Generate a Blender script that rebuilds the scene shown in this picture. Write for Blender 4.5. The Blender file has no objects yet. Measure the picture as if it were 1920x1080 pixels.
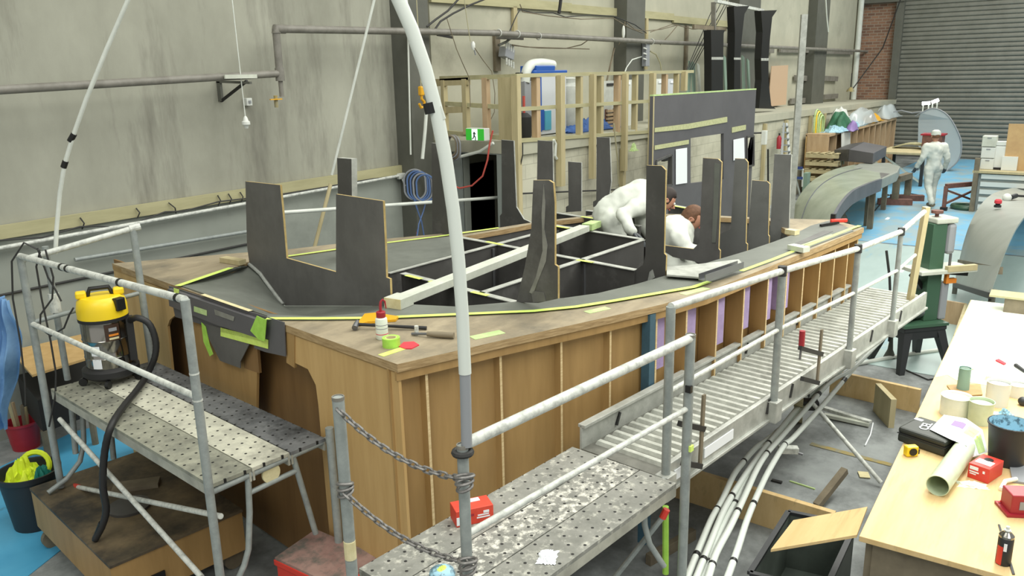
import bpy, bmesh, math, random
from math import sin, cos, pi, radians, hypot, atan2, sqrt
from mathutils import Vector as Vec, Matrix
from mathutils.geometry import tessellate_polygon
random.seed(7)
SC = bpy.context.scene
COL = SC.collection
# ---------------------------------------------------------------- camera
F = 1522.3; CAMZ = 3.2
_p, _y, _r = .25665, .9403, .02121
_f = Vec((sin(_y)*cos(_p), cos(_y)*cos(_p), -sin(_p))); _rt = Vec((cos(_y), -sin(_y), 0)); _d = _f.cross(_rt)
CR = cos(_r)*_rt + sin(_r)*_d; CD = -sin(_r)*_rt + cos(_r)*_d; CF = _f
CAM = Vec((0, 0, CAMZ))
cd = bpy.data.cameras.new('camera'); cam = bpy.data.objects.new('camera', cd); COL.objects.link(cam)
cd.sensor_width = 36; cd.lens = F/1920*36; cd.clip_end = 200; cd.clip_start = .05
M4 = Matrix((CR, -CD, -CF)).transposed().to_4x4(); M4.translation = CAM; cam.matrix_world = M4
SC.camera = cam
# photo measurements -> points of the hall (metres)
def ray(x, y): return CR*((x-960)/F) + CD*((y-540)/F) + CF
def Z(x, y, z): d = ray(x, y); return CAM + d*((z-CAMZ)/d.z)
def Y(x, y, v): d = ray(x, y); return CAM + d*(v/d.y)
def X(x, y, v): d = ray(x, y); return CAM + d*(v/d.x)
def DP(x, y, dep): return CAM + ray(x, y)*dep
def PL(x, y, P, ang):
    n = Vec((-sin(ang), cos(ang), 0)); d = ray(x, y); return CAM + d*(n.dot(Vec((P[0], P[1], 0)))/n.dot(d))
def proj(p):
    q = Vec(p)-CAM; w = q.dot(CF); return (960+F*q.dot(CR)/w, 540+F*q.dot(CD)/w, w)
def VT(p, y):        # the point straight above/below p that is seen at photo row y
    lo, hi = -1.0, 9.0
    for _ in range(50):
        m = (lo+hi)/2
        if proj((p[0], p[1], m))[1] > y: lo = m
        else: hi = m
    return Vec((p[0], p[1], lo))
def U(a): return Vec((cos(a), sin(a), 0))
UP = Vec((0, 0, 1))
# ---------------------------------------------------------------- mesh builder
class MB:
    def __init__(s): s.v = []; s.f = []; s.m = []; s.mi = 0
    def add(s, vs, fs):
        n = len(s.v); s.v += [Vec(q) for q in vs]
        for f in fs: s.f.append([n+i for i in f]); s.m.append(s.mi)
        return s
    def hexa(s, p):   # 8 points: bottom 4, top 4
        return s.add(p, [(3, 2, 1, 0), (4, 5, 6, 7), (0, 1, 5, 4), (1, 2, 6, 5), (2, 3, 7, 6), (3, 0, 4, 7)])
    def box(s, c, size, a=0, R=None):
        c = Vec(c); hx, hy, hz = [q/2 for q in size]
        if R is None: R = Matrix.Rotation(a, 3, 'Z')
        return s.hexa([c + R @ Vec(q) for q in ((-hx, -hy, -hz), (hx, -hy, -hz), (hx, hy, -hz), (-hx, hy, -hz), (-hx, -hy, hz), (hx, -hy, hz), (hx, hy, hz), (-hx, hy, hz))])
    def bar(s, a, b, w, h, up=UP):   # rectangular bar: w sideways, h along up
        a, b = Vec(a), Vec(b); t = (b-a).normalized()
        sd = t.cross(up)
        if sd.length < 1e-4: sd = t.cross(Vec((1, 0, 0)))
        sd.normalize(); u = sd.cross(t).normalized()
        x, y = sd*w/2, u*h/2
        return s.hexa([a-x-y, a+x-y, b+x-y, b-x-y, a-x+y, a+x+y, b+x+y, b-x+y])
    def prism(s, poly, ext, holes=()):
        loops = [[Vec(q) for q in poly]] + [[Vec(q) for q in h] for h in holes]
        ext = Vec(ext); flat = [q for l in loops for q in l]; n = len(flat)
        tri = tessellate_polygon(loops)
        fs = [tuple(t) for t in tri] + [tuple(n+i for i in reversed(t)) for t in tri]
        k = 0
        for l in loops:
            m = len(l)
            for i in range(m): j = (i+1) % m; fs.append((k+i, k+j, n+k+j, n+k+i))
            k += m
        return s.add(flat + [q+ext for q in flat], fs)
    def tube(s, pts, r, n=10, cap=True, ry=None):
        pts = [Vec(q) for q in pts]; m = len(pts); R = r if isinstance(r, (list, tuple)) else [r]*m
        t0 = (pts[1]-pts[0]).normalized(); ref = UP if abs(t0.z) < .9 else Vec((1, 0, 0))
        sd = t0.cross(ref).normalized(); vs = []
        for i, q in enumerate(pts):
            t = (pts[min(i+1, m-1)]-pts[max(i-1, 0)]).normalized()
            sd = (sd - t*sd.dot(t)).normalized(); u = t.cross(sd)
            for k in range(n): a = 2*pi*k/n; vs.append(q + sd*R[i]*cos(a) + u*(ry or R[i])*sin(a))
        fs = [(i*n+k, i*n+(k+1) % n, (i+1)*n+(k+1) % n, (i+1)*n+k) for i in range(m-1) for k in range(n)]
        if cap: fs += [tuple(reversed(range(n))), tuple((m-1)*n+k for k in range(n))]
        return s.add(vs, fs)
    def pipe(s, a, b, r, th=.004, n=16):   # open hollow tube
        a, b = Vec(a), Vec(b); t = (b-a).normalized(); ref = UP if abs(t.z) < .9 else Vec((1, 0, 0))
        sd = t.cross(ref).normalized(); u = t.cross(sd); vs = []
        for q, rr in ((a, r), (b, r), (b, r-th), (a, r-th)):
            for k in range(n): g = 2*pi*k/n; vs.append(q + sd*rr*cos(g) + u*rr*sin(g))
        return s.add(vs, [((i*n+k), i*n+(k+1) % n, ((i+1) % 4)*n+(k+1) % n, ((i+1) % 4)*n+k) for i in range(4) for k in range(n)])
    def lathe(s, prof, o, n=20, ax=None, a=0, squash=1, cap=True):
        o = Vec(o); vs = []; t = (Vec(ax) if ax else UP).normalized(); ref = Vec((cos(a), sin(a), 0))
        sd = ref - t*ref.dot(t); sd.normalize(); u = t.cross(sd)
        for r, z in prof:
            for k in range(n): g = 2*pi*k/n; vs.append(o + t*z + sd*r*cos(g) + u*r*sin(g)*squash)
        m = len(prof); fs = [(i*n+k, i*n+(k+1) % n, (i+1)*n+(k+1) % n, (i+1)*n+k) for i in range(m-1) for k in range(n)]
        if cap: fs += [tuple(reversed(range(n))), tuple((m-1)*n+k for k in range(n))]
        return s.add(vs, fs)
    def torus(s, o, R, r, ax=UP, n=20, k=8, long=0, la=None):   # long>0 stretches it to a chain link along la
        o = Vec(o); t = Vec(ax).normalized(); e1 = Vec(la).normalized() if la else t.orthogonal().normalized(); e2 = t.cross(e1); vs = []
        for i in range(n):
            g = 2*pi*i/n; dr = e1*cos(g) + e2*sin(g); c = o + dr*R + e1*(long if cos(g) > 0 else -long)
            for j in range(k): h = 2*pi*j/k; vs.append(c + dr*r*cos(h) + t*r*sin(h))
        return s.add(vs, [(i*k+j, ((i+1) % n)*k+j, ((i+1) % n)*k+(j+1) % k, i*k+(j+1) % k) for i in range(n) for j in range(k)])
    def grid(s, fn, nu, nv, th=None):   # fn(u,v)->point, u,v in 0..1; th = thickness vector
        vs = [Vec(fn(i/nu, j/nv)) for i in range(nu+1) for j in range(nv+1)]; w = nv+1; n = len(vs)
        fs = [(i*w+j, (i+1)*w+j, (i+1)*w+j+1, i*w+j+1) for i in range(nu) for j in range(nv)]
        if th is not None:
            th = Vec(th); vs += [q+th for q in vs]; fs += [tuple(n+i for i in reversed(f)) for f in fs]
            rim = [i*w for i in range(nu+1)] + [nu*w+j for j in range(1, w)] + [i*w+nv for i in range(nu-1, -1, -1)] + [j for j in range(nv-1, 0, -1)]
            m = len(rim); fs += [(rim[(i+1) % m], rim[i], n+rim[i], n+rim[(i+1) % m]) for i in range(m)]
        return s.add(vs, fs)
    def ball(s, c, r, n=12, m=8):
        r = r if isinstance(r, (tuple, list)) else (r, r, r); c = Vec(c)
        vs = [c+Vec((0, 0, -r[2]))]
        for i in range(1, m):
            p = -pi/2+pi*i/m
            vs += [c + Vec((r[0]*cos(p)*cos(2*pi*k/n), r[1]*cos(p)*sin(2*pi*k/n), r[2]*sin(p))) for k in range(n)]
        vs.append(c+Vec((0, 0, r[2]))); L = len(vs)-1
        fs = [(0, 1+(k+1) % n, 1+k) for k in range(n)] + [(L, L-n+k, L-n+(k+1) % n) for k in range(n)]
        fs += [(1+i*n+k, 1+i*n+(k+1) % n, 1+(i+1)*n+(k+1) % n, 1+(i+1)*n+k) for i in range(m-2) for k in range(n)]
        return s.add(vs, fs)
    def rag(s, c, w, d, h, seed, n=14, a=0, p=2.2):   # crumpled sheet heap
        rr = random.Random(seed); c = Vec(c); R = Matrix.Rotation(a, 3, 'Z')
        hs = [[rr.random() for _ in range(n+1)] for _ in range(n+1)]
        def fn(u, v):
            x, y = u-.5, v-.5; e = max(0, 1-(2*hypot(x, y))**p); q = hs[round(u*n)][round(v*n)]
            k = .82+.3*hs[round(v*n)][round(u*n)]
            return c + R @ Vec((x*w*k, y*d*k, h*(.06+e*(.35+.65*q))))
        return s.grid(fn, n, n, (0, 0, -h*.05))
    def build(s, name, mat, parent=None, smooth=False, bevel=0, sub=0, **kw):
        me = bpy.data.meshes.new(name); me.from_pydata([tuple(q) for q in s.v], [], s.f); me.validate()
        bm = bmesh.new(); bm.from_mesh(me); bmesh.ops.recalc_face_normals(bm, faces=bm.faces); bm.to_mesh(me); bm.free()
        for mm in (mat if isinstance(mat, (list, tuple)) else [mat]): me.materials.append(MT[mm] if isinstance(mm, str) else mm)
        if isinstance(mat, (list, tuple)) and len(me.polygons) == len(s.m):
            for p, i in zip(me.polygons, s.m): p.material_index = i
        o = bpy.data.objects.new(name, me); COL.objects.link(o)
        if parent: o.parent = parent
        if smooth: me.shade_smooth(); 
        if smooth and smooth != 2:
            for p in me.polygons: p.use_smooth = True
            try: me.set_sharp_from_angle(angle=radians(38))
            except Exception: pass
        if bevel:
            b = o.modifiers.new('bevel', 'BEVEL'); b.width = bevel; b.segments = 2; b.limit_method = 'ANGLE'
        if sub:
            b = o.modifiers.new('sub', 'SUBSURF'); b.levels = b.render_levels = sub
        tag(o, **kw); return o
def tag(o, label=None, cat=None, group=None, kind=None):
    if label: o['label'] = label
    if cat: o['category'] = cat
    if group: o['group'] = group
    if kind: o['kind'] = kind
    return o
EMPT = []
def thing(name, label, cat, group=None):
    o = bpy.data.objects.new(name, None); o.empty_display_size = .1; COL.objects.link(o); EMPT.append(o)
    return tag(o, label, cat, group)
def finish():    # move every thing's origin to its base
    def meshes(o):
        r = [o] if o.type in ('MESH', 'FONT') else []
        for c in o.children: r += meshes(c)
        return r
    for o in list(SC.objects):
        if o.parent or o.type not in ('MESH', 'EMPTY'): continue
        ms = [m for m in meshes(o) if m.type == 'MESH']
        if not ms: continue
        vs = [v.co for m in ms for v in m.data.vertices]
        lo = [min(v[i] for v in vs) for i in range(3)]; hi = [max(v[i] for v in vs) for i in range(3)]
        c = Vec(((lo[0]+hi[0])/2, (lo[1]+hi[1])/2, lo[2]))
        for m in ms: m.data.transform(Matrix.Translation(-c))
        def fonts(q):
            for ch in q.children:
                if ch.type == 'FONT': ch.matrix_local = Matrix.Translation(-c) @ ch.matrix_local
                fonts(ch)
        fonts(o)
        o.location = c
        def tc(q):
            for ch in q.children: tc(ch)
        tc(o)
# ---------------------------------------------------------------- materials
MT = {}
def hx(h):
    h = h.lstrip('#'); c = [int(h[i:i+2], 16)/255 for i in (0, 2, 4)]
    return tuple(q/12.92 if q <= .04045 else ((q+.055)/1.055)**2.4 for q in c)+(1,)
def mat(name, c1, c2=None, rough=.6, metal=0, scale=3, sc3=(1, 1, 1), lo=.35, hi=.65, c3=None, s3=.6, lo3=.5, hi3=.7, sc33=(1, 1, 1), bump=0, detail=4, emit=0, trans=0, alpha=1, perf=None, spec=None, rot=0, kind=None):
    m = bpy.data.materials.new(name); m.use_nodes = True; nt = m.node_tree; N = nt.nodes; L = nt.links
    b = N['Principled BSDF']; b.inputs['Roughness'].default_value = rough; b.inputs['Metallic'].default_value = metal
    if spec is not None: b.inputs['Specular IOR Level'].default_value = spec
    tc = N.new('ShaderNodeNewGeometry')
    def mp(sc):
        q = N.new('ShaderNodeMapping'); q.inputs['Scale'].default_value = sc; q.inputs['Rotation'].default_value = (0, 0, rot)
        L.new(tc.outputs['Position'], q.inputs['Vector']); return q.outputs['Vector']
    def ramp(src, a, bb, ca, cb):
        r = N.new('ShaderNodeValToRGB'); r.color_ramp.elements[0].position = a; r.color_ramp.elements[1].position = bb
        r.color_ramp.elements[0].color = ca; r.color_ramp.elements[1].color = cb; L.new(src, r.inputs['Fac']); return r.outputs['Color']
    def mix(fac, A, B):
        q = N.new('ShaderNodeMix'); q.data_type = 'RGBA'
        if fac is not None: L.new(fac, q.inputs[0])
        for s_, v in ((6, A), (7, B)):
            if isinstance(v, tuple): q.inputs[s_].default_value = v
            else: L.new(v, q.inputs[s_])
        return q.outputs[2]
    out = hx(c1); nz = None
    if c2:
        n = N.new('ShaderNodeTexNoise'); n.inputs['Scale'].default_value = scale; n.inputs['Detail'].default_value = detail; n.inputs['Roughness'].default_value = .65
        L.new(mp(sc3), n.inputs['Vector']); nz = n.outputs['Fac']; out = ramp(nz, lo, hi, hx(c1), hx(c2))
    if c3:
        n3 = N.new('ShaderNodeTexNoise'); n3.inputs['Scale'].default_value = s3; n3.inputs['Detail'].default_value = 6; n3.inputs['Roughness'].default_value = .7
        L.new(mp(sc33), n3.inputs['Vector']); f3 = ramp(n3.outputs['Fac'], lo3, hi3, (0, 0, 0, 1), (1, 1, 1, 1)); out = mix(f3, out, hx(c3))
    if kind in ('brick', 'block'):
        br = N.new('ShaderNodeTexBrick'); cx = N.new('ShaderNodeCombineXYZ'); sp = N.new('ShaderNodeSeparateXYZ'); L.new(tc.outputs['Position'], sp.inputs[0])
        L.new(sp.outputs['X' if kind == 'block' else 'Y'], cx.inputs[0]); L.new(sp.outputs['Z'], cx.inputs[1]); L.new(cx.outputs[0], br.inputs['Vector'])
        br.inputs['Scale'].default_value = 1
        if kind == 'brick':
            br.inputs['Brick Width'].default_value = .26; br.inputs['Row Height'].default_value = .1; br.inputs['Mortar Size'].default_value = .012
            br.inputs['Color1'].default_value = hx('#94715b'); br.inputs['Color2'].default_value = hx('#735749'); br.inputs['Mortar'].default_value = hx('#928678'); out = br.outputs['Color']
        else:
            br.inputs['Brick Width'].default_value = .4; br.inputs['Row Height'].default_value = .2; br.inputs['Mortar Size'].default_value = .006
            br.inputs['Color1'].default_value = (1, 1, 1, 1); br.inputs['Color2'].default_value = (.93, .93, .93, 1); br.inputs['Mortar'].default_value = (.72, .72, .72, 1)
            q = N.new('ShaderNodeMix'); q.data_type = 'RGBA'; q.blend_type = 'MULTIPLY'; q.inputs[0].default_value = 1
            L.new(out, q.inputs[6]); L.new(br.outputs['Color'], q.inputs[7]); out = q.outputs[2]
    if perf:   # rows of punched holes: perf = (angle, pitch, radius)
        r0 = N.new('ShaderNodeMapping'); r0.vector_type = 'TEXTURE'; r0.inputs['Rotation'].default_value = (0, 0, perf[0]); L.new(tc.outputs['Position'], r0.inputs['Vector'])
        tot = None
        for off in (0, .5):
            a1 = N.new('ShaderNodeVectorMath'); a1.operation = 'MULTIPLY_ADD'; L.new(r0.outputs[0], a1.inputs[0]); a1.inputs[1].default_value = (1/perf[1], 1/perf[2], 0); a1.inputs[2].default_value = (off+.11, off+.2, 0)
            fr = N.new('ShaderNodeVectorMath'); fr.operation = 'FRACTION'; L.new(a1.outputs[0], fr.inputs[0])
            sb = N.new('ShaderNodeVectorMath'); sb.operation = 'MULTIPLY_ADD'; L.new(fr.outputs[0], sb.inputs[0]); sb.inputs[1].default_value = (perf[1], perf[2], 0); sb.inputs[2].default_value = (-perf[1]/2, -perf[2]/2, 0)
            ln = N.new('ShaderNodeVectorMath'); ln.operation = 'LENGTH'; L.new(sb.outputs[0], ln.inputs[0])
            lt = N.new('ShaderNodeMath'); lt.operation = 'LESS_THAN'; L.new(ln.outputs['Value'], lt.inputs[0]); lt.inputs[1].default_value = perf[3]
            if tot is None: tot = lt.outputs[0]
            else:
                mx = N.new('ShaderNodeMath'); mx.operation = 'MAXIMUM'; L.new(tot, mx.inputs[0]); L.new(lt.outputs[0], mx.inputs[1]); tot = mx.outputs[0]
        out = mix(tot, out, (.008, .008, .008, 1))
    if isinstance(out, tuple): b.inputs['Base Color'].default_value = out
    else: L.new(out, b.inputs['Base Color'])
    if bump and nz is not None:
        bp = N.new('ShaderNodeBump'); bp.inputs['Strength'].default_value = bump; bp.inputs['Distance'].default_value = .02; L.new(nz, bp.inputs['Height']); L.new(bp.outputs[0], b.inputs['Normal'])
    if emit:
        b.inputs['Emission Strength'].default_value = emit
        if isinstance(out, tuple): b.inputs['Emission Color'].default_value = out
    if trans: b.inputs['Transmission Weight'].default_value = trans
    if alpha < 1: b.inputs['Alpha'].default_value = alpha
    MT[name] = m; return m
# ---------------------------------------------------------------- palette
BA = radians(-8)                    # heading of the boat mould in the hall
mat('conc_wall', '#a7a799', '#8c8c7f', .85, scale=.9, sc3=(1, 1, .5), lo=.32, hi=.68, c3='#66635a', s3=1.7, sc33=(1.3, 1, .22), lo3=.54, hi3=.84, bump=.05, detail=9)
mat('conc_light', '#b7b5a2', '#a6a593', .85, scale=1.2, lo=.3, hi=.7, c3='#8d8b7b', s3=.9, lo3=.56, hi3=.85)
mat('conc_low', '#959a92', '#858a82', .8, scale=.9, lo=.3, hi=.7, c3='#767a74', s3=1.2, lo3=.55, hi3=.85)
mat('conc_floor', '#9ba09f', '#797d7d', .7, scale=2.2, lo=.32, hi=.68, c3='#525554', s3=1.1, lo3=.44, hi3=.74, detail=10)
mat('block', '#c6c4b0', '#b4b29e', .85, scale=2, c3='#9b9888', s3=1, lo3=.55, hi3=.85, kind='block')
mat('brick', '#8a5f4c', kind='brick', rough=.9)
mat('roller', '#74756c', '#686960', .5, scale=2)
mat('column', '#5d5e56', '#55564e', .6, scale=3)
mat('pipe_grey', '#85827a', '#706d65', .5, scale=6)
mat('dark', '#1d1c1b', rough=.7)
mat('black', '#141414', rough=.45)
mat('rubber', '#232324', rough=.55)
mat('cable', '#2c2c2b', rough=.6)
mat('galv', '#8a918f', '#9da3a0', .5, .12, scale=18, lo=.35, hi=.7, c3='#727675', s3=5, lo3=.55, hi3=.8)
mat('galv_white', '#cfd2cb', '#a5a8a2', .5, .05, scale=22, lo=.44, hi=.68, c3='#85827a', s3=9, lo3=.62, hi3=.78)
mat('alu', '#b5b7b0', '#9b9d96', .45, .12, scale=9, c3='#83847e', s3=6, lo3=.55, hi3=.8)
mat('alu_rib', '#c4c6bd', '#a0a299', .5, .08, scale=14, lo=.3, hi=.7, c3='#7d7d75', s3=4, lo3=.52, hi3=.82)
mat('white_tube', '#d8dcd4', '#c8cdc5', .45, scale=4)
mat('fibre_tube', '#d3d9d2', rough=.4)
mat('plank_left', '#a3a392', '#7f8074', .6, .05, scale=9, lo=.3, hi=.7, c3='#54554f', s3=2.6, lo3=.46, hi3=.72, perf=(radians(84.5), .09, .115, .008))
mat('plank_right', '#8f8f88', '#75766f', .6, .05, scale=12, lo=.3, hi=.7, c3='#b9b8ad', s3=22, lo3=.52, hi3=.68, perf=(radians(-5.5), .09, .115, .0075))
mat('plank_side', '#b2b1a4', '#97968b', .55, .08, scale=8)
mat('ply', '#ab8a57', '#967747', .6, scale=5, sc3=(2, 2, .22), lo=.3, hi=.7, c3='#a18154', s3=2, lo3=.5, hi3=.8)
mat('ply_pale', '#c7a670', '#b5935d', .6, scale=5, sc3=(2, 2, .2), lo=.3, hi=.7)
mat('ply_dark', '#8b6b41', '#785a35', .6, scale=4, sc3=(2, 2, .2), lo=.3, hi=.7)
mat('ply_edge', '#dcc69a', '#c3aa7c', .65, scale=30, sc3=(.3, .3, 4))
mat('ply_deck', '#a4977e', '#887c66', .65, scale=4, sc3=(.5, 2.2, 1), lo=.3, hi=.7, c3='#6f6859', s3=2.4, lo3=.46, hi3=.72)
mat('ply_bench', '#d9bd8a', '#c8aa75', .55, scale=3, sc3=(.4, 3, 1), lo=.3, hi=.7, c3='#93815d', s3=5, lo3=.56, hi3=.85, sc33=(.35, 3, 1))
mat('ply_trolley', '#7b6a4f', '#5c523f', .6, scale=3, c3='#2f2c27', s3=1.3, lo3=.42, hi3=.62)
mat('timber', '#c0b48d', '#aa9e78', .7, scale=4, sc3=(2, 2, .3), lo=.3, hi=.7)
mat('timber_x', '#b5b08a', '#9f9a76', .7, scale=4, sc3=(.3, 2, 2), lo=.3, hi=.7)
mat('timber_pink', '#bda483', '#a78d6c', .7, scale=4, sc3=(2, 2, .3))
mat('timber_grey', '#7e7460', '#665d4c', .75, scale=4)
mat('timber_white', '#c9cdc0', '#b7bbae', .6, scale=6)
mat('foam_pale', '#d8cfa6', '#c9be92', .8, scale=20)
mat('foam_edge', '#b5a06c', '#a08b58', .8, scale=16)
mat('lilac', '#a491ba', '#9583aa', .8, scale=12)
mat('blue_steel', '#3f6274', '#375666', .5, .2, scale=8)
mat('carbon', '#62615f', '#555452', .55, scale=4, sc3=(1, 1, .4), lo=.3, hi=.7, c3='#6f6e6c', s3=1.6, lo3=.45, hi3=.75)
mat('carbon_dark', '#51504e', '#454442', .5, scale=3, lo=.3, hi=.7, c3='#62615f', s3=2.2, lo3=.52, hi3=.7)
mat('filler', '#8a8a83', '#74746e', .6, scale=8)
mat('fillet', '#a5a8a2', '#8d908b', .6, scale=14)
mat('deck_grey', '#72766f', '#62655f', .5, scale=3, lo=.3, hi=.7, c3='#555853', s3=1.4, lo3=.5, hi3=.75)
mat('grey_shell', '#999d95', '#8a8e86', .4, scale=2, lo=.3, hi=.7)
mat('green_shell', '#a5ad9c', '#8f9886', .3, scale=1.6, sc3=(1, 1, 2), lo=.35, hi=.65)
mat('shell_side', '#64666b', '#585a60', .5, scale=3)
mat('panel_grey', '#5d5c5f', '#545356', .55, scale=1.5)
mat('top_trim', '#b4b6af', '#94968f', .6, scale=9)
mat('lime', '#dcf580', '#cfe96c', .55, scale=20)
mat('lime_deep', '#a9d95a', '#9acb4c', .55, scale=20)
mat('lime_pale', '#bed596', '#a9c182', .6, scale=14)
mat('cream_strip', '#bdbf92', '#a9ab80', .7, scale=30)
mat('blue_film', '#79b4d3', '#66a6ca', .45, scale=1.2, c3='#94aab0', s3=.5, lo3=.5, hi3=.6, detail=6)
mat('blue_film_deep', '#4a9fc9', '#5cb0d6', .4, scale=1.5, c3='#46606c', s3=1.6, lo3=.62, hi3=.7)
mat('yellow', '#f0cf22', rough=.35)
mat('yellow_line', '#a08c48', '#85877a', .8, scale=10)
mat('yellow_tool', '#dba321', rough=.4)
mat('hi_vis', '#d3e62c', rough=.6)
mat('teal', '#1f7a6d', rough=.6)
mat('chrome', '#97948e', rough=.14, metal=1)
mat('steel_grey', '#77787a', rough=.35, metal=.6)
mat('label_dark', '#3c2a20', rough=.4)
mat('orange', '#d9822a', rough=.5)
mat('paper', '#e9edf0', rough=.7)
mat('white_sheet', '#eef3e6', '#e4ebd8', .5, scale=1.5)
mat('white_plastic', '#d9dcd6', rough=.4)
mat('suit', '#cfd3ca', '#c2c6bd', .75, scale=6, lo=.3, hi=.7)
mat('skin', '#b5836b', rough=.55)
mat('hair', '#6b4a33', '#553824', .7, scale=40)
mat('hair_dark', '#2a211d', rough=.7)
mat('glove', '#4a4e52', rough=.6)
mat('clear_plastic', '#eef2e9', rough=.35)
mat('frosted', '#e9efe3', '#dde5d6', .4, scale=10)
mat('green_roll', '#ccd9bd', '#bfceae', .35, scale=8)
mat('film', '#cdd6d8', rough=.15, alpha=.5, spec=.6)
mat('red', '#d23a2c', rough=.45)
mat('red_box', '#d84a35', '#c93d2b', .5, scale=10)
mat('red_cloth', '#cf3a46', rough=.7)
mat('red_dusty', '#a3867c', '#8a6b64', .75, scale=6, c3='#636059', s3=5, lo3=.5, hi3=.65)
mat('crimson', '#9d2330', rough=.4)
mat('pvc_green', '#86a89c', rough=.4)
mat('saw_green', '#3a5a45', rough=.4)
mat('bin_black', '#26282a', rough=.5)
mat('crate_black', '#4a524c', '#59625b', .45, scale=5)
mat('crate_blue', '#23326b', rough=.45)
mat('case_black', '#30342f', rough=.5)
mat('cloth_blue', '#7ba3cd', '#6790bd', .8, scale=6)
mat('tarp_blue', '#3f6db0', '#33589a', .6, scale=9)
mat('hose_blue', '#5872a0', rough=.5)
mat('machine_blue', '#2456a8', rough=.4)
mat('panel_teal', '#4f9fb8', rough=.4)
mat('machine_white', '#c7cbd0', rough=.4)
mat('grey_plastic', '#8f9296', rough=.45)
mat('hose_red', '#c4564c', rough=.5)
mat('rope', '#aaa586', rough=.8)
mat('board_green', '#7d9484', rough=.6)
mat('ply_wall', '#bfa488', rough=.7)
mat('cardboard', '#c4a373', '#b9976a', .75, scale=5)
mat('drawer', '#d4d8d2', rough=.4)
mat('drawer_grey', '#8c938f', rough=.5)
mat('rust', '#7b5347', '#65463d', .7, scale=14)
mat('green_cloth', '#2f6b4b', '#24573c', .7, scale=9)
mat('purple', '#54415e', rough=.7)
mat('violet', '#8a72a8', rough=.6)
mat('exit_green', '#2c9a2a', rough=.4, emit=.8)
mat('exit_white', '#eefaf4', rough=.4, emit=.9)
mat('lamp_white', '#ffffff', rough=.4, emit=6)
mat('chain', '#6d6b69', '#8a8885', .5, .5, scale=30)
mat('bucket_blue', '#9cc6d8', '#55707c', .5, scale=30, lo=.5, hi=.62)
mat('clear_bag', '#c6c9c2', '#b3b6b0', .5, scale=6)
mat('ladder', '#9aa0a0', rough=.4, metal=.3)
mat('plank_pale', '#d2d1bf', '#b0afa1', .6, .05, scale=8, lo=.36, hi=.7, c3='#66665e', s3=2.8, lo3=.5, hi3=.74, perf=(radians(84.5), .09, .115, .008))
mat('plank_dark', '#7e8081', '#5e6062', .6, .05, scale=8, lo=.3, hi=.7, c3='#343535', s3=3, lo3=.46, hi3=.66, perf=(radians(84.5), .09, .115, .008))
mat('plank_spotted', '#8a8a83', '#6d6e68', .6, .05, scale=12, lo=.3, hi=.7, c3='#d3d1c6', s3=26, lo3=.48, hi3=.62, perf=(radians(-5.5), .09, .115, .0075))
mat('film_grey', '#9db1ae', '#a9bcb9', .4, scale=1.4, sc3=(.6, 2, 1), c3='#7aaac0', s3=.7, sc33=(.5, 2.5, 1), lo3=.6, hi3=.7, detail=6)
mat('carbon_lite', '#737472', '#656664', .55, scale=3, lo=.3, hi=.7, c3='#575755', s3=1.8, lo3=.55, hi3=.75)
mat('board_edge', '#b79d74', '#8f7650', .65, scale=30, sc3=(.3, .3, 4))
mat('alu_base', '#77776f', '#62625b', .6, .1, scale=10)
# ---------------------------------------------------------------- shell of the hall
def S(name, mb, m, label=None, **k): return mb.build(name, m, kind='structure', label=label, **k)
S('floor', MB().box((13, -3, -.05), (42, 24, .1)), 'conc_floor')
WL = 8.0; XE = 32.8
S('wall_left', MB().box((13, WL+.15, 5.5), (42, .3, 11)), 'conc_wall')
S('wall_left_panel', MB().box((2.4, WL-.012, (Y(460, 372, WL).z)/2), (16.2, .024, Y(460, 372, WL).z)), 'conc_low')
S('wall_end', MB().box((XE+.1, 7.2, 3.3), (.2, 1.55, 6.6)), 'brick')
# light concrete bays between the columns above the mezzanine
a = Y(806, 100, WL).x
S('wall_left_bay', MB().box(((a+XE)/2, WL-.012, 5.5), (XE-a, .024, 11)), 'conc_light')
n = 0
for x0, x1 in ((764, 804), (1175, 1209), (1384, 1424), (1530, 1553), (1624, 1643)):
    A = Y(x0, 60, WL-.3).x; B = Y(x1, 60, WL-.3).x; n += 1
    S('trim_%d' % n, MB().box(((A+B)/2, WL-.15, 5.5), (B-A, .3, 11)), 'column')
# roller door: one curtain of bent slats
zt = 7.2; m = MB(); prof = []
k = 0; z = 0.02
while z < zt:
    prof += [(0, z), (.045, z+.03), (.05, z+.075), (.02, z+.115)]; z += .15
YD0, YD1 = 6.42, -13.5
vs = []
for dx, z in prof: vs += [(XE-.03-dx, YD0, z), (XE-.03-dx, YD1, z)]
q = len(prof)
vs += [(XE, YD0, 0.02), (XE, YD1, 0.02), (XE, YD0, zt), (XE, YD1, zt)]
m.add(vs, [(2*i, 2*i+1, 2*i+3, 2*i+2) for i in range(q-1)])
S('door_1', m, 'roller')
S('trim_6', MB().box((XE-.12, YD0+.12, 3.6), (.24, .26, 7.2)), 'column')
S('trim_7', MB().box((XE-.15, 7.2, 5.62), (.3, 1.6, .4)), 'column')
# blue protective film on the floor
def film(name, pts, label, m='blue_film', z=.004):
    MB().prism([Vec((p[0], p[1], z-.003)) for p in pts], (0, 0, .005)).build(name, m, label=label, cat='floor sheet')
film('floor_sheet', [(16.2, 3.6), (19.2, 4.6), (25.6, 5.4), (32.6, 5.2), (32.6, -3), (16.2, -3)], 'large blue protective sheet on the floor towards the roller door')
film('floor_sheet', [(9.2, 2.4), (12.2, 3.6), (16.1, 4.2), (16.1, -3), (9.2, -3)], 'faded grey blue protective sheet on the floor beyond the walkway', 'film_grey')
film('floor_sheet', [(1.2, 5.15), (3.2, 6.1), (4.1, 7.3), (3.3, 7.6), (1.0, 7.0), (-.5, 6.2)], 'blue plastic sheet on the floor around the black bin', 'blue_film_deep')
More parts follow.
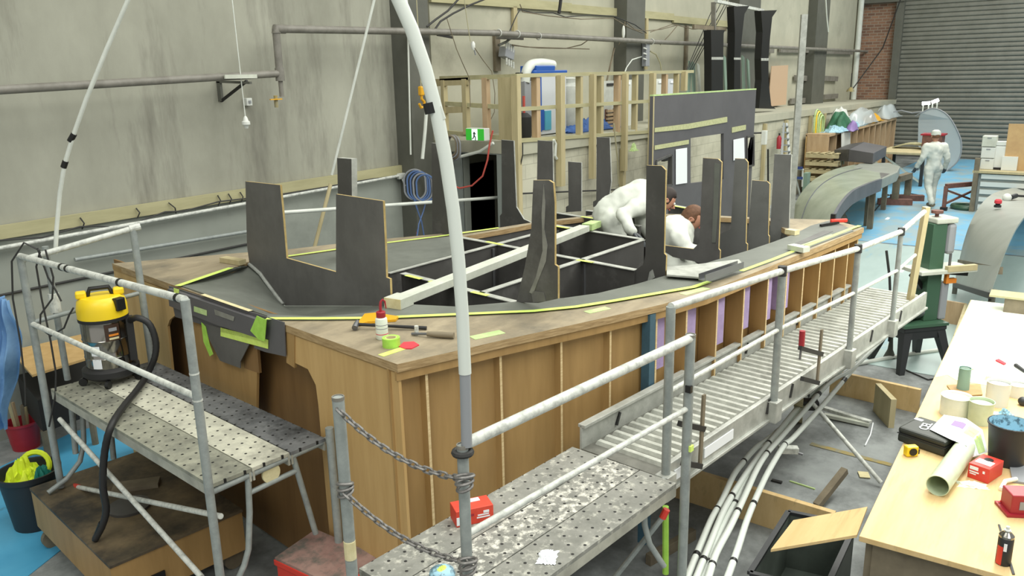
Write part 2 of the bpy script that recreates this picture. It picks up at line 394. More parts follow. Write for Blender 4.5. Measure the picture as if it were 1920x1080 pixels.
# yellow line painted on the concrete
A, B = Z(1520, 832, .003), Z(1672, 872, .003); sd = (B-A).cross(UP).normalized()*.03
S('floor_line', MB().prism([A-sd, A+sd, B+sd, B-sd], (0, 0, .002)), 'yellow_line', 'worn yellow line painted on the grey concrete floor')
A, B = Z(1700, 690, .003), Z(1765, 722, .003)
# ---------------------------------------------------------------- mezzanine
ZM0, ZM1, XM0, XM1, YM = 2.31, 2.05, 9.06, 32.7, 6.4
def zm(x): return ZM0 + (ZM1-ZM0)*(x-XM0)/(XM1-XM0)
t = .16
S('slab', MB().hexa([(XM0, YM, ZM0-t), (XM1, YM, ZM1-t), (XM1, WL, ZM1-t), (XM0, WL, ZM0-t), (XM0, YM, ZM0), (XM1, YM, ZM1), (XM1, WL, ZM1), (XM0, WL, ZM0)]), 'conc_light', 'concrete mezzanine floor edge running along the left wall')
S('wall_front', MB().hexa([(XM0, YM+.04, 0), (XM1, YM+.04, 0), (XM1, YM+.24, 0), (XM0, YM+.24, 0), (XM0, YM+.04, ZM0-t), (XM1, YM+.04, ZM1-t), (XM1, YM+.24, ZM1-t), (XM0, YM+.24, ZM0-t)]), 'block', 'pale block wall below the mezzanine')
XF = XM0+.06
yl, yr = X(868, 330, XF).y, X(936, 330, XF).y; zd = X(900, 288, XF).z
m = MB(); m.box((XF+.08, (yl+WL)/2, (ZM0-t)/2), (.16, WL-yl, ZM0-t)); m.box((XF+.08, (yr+YM+.24)/2-.0, (ZM0-t)/2), (.16, yr-YM-.24, ZM0-t)); m.box((XF+.08, (yl+yr)/2, (zd+ZM0-t)/2), (.16, yl-yr, ZM0-t-zd))
S('wall_end_block', m, 'conc_low', 'grey end wall of the mezzanine around the dark doorway')
fr = MB(); w = .12
fr.box((XF-.02, yl+w/2, zd/2), (.06, w, zd)); fr.box((XF-.02, yr-w/2, zd/2), (.06, w, zd)); fr.box((XF-.02, (yl+yr)/2, zd+.06), (.06, yl-yr+2*w, .12))
S('door_2', fr, 'drawer_grey', 'grey steel frame of the dark doorway under the exit sign')
S('doorway_shade_panel', MB().box((XF+1.6, 7.2, 1.05), (.1, 1.35, 2.1)), 'dark')  # near-black panel added behind the doorway, stands in for the shade inside
# pale battens on the block wall
for i, (px, y0, y1) in enumerate(((1168, 250, 318), (1432, 225, 342), (1474, 215, 260), (1517, 206, 330), (1546, 200, 240))):
    A = Y(px, (y0+y1)/2, YM).x
    S('trim_%d' % (8+i), MB().box((A, YM+.0, 1.0), (.1+.006*i, .07, 2.0)), 'timber')
# ---------------------------------------------------------------- timber railing on the mezzanine
rl = thing('timber_railing', 'long pale timber stud railing along the mezzanine edge', 'railing')
YR = YM-.045
def stud(par, px, wpx, y0, y1, name, m, YY=YR, d=.09):
    A, B = Y(px, y0, YY), Y(px, y1, YY); dep = proj(A)[2]; w = wpx*dep/F*1.15
    MB().box(((A.x+B.x)/2, YY, (A.z+B.z)/2), (w, d, abs(A.z-B.z))).build(name, m, par)
for px, w, y0, y1 in ((970, 11, 142, 430), (1051, 13, 141, 349), (1111, 8, 139, 335), (1171, 8, 138, 320), (1222, 9, 137, 318), (1283, 9, 134, 170)):
    stud(rl, px, w, y0, y1, 'post', 'timber')
for i, (px, w, y0, y1) in enumerate(((1005, 11, 145, 258), (1086, 7, 143, 258), (1125, 8, 142, 252), (1157, 8, 141, 250), (1190, 6, 140, 248), (1246, 7, 139, 180), (1268, 6, 138, 176))):
    stud(rl, px, w, y0, y1, 'stud', 'timber_pink' if i in (0, 3, 5) else 'timber', YM+.04)
for (xa, ya, xb, yb) in ((964, 142, 1297, 134), (966, 205, 1228, 189), (968, 264, 1228, 246)):
    MB().bar(Y(xa, ya, YM+.03), Y(xb, yb, YM+.03), .09, .05).build('rail', 'timber_x', rl)
r2 = thing('timber_railing', 'short timber stud railing closing the mezzanine end above the exit sign', 'railing')
XR = XM0+.05
def xs(px, py): return X(px, py, XR)
for px, w, y0, y1 in ((834, 6, 150, 250), (874, 8, 148, 252), (912, 9, 146, 255)):
    A, B = xs(px, y0), xs(px, y1); MB().box((XR, (A.y+B.y)/2, (A.z+B.z)/2), (.09, w*9/F*1.5, A.z-B.z)).build('stud', 'timber_pink' if w == 9 else 'timber', r2)
A, B = xs(949, 145), xs(949, 262); MB().box((XR, (A.y+B.y)/2, (A.z+B.z)/2), (.06, .22, A.z-B.z)).build('post', 'timber', r2, label='wide pale board at the railing corner')
for a_, b_ in (((826, 147), (966, 143)), ((834, 194), (948, 201)), ((834, 248), (960, 260))):
    MB().bar(xs(*a_), xs(*b_), .05, .06).build('rail', 'timber_x', r2)
MB().bar(xs(818, 155), xs(880, 152), .05, .1).build('rail', 'timber', r2, label='short pale offcut at the wall end')
MB().bar(xs(826, 207), xs(868, 205), .05, .09).build('rail', 'timber', r2)
# ---------------------------------------------------------------- exit sign
es = thing('exit_sign', 'lit green running man exit sign above the dark doorway', 'sign')
XS = XM0-.28
A, B, C_, D_ = X(873, 240, XS), X(908, 241, XS), X(873, 263, XS), X(908, 265, XS)
yy0, yy1 = A.y, B.y; z1, z0 = (A.z+B.z)/2, (C_.z+D_.z)/2; cy, cz = (yy0+yy1)/2, (z0+z1)/2; w, h = yy0-yy1, z1-z0
MB().box((XS+.06, cy, cz), (.12, w, h)).build('housing', 'white_plastic', es, bevel=.01)
fa = MB().box((XS-.004, cy, cz), (.008, w*.95, h*.9)).build('face', 'exit_green', es)
MB().box((XS-.01, cy, cz), (.006, w*.3, h*.88)).build('white_panel', 'exit_white', fa)
g = MB(); sc = h/.85
def P(u, v): return Vec((XS-.017, cy-u*sc, cz+v*sc))
g.lathe([(.001, -.004), (.055*sc, -.004), (.055*sc, .004), (.001, .004)], P(.03, .27), 12, (1, 0, 0))
for a_, b_, r_ in (((.0, .18), (-.02, -.05), .05), ((-.02, -.05), (.1, -.2), .035), ((.1, -.2), (.08, -.4), .03), ((-.02, -.05), (-.08, -.22), .035), ((-.08, -.22), (-.2, -.3), .03), ((0, .15), (.12, .03), .025), ((0, .15), (-.11, .06), .025)):
    g.bar(P(*a_), P(*b_), .006, 2*r_*sc, up=Vec((0, 1, 0)))
g.build('running_man', 'saw_green', fa)
MB().box((XS+.13, cy, cz), (.03, w*.5, h*.5)).build('bracket', 'dark', es)
# ---------------------------------------------------------------- services on the left wall
YP = WL-.42
def Yw(x, y): return Y(x, y, YP)
wp = thing('wall_pipe', 'thick grey service pipe high along the left wall to the roller door', 'pipe')
A, B = Yw(517, 54), Yw(1643, 97); zc = (A.z+B.z)/2
MB().tube([A, Y(923, 62, YP), Y(1257, 80, YP), B], .045).build('pipe_run', 'pipe_grey', wp, smooth=True)
MB().tube([Yw(518, 62), A+Vec((.0, 0, .0)), A+Vec((.12, 0, 0))], .052).build('elbow', 'pipe_grey', wp, smooth=True)
C_ = Y(517, 138, YP); MB().tube([A, Vec((A.x, YP, C_.z))], .043).build('drop_pipe', 'pipe_grey', wp, smooth=True)
q0 = Yw(-60, 172); q1 = Vec((A.x, YP, C_.z)); low = MB().tube([q0+(q0-q1)*1.2, q1], .04); low.build('branch_pipe', 'pipe_grey', wp, smooth=True)
MB().tube([(A.x, YP, C_.z+.06), (A.x, YP, C_.z-.08)], .052).build('tee', 'pipe_grey', wp, smooth=True)
MB().tube([(A.x, YP, C_.z-.06), (A.x, YP, Y(517, 182, YP).z)], .026).build('drop_pipe', 'pipe_grey', wp, smooth=True)
v = MB(); q = Y(517, 186, YP); v.tube([q+Vec((0, 0, .04)), q+Vec((.0, 0, -.09))], .022).build('valve', 'yellow_line', wp)
MB().bar(q+Vec((-.1, -.03, .0)), q+Vec((.06, -.03, .0)), .02, .012).build('valve_lever', 'yellow_tool', wp)
for px, py in ((935, 62), (970, 64), (1010, 68), (1222, 78), (1500, 90)):
    q = Y(px, py, YP); MB().torus(q, .052, .009, (1, 0, 0), 14, 6).build('pipe_clip', 'galv_white', wp)
MB().box(Y(1643, 97, YP)+Vec((.03, 0, 0)), (.06, .1, .1)).build('end_cap', 'white_plastic', wp)
br = thing('wall_bracket', 'dark triangular steel bracket under the lower grey pipe', 'bracket')
A, B = Yw(452, 152), Yw(452, 190); MB().bar((A.x, WL-.03, A.z), (A.x, WL-.03, B.z), .06, .03).build('upright', 'column', br)
MB().bar((A.x, WL-.03, B.z), (A.x, YP-.1, A.z), .025, .025).build('brace', 'dark', br); MB().bar((A.x, WL, A.z), (A.x, YP-.16, A.z-.02), .03, .025).build('arm', 'column', br)
A, B = Y(421, 145, YP-.06), Y(481, 142, YP-.06); MB().box((A+B)/2, ((B-A).length, .02, .04)).build('sign_strip', 'timber_white', label='long narrow white strip fixed on the lower grey pipe', cat='strip')
so = thing('power_outlet', 'white power outlet on the concrete wall beside the bracket', 'outlet')
q = Y(465, 191, WL-.04); MB().box(q, (.075, .06, .085)).build('outlet_box', 'white_plastic', so, bevel=.006); MB().box(q+Vec((0, -.035, 0)), (.03, .012, .03)).build('socket', 'grey_plastic', so)
pc = thing('pendant_plug', 'white plug hanging on a long cord in front of the concrete wall', 'plug')
q = Y(461, 230, WL-.45); MB().tube([(q.x-.02, q.y, 6.6), (q.x-.015, q.y, 4), q+Vec((0, 0, .06))], .006).build('cord', 'white_tube', pc)
MB().lathe([(.01, .09), (.022, .07), (.03, .04), (.045, .03), (.045, .0), (.03, -.01), (.02, -.04)], q-Vec((0, 0, .02)), 12).build('plug_body', 'white_plastic', pc, smooth=True)
# battens, rails
def wallbar(name, a, b, w, h, m, label, cat, YY=WL-.04):
    return MB().bar(Y(*a, YY), Y(*b, YY), w, h).build(name, m, label=label, cat=cat)
bt = thing('wall_batten', 'long pale timber batten low along the left wall', 'batten')
q0, q1 = Y(-40, 442, WL-.04), Y(806, 309, WL-.04); MB().bar(q0+(q0-q1)*1.0, q1, .05, .12).build('board', 'timber_x', bt)
for i, (a_, b_) in enumerate((((150, 408), (154, 430)), ((255, 390), (258, 408)), ((316, 380), (330, 400)), ((408, 366), (409, 386)), ((428, 363), (430, 383)), ((450, 360), (452, 379)))):
    A, B = Y(*a_, WL-.08), Y(*b_, WL-.08); MB().tube([A, (A+B)/2+Vec((.02, -.02, 0)), B], .007, 6).build('cable_tie', 'cable', bt)
pts = [(-20, 452), (80, 445), (150, 425), (180, 424), (232, 427), (275, 410), (310, 397), (345, 396), (410, 378), (462, 372), (560, 360), (640, 345), (700, 335), (760, 330)]
MB().tube([Y(x, y, WL-.1) for x, y in pts], .008, 6).build('wall_cable', 'cable', label='dark cable drooping along the low timber batten', cat='cable')
def wt(a, b, r, m, label, YY=WL-.1):
    A, B = Y(*a, YY), Y(*b, YY)
    if a[0] < 0: A = A+(A-B)*1.0
    return MB().tube([A, B], r, 10).build('wall_rail', m, label=label, cat='rail', smooth=True)
wt((-10, 467), (762, 327), .02, 'galv_white', 'upper white steel rail on the wall below the timber batten')
wt((140, 487), (520, 425), .02, 'galv', 'grey steel rail on the wall behind the vacuum cleaner')
wt((-10, 556), (520, 446), .012, 'cable', 'thin dark conduit lowest along the left wall', WL-.04)
rr_ = wt((525, 399), (938, 370), .022, 'white_tube', 'white steel tube running in front of the dark doorway', 7.0)
MB().ball(Y(938, 370, 7.0), .035).build('tube_cap', 'white_plastic', rr_)
cl = thing('pipe_clamp', 'silver scaffold clamp on the wall rail beside the hose coil', 'clamp')
q = Y(752, 330, WL-.1); MB().box(q, (.12, .06, .08)).build('clamp_body', 'galv_white', cl, bevel=.01); MB().tube([q, q+Vec((.02, -.05, -.14))], .012, 8).build('bolt', 'white_plastic', cl)
# hose coil
hc = thing('hose_coil', 'coil of blue air hoses hanging on the wall batten', 'hose')
q = Y(782, 335, WL-.3); ax = Vec((-.8, -.6, .1))
for i in range(5):
    MB().torus(q+Vec((.02*i-.05, -.03*i, -.012*i-.08)), .15-.006*i, .014, ax+Vec((.1*(i % 2), 0, .08*(i % 3))), 28, 6, .06, Vec((0, 0, 1))).build('hose_loop', 'hose_blue' if i % 3 else 'grey_plastic', hc, smooth=True)
e = [Y(x, y, 7.7) for x, y in ((776, 372), (783, 395), (790, 415), (795, 443))]; MB().tube(e, .013, 6).build('hose_end', 'hose_blue', hc, smooth=True)
e = [Y(x, y, 7.7) for x, y in ((800, 372), (794, 395), (785, 420), (782, 443))]; MB().tube(e, .013, 6).build('hose_end', 'hose_blue', hc, smooth=True)
tg = Y(766, 300, WL-.12); MB().box(tg, (.1, .01, .13), R=Matrix.Rotation(.5, 3, 'Y')).build('cardboard_tag', 'cardboard', label='brown cardboard tag on the timber batten', cat='tag')
MB().tube([Y(782, y, 7.72) for y in (370, 400, 440)], .012, 6).build('hose_drop', 'hose_red', label='red air hose hanging below the blue hose coil', cat='hose')
# upper timber and cable runs
up = thing('wall_batten', 'pale timber cable batten high on the wall above the mezzanine', 'batten')
YB = WL-.06
for a_, b_ in (((806, -6), (1070, 14)), ((1070, 16), (1262, 32)), ((1262, 36), (1440, 52))):
    MB().bar(Y(*a_, YB), Y(*b_, YB), .05, .14).build('board', 'timber_x', up)
po = thing('timber_post', 'tall grey brown timber post beside the first steel column', 'post')
A = Y(815, 150, YM+1.3); B = A.x
MB().box((B, WL-.09, 3.9), (.11, .08, 3.2)).build('stud', 'timber_grey', po); MB().bar((B-.04, WL-.42, 3.75), (B+.28, WL-.42, 3.72), .03, .03).build('peg', 'dark', po)
for (px, y0, y1) in ((964, 12, 60), (1212, 34, 130), (1288, 48, 140)):
    A, B = Y(px, y0, YB), Y(px, y1, YB); MB().box((A.x, YB, (A.z+B.z)/2), (.1, .05, A.z-B.z)).build('wall_stud', 'timber' if px < 1250 else 'timber_grey', label={964: 'short timber stud below the high batten, left of the dust extractor', 1212: 'timber stud carrying cables between mezzanine columns', 1288: 'grey wall stud behind the slanted ropes'}[px], cat='stud')
cab = [[(812, 60), (826, 40), (850, 25), (880, 10), (915, -4)], [(800, 50), (815, 38), (840, 20), (862, -4)], [(955, 60), (968, 30), (975, 18), (1000, 24), (1037, 24), (1060, 32), (1105, 28), (1150, 30), (1190, 46), (1212, 62)],
       [(975, 8), (980, 22), (1030, 30), (1090, 36), (1150, 34), (1180, 52), (1205, 62)], [(1175, 42), (1190, 55), (1210, 58), (1240, 55), (1270, 47)], [(1105, 92), (1040, 90), (985, 88), (960, 84)], [(1220, 60), (1262, 45), (1300, 55), (1335, 52)],
       [(1238, 84), (1255, 66), (1270, 48)], [(1110, 70), (1090, 84), (1060, 91), (1010, 90), (960, 85)], [(1172, 40), (1170, 62), (1160, 85)]]
CL_ = ['longer black cable bundle climbing past the grey brown timber post', 'shorter black cable bundle climbing past the grey brown timber post', 'dark cable running from the manifold stud along the high batten to the second column', 'grey cable drooping just below the high batten above the dust extractor', 'grey cable swagging across the second column below the batten', 'grey cable sagging right of the valve manifold under the service pipe', 'grey cable drooping between the switch box and the grey wall stud', 'thin grey cable rising from the service pipe right of the switch box', 'grey cable looping down from the service pipe above the dust extractor', 'short grey cable dropping beside the white bottle on the second column']
for i, c in enumerate(cab):
    pp = [Y(x, y, WL-.3) for x, y in c]
    MB().tube(pp, .009 if i > 1 else .014, 6).build('overhead_cable', 'cable' if i in (0, 1, 2) else 'timber_grey', smooth=True, group='cables strung along the high batten', label=CL_[i], cat='cable')
def rope(pts, r, m, name, label, cat, YY): MB().tube([Y(x, y, YY) for x, y in pts], r, 6).build(name, m, label=label, cat=cat, smooth=True)
rope([(870, -5), (876, 40), (882, 78)], .006, 'rope', 'hanging_rope', 'yellowish cord hanging above the mezzanine end', 'cord', 7.3)
rope([(838, 35), (856, 92), (868, 120), (880, 146), (882, 200)], .006, 'timber_grey', 'hanging_rope', 'thin grey cord hanging in front of the short railing', 'cord', 7.1)
rope([(890, 90), (905, 112), (922, 134), (928, 175), (927, 210), (915, 235)], .006, 'timber_grey', 'hanging_rope', 'thin grey cord drooping behind the wide corner board', 'cord', 7.2)
pg = thing('hanging_plug', 'small white plug hanging on the yellowish cord', 'plug'); q = Y(887, 86, 7.3)
MB().lathe([(.012, .06), (.03, .03), (.03, -.03), (.012, -.06)], q, 10).build('plug_body', 'white_plastic', pg, smooth=True); MB().tube([q, q+Vec((.05, 0, -.12))], .01, 6).build('pins', 'grey_plastic', pg)
# manifold and switch boxes
mf = thing('gas_manifold', 'grey valve manifold with pipe stubs bracketed on the wall', 'manifold')
q = Y(950, 100, WL-.2); MB().box(Y(931, 95, WL-.05), (.13, .06, .62)).build('back_plate', 'timber_grey', mf); MB().box(q, (.24, .14, .16), R=Matrix.Rotation(.25, 3, 'Y')).build('block', 'grey_plastic', mf, bevel=.01)
for i in range(4):
    u = q+Vec((-.09+.06*i, -.06, .02*-i)); MB().tube([u+Vec((0, 0, .07)), u+Vec((0, 0, .18))], .016, 8).build('stub', 'galv_white', mf); MB().tube([u-Vec((0, 0, .07)), u-Vec((0, 0, .17))], .016, 8).build('stub', 'galv_white', mf)
MB().bar(Y(932, 70, WL-.3), Y(980, 72, WL-.3), .04, .05).build('arm', 'pipe_grey', mf); MB().tube([Y(x, y, WL-.3) for x, y in ((935, 85), (950, 78), (962, 68))], .02, 8).build('feed_pipe', 'column', mf)
sb = thing('switch_box', 'tall grey switch box with side levers on the second column', 'switch box')
q = Y(1211, 100, WL-.36); MB().box(q, (.16, .1, .5)).build('case', 'grey_plastic', sb, bevel=.01)
for i in range(4): MB().tube([q+Vec((-.08, -.05, .18-.1*i)), q+Vec((-.2, -.05, .2-.1*i))], .014, 6).build('lever', 'white_plastic', sb)
rope([(1204, 106), (1185, 112), (1175, 126), (1171, 137)], .014, 'white_tube', 'conduit', 'pale conduit bending left from the grey switch box', 'conduit', WL-.3)
rope([(1219, 96), (1230, 102), (1238, 118), (1241, 138)], .014, 'rope', 'conduit', 'yellowish conduit bending right from the grey switch box', 'conduit', WL-.3)
rope([(1152, 90), (1145, 120), (1136, 160), (1120, 240)], .02, 'timber_grey', 'leaning_stick', 'thin brown stick leaning against the mezzanine wall', 'stick', WL-.3)
for i, (px, y0) in enumerate(((1169, 60),)):
    MB().ball(Y(px, y0, WL-.4), (.03, .03, .12)).build('white_bottle', 'white_plastic', label='small white plastic bottle hanging beside the second column', cat='bottle')
# slanted ropes
for i, (a_, b_) in enumerate((((1288, 130), (1345, -5)), ((1290, 130), (1357, -5)), ((1294, 130), (1366, -5)), ((1298, 130), (1371, -5)))):
    MB().tube([Y(*a_, 7.2), Y(*b_, 7.2)], .009, 6).build('slanted_rope', 'cable', label=['first', 'second', 'third', 'fourth'][i]+' from the left of the four dark ropes slanting up from the railing end', cat='rope', group='slanted ropes above the grey panel')
rope([(1052, -5), (1050, 12), (1048, 25)], .03, 'dark', 'hanging_chain', 'dark lifting chain hanging from the roof above the dust extractor', 'chain', WL-.4)
hk = thing('crane_hook', 'yellow crane hook hanging in front of the first steel column', 'hook')
q = Y(790, 175, 7.3); MB().box(q+Vec((0, 0, .03)), (.07, .06, .12)).build('hook_block', 'yellow_tool', hk, bevel=.015)
MB().tube([q+Vec((0, 0, -.03)), q+Vec((0, 0, -.07)), q+Vec((.05, 0, -.11)), q+Vec((.04, 0, -.17)), q+Vec((-.02, 0, -.18)), q+Vec((-.05, 0, -.13))], .018, 8).build('hook', 'yellow_tool', hk, smooth=True)
MB().tube([q+Vec((0, 0, .08)), (q.x-.02, q.y, 6.5)], .007, 6).build('lift_wire', 'rope', hk)
MB().tube([Y(763, -8, WL-.3), Y(768, 200, WL-.3), Y(770, 290, WL-.3)], .012, 8).build('conduit', 'white_tube', label='thin pale conduit running down the left edge of the first column', cat='conduit', smooth=True)
MB().tube([Y(800, 200, WL-.45), Y(797, 245, WL-.45), Y(792, 298, WL-.45)], .024, 8).build('downpipe', 'white_tube', label='short white tube leaning against the first steel column', cat='tube', smooth=True)
# red hose and cable swags at the doorway
MB().tube([X(x, y, XM0-.4) for x, y in ((924, 245), (918, 270), (914, 300), (905, 330), (885, 348), (862, 353), (845, 346), (835, 330), (832, 300), (830, 262))], .012, 8).build('air_hose', 'hose_red', label='red air hose looping in front of the dark doorway', cat='hose', smooth=True)
MB().tube([X(x, y, XM0-.2) for x, y in ((838, 300), (870, 292), (900, 284), (925, 268))], .022, 8).build('conduit', 'white_tube', label='grey flexible conduit crossing above the dark doorway', cat='conduit', smooth=True)
cc = thing('cable_coil', 'grey cable coil hanging left of the exit sign', 'cable')
q = X(852, 277, XM0-.2)
for i in range(4): MB().torus(q+Vec((-.02*i, .01*i, .01*i)), .13-.01*i, .014, (1, .15*i-.2, .1*i), 22, 6, .04, Vec((0, 0, 1))).build('loop', 'timber_grey' if i % 2 else 'grey_plastic', cc, smooth=True)
MB().tube([X(x, y, XM0-.15) for x, y in ((980, 268), (980, 290), (976, 310), (968, 325))], .009, 6).build('grey_cable', 'cable', label='short dark cable dangling beside the corner post', cat='cable')
MB().tube([Y(x, y, YM-.1) for x, y in ((1151, 232), (1154, 262), (1158, 300), (1160, 345))], .014, 6).build('yellow_rope', 'rope', label='pale yellow cord hanging down the block wall', cat='cord', smooth=True)
MB().rag(Y(1182, 276, YM-.02)+Vec((0, -.06, -.06)), .2, .1, .14, 3).build('yellow_rag', 'lime_pale', label='crumpled yellow tape stuck on the block wall', cat='tape')
MB().tube([Y(x, y, YM-.03) for x, y in ((1038, 262), (1042, 270), (1041, 292), (1044, 298))], .02, 8).build('pipe_stub', 'white_tube', label='short white pipe hook on the ledge beside the second post', cat='pipe', smooth=True)
wt((975, 363), (1240, 352), .012, 'cable', 'thin conduit along the pale block wall', YM-.02)
# ---------------------------------------------------------------- plywood mould under the boat
ZD = 1.8; TD = .045
def D(px, py, z=ZD): return Z(px, py, z)
def poly(l, z=ZD): return [Z(x, y, z) for x, y in l]
mo = thing('plywood_mould', 'large plywood mould table carrying the dark boat shell', 'mould')
side = [(745, 683), (850, 659), (945, 637), (1060, 612), (1155, 591), (1240, 571), (1330, 545), (1450, 497), (1620, 427)]
opening = [(737, 571), (855, 577), (964, 568), (1056, 561), (1120, 552), (1195, 534), (1260, 515), (1330, 493), (1400, 472), (1450, 455), (1490, 440), (1440, 412), (1300, 405), (1150, 402), (1010, 418), (935, 432), (861, 445), (866, 474), (727, 513)]
TA = radians(82.5)
CN = D(745, 683); CL = D(210, 494)
outer = poly(side) + poly([(1560, 412)]) + poly([(1440, 409), (1300, 402), (1150, 399), (1010, 415), (935, 427), (840, 437), (720, 448), (640, 456), (545, 467), (463, 473), (210, 494)])
lowered = [q-Vec((0, 0, TD)) for q in outer]
BT = radians(80.4); P1 = (3.56, 3.557)
fgrid = [(334, 533), (390, 553), (450, 574), (502, 592), (600, 596), (690, 588), (734, 577)]; bgrid = [(467, 498), (488, 516), (503, 537), (515, 553), (531, 574), (640, 574), (733, 574)]
bl3 = [PL(x, y, P1, BT) for x, y in bgrid]
hole1 = poly(fgrid) + [Vec((bl3[-1].x+.002, bl3[-1].y+.01, ZD)), Vec((bl3[0].x, bl3[0].y, ZD)), Z(437, 502, ZD)]
mb = MB().prism(lowered, (0, 0, TD), [[q-Vec((0, 0, TD)) for q in poly(opening)], [q-Vec((0, 0, TD)) for q in hole1]]); ns_ = len(lowered)+len(opening)+len(hole1)
mb.m = [0]*(len(mb.f)-ns_)+[1]*ns_; mb.build('deck_board', ['ply_deck', 'board_edge'], mo)
# edge ply strip just under the board rim, ribs and backing along the walkway side
S3 = poly(side)
for i in range(len(S3)-1):
    a, b = S3[i], S3[i+1]; nrm = Vec((sin(TA-pi/2), 0, 0))
v = Vec((cos(TA), sin(TA), 0))
back = [q+v*(.075 if k_ < 6 else .17) for k_, q in enumerate(S3)]
def off(p, dz): return Vec((p.x, p.y, dz))
m = MB()
for i in range(len(back)-1): zb_ = .02 if i < 3 else .62; m.prism([off(back[i], zb_), off(back[i+1], zb_), off(back[i+1], ZD-TD), off(back[i], ZD-TD)], v*.015)
m.build('backing_panel', 'ply', mo)
m = MB()
for i in range(len(S3)-1):
    a, b = S3[i]+v*.012, S3[i+1]+v*.012
    m.prism([off(a, ZD-TD-.05), off(b, ZD-TD-.05), off(b, ZD-TD), off(a, ZD-TD)], v*.015)
m.build('edge_strip', 'ply', mo)
def onside(px):      # point of the rim seen at photo column px
    best = None
    for i in range(len(side)-1):
        (x0, y0), (x1, y1) = side[i], side[i+1]
        if x0 <= px <= x1: return D(px, y0+(y1-y0)*(px-x0)/(x1-x0))
    return S3[-1]
ribs = [805, 945, 1060, 1153, 1240, 1297, 1355, 1405, 1450, 1485, 1517, 1548, 1575, 1600, 1617]
for i, px in enumerate(ribs):
    q = onside(px)+v*.03; dv = Vec((cos(TA), sin(TA), 0)); th = .018; sd = Vec((dv.y, -dv.x, 0))*th/2
    zb_ = .01 if i < 2 else .6; rd_ = .055 if i < 5 else .135; m = MB(); m.hexa([off(q-sd, zb_), off(q+sd, zb_), off(q+sd+dv*rd_, zb_), off(q-sd+dv*rd_, zb_), off(q-sd, ZD-TD-.001), off(q+sd, ZD-TD-.001), off(q+sd+dv*rd_, ZD-TD-.001), off(q-sd+dv*rd_, ZD-TD-.001)])
    m.m = [0, 0, 1, 0, 1, 0]
    m.build('rib', ['ply', 'ply_edge'], mo)
for i, px in enumerate((1252, 1312, 1367, 1415, 1457, 1490)):
    q = onside(px); zb = 1.34+.02*(i % 2)
    MB().box(off(q+v*.11, (zb+ZD-TD)/2), (.13, .1, ZD-TD-zb-.01), TA-pi/2).build('foam_block', 'lilac', mo, label='lilac foam block')
q = onside(1225); MB().box(off(q+v*.03, .95), (.06, .06, 1.6), TA).build('steel_upright', 'blue_steel', mo, label='blue steel upright')
# front (transom) boards
def TP(px, py, o=0): 
    P = CN-Vec((1, 0, 0))*0 - Vec((sin(TA), -cos(TA), 0))*(-o); return PL(px, py, P, TA)
N_in = Vec((sin(TA), -cos(TA), 0))      # into the mould
def tboard(name, pts, m, o=0.012, th=.018, floor=(), par=None, **k):
    P = CN + N_in*o
    q = [PL(x, y, P, TA) for x, y in pts]
    for x, y in floor: g = PL(x, y, P, TA); q.append(Vec((g.x, g.y, .01)))
    return MB().prism(q, N_in*th).build(name, m, par or mo, **k)
tboard('front_panel', [(597, 760), (592, 722), (577, 692), (552, 680), (540, 675), (541, 625), (746, 697)], 'ply_pale', floor=[(766, 1000), (600, 800)])
tboard('front_panel', [(213, 506), (318, 546), (330, 590), (318, 600), (314, 612), (322, 690)], 'ply_pale', floor=[(326, 720), (226, 690)])
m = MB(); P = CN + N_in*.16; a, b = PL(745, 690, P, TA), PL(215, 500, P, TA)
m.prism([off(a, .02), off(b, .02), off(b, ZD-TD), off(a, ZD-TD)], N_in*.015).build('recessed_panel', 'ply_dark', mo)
tboard('front_strut', [(352, 600), (480, 645), (482, 690), (480, 800), (360, 740)], 'ply', .03)
tboard('front_strut', [(455, 640), (482, 650), (486, 700), (458, 690)], 'ply_dark', .028)
tboard('front_rail', [(212, 498), (745, 690), (745, 700), (212, 506)], 'ply', .008, .02)
for x0, x1 in ((537, 552),): tboard('front_strut', [(x0, 618), (x1, 622), (x1, 690), (x0, 680)], 'ply', .006)
# ---------------------------------------------------------------- boat shell
bo = thing('boat_shell', 'dark grey boat shell with upright bulkheads lying on the plywood mould', 'boat')
def slab_(name, pts, m, z=ZD, h=.01, par=bo, **k): return MB().prism(poly(pts, z), (0, 0, h)).build(name, m, par, **k)
outr = [(500, 601), (600, 601), (700, 600), (850, 593), (1000, 586), (1080, 577), (1150, 566), (1300, 540), (1380, 516), (1450, 491), (1600, 434), (1560, 414), (1520, 425)]
slab_('side_deck', outr + [(x, y+.6) for x, y in reversed(opening[:11])] + [(700, 588.5), (600, 596.5), (502, 592.5)], 'deck_grey')
tp = [(500, 597), (600, 597), (700, 596), (850, 589.5), (1000, 583), (1080, 575), (1150, 564), (1300, 538), (1330, 528)]
def strip(pts, w, z):
    c = [Z(x, y, z) for x, y in pts]; L, R_ = [], []
    for i, q in enumerate(c):
        t = (c[min(i+1, len(c)-1)]-c[max(i-1, 0)]); t.z = 0; t.normalize(); s_ = Vec((-t.y, t.x, 0))*w/2; L.append(q+s_); R_.append(q-s_)
    return L + R_[::-1]
def tape(name, pts, w, m='lime', z=ZD+.0105, h=.0015, par=bo, **k): return MB().prism(strip(pts, w, z), (0, 0, h)).build(name, m, par, **k)
tape('masking_tape', tp, .042)
tape('masking_tape', [(1390, 508), (1450, 486), (1520, 458), (1600, 427), (1612, 423)], .035)
tape('masking_tape', [(1480, 468), (1560, 440)], .02, 'lime_pale', ZD+.012)
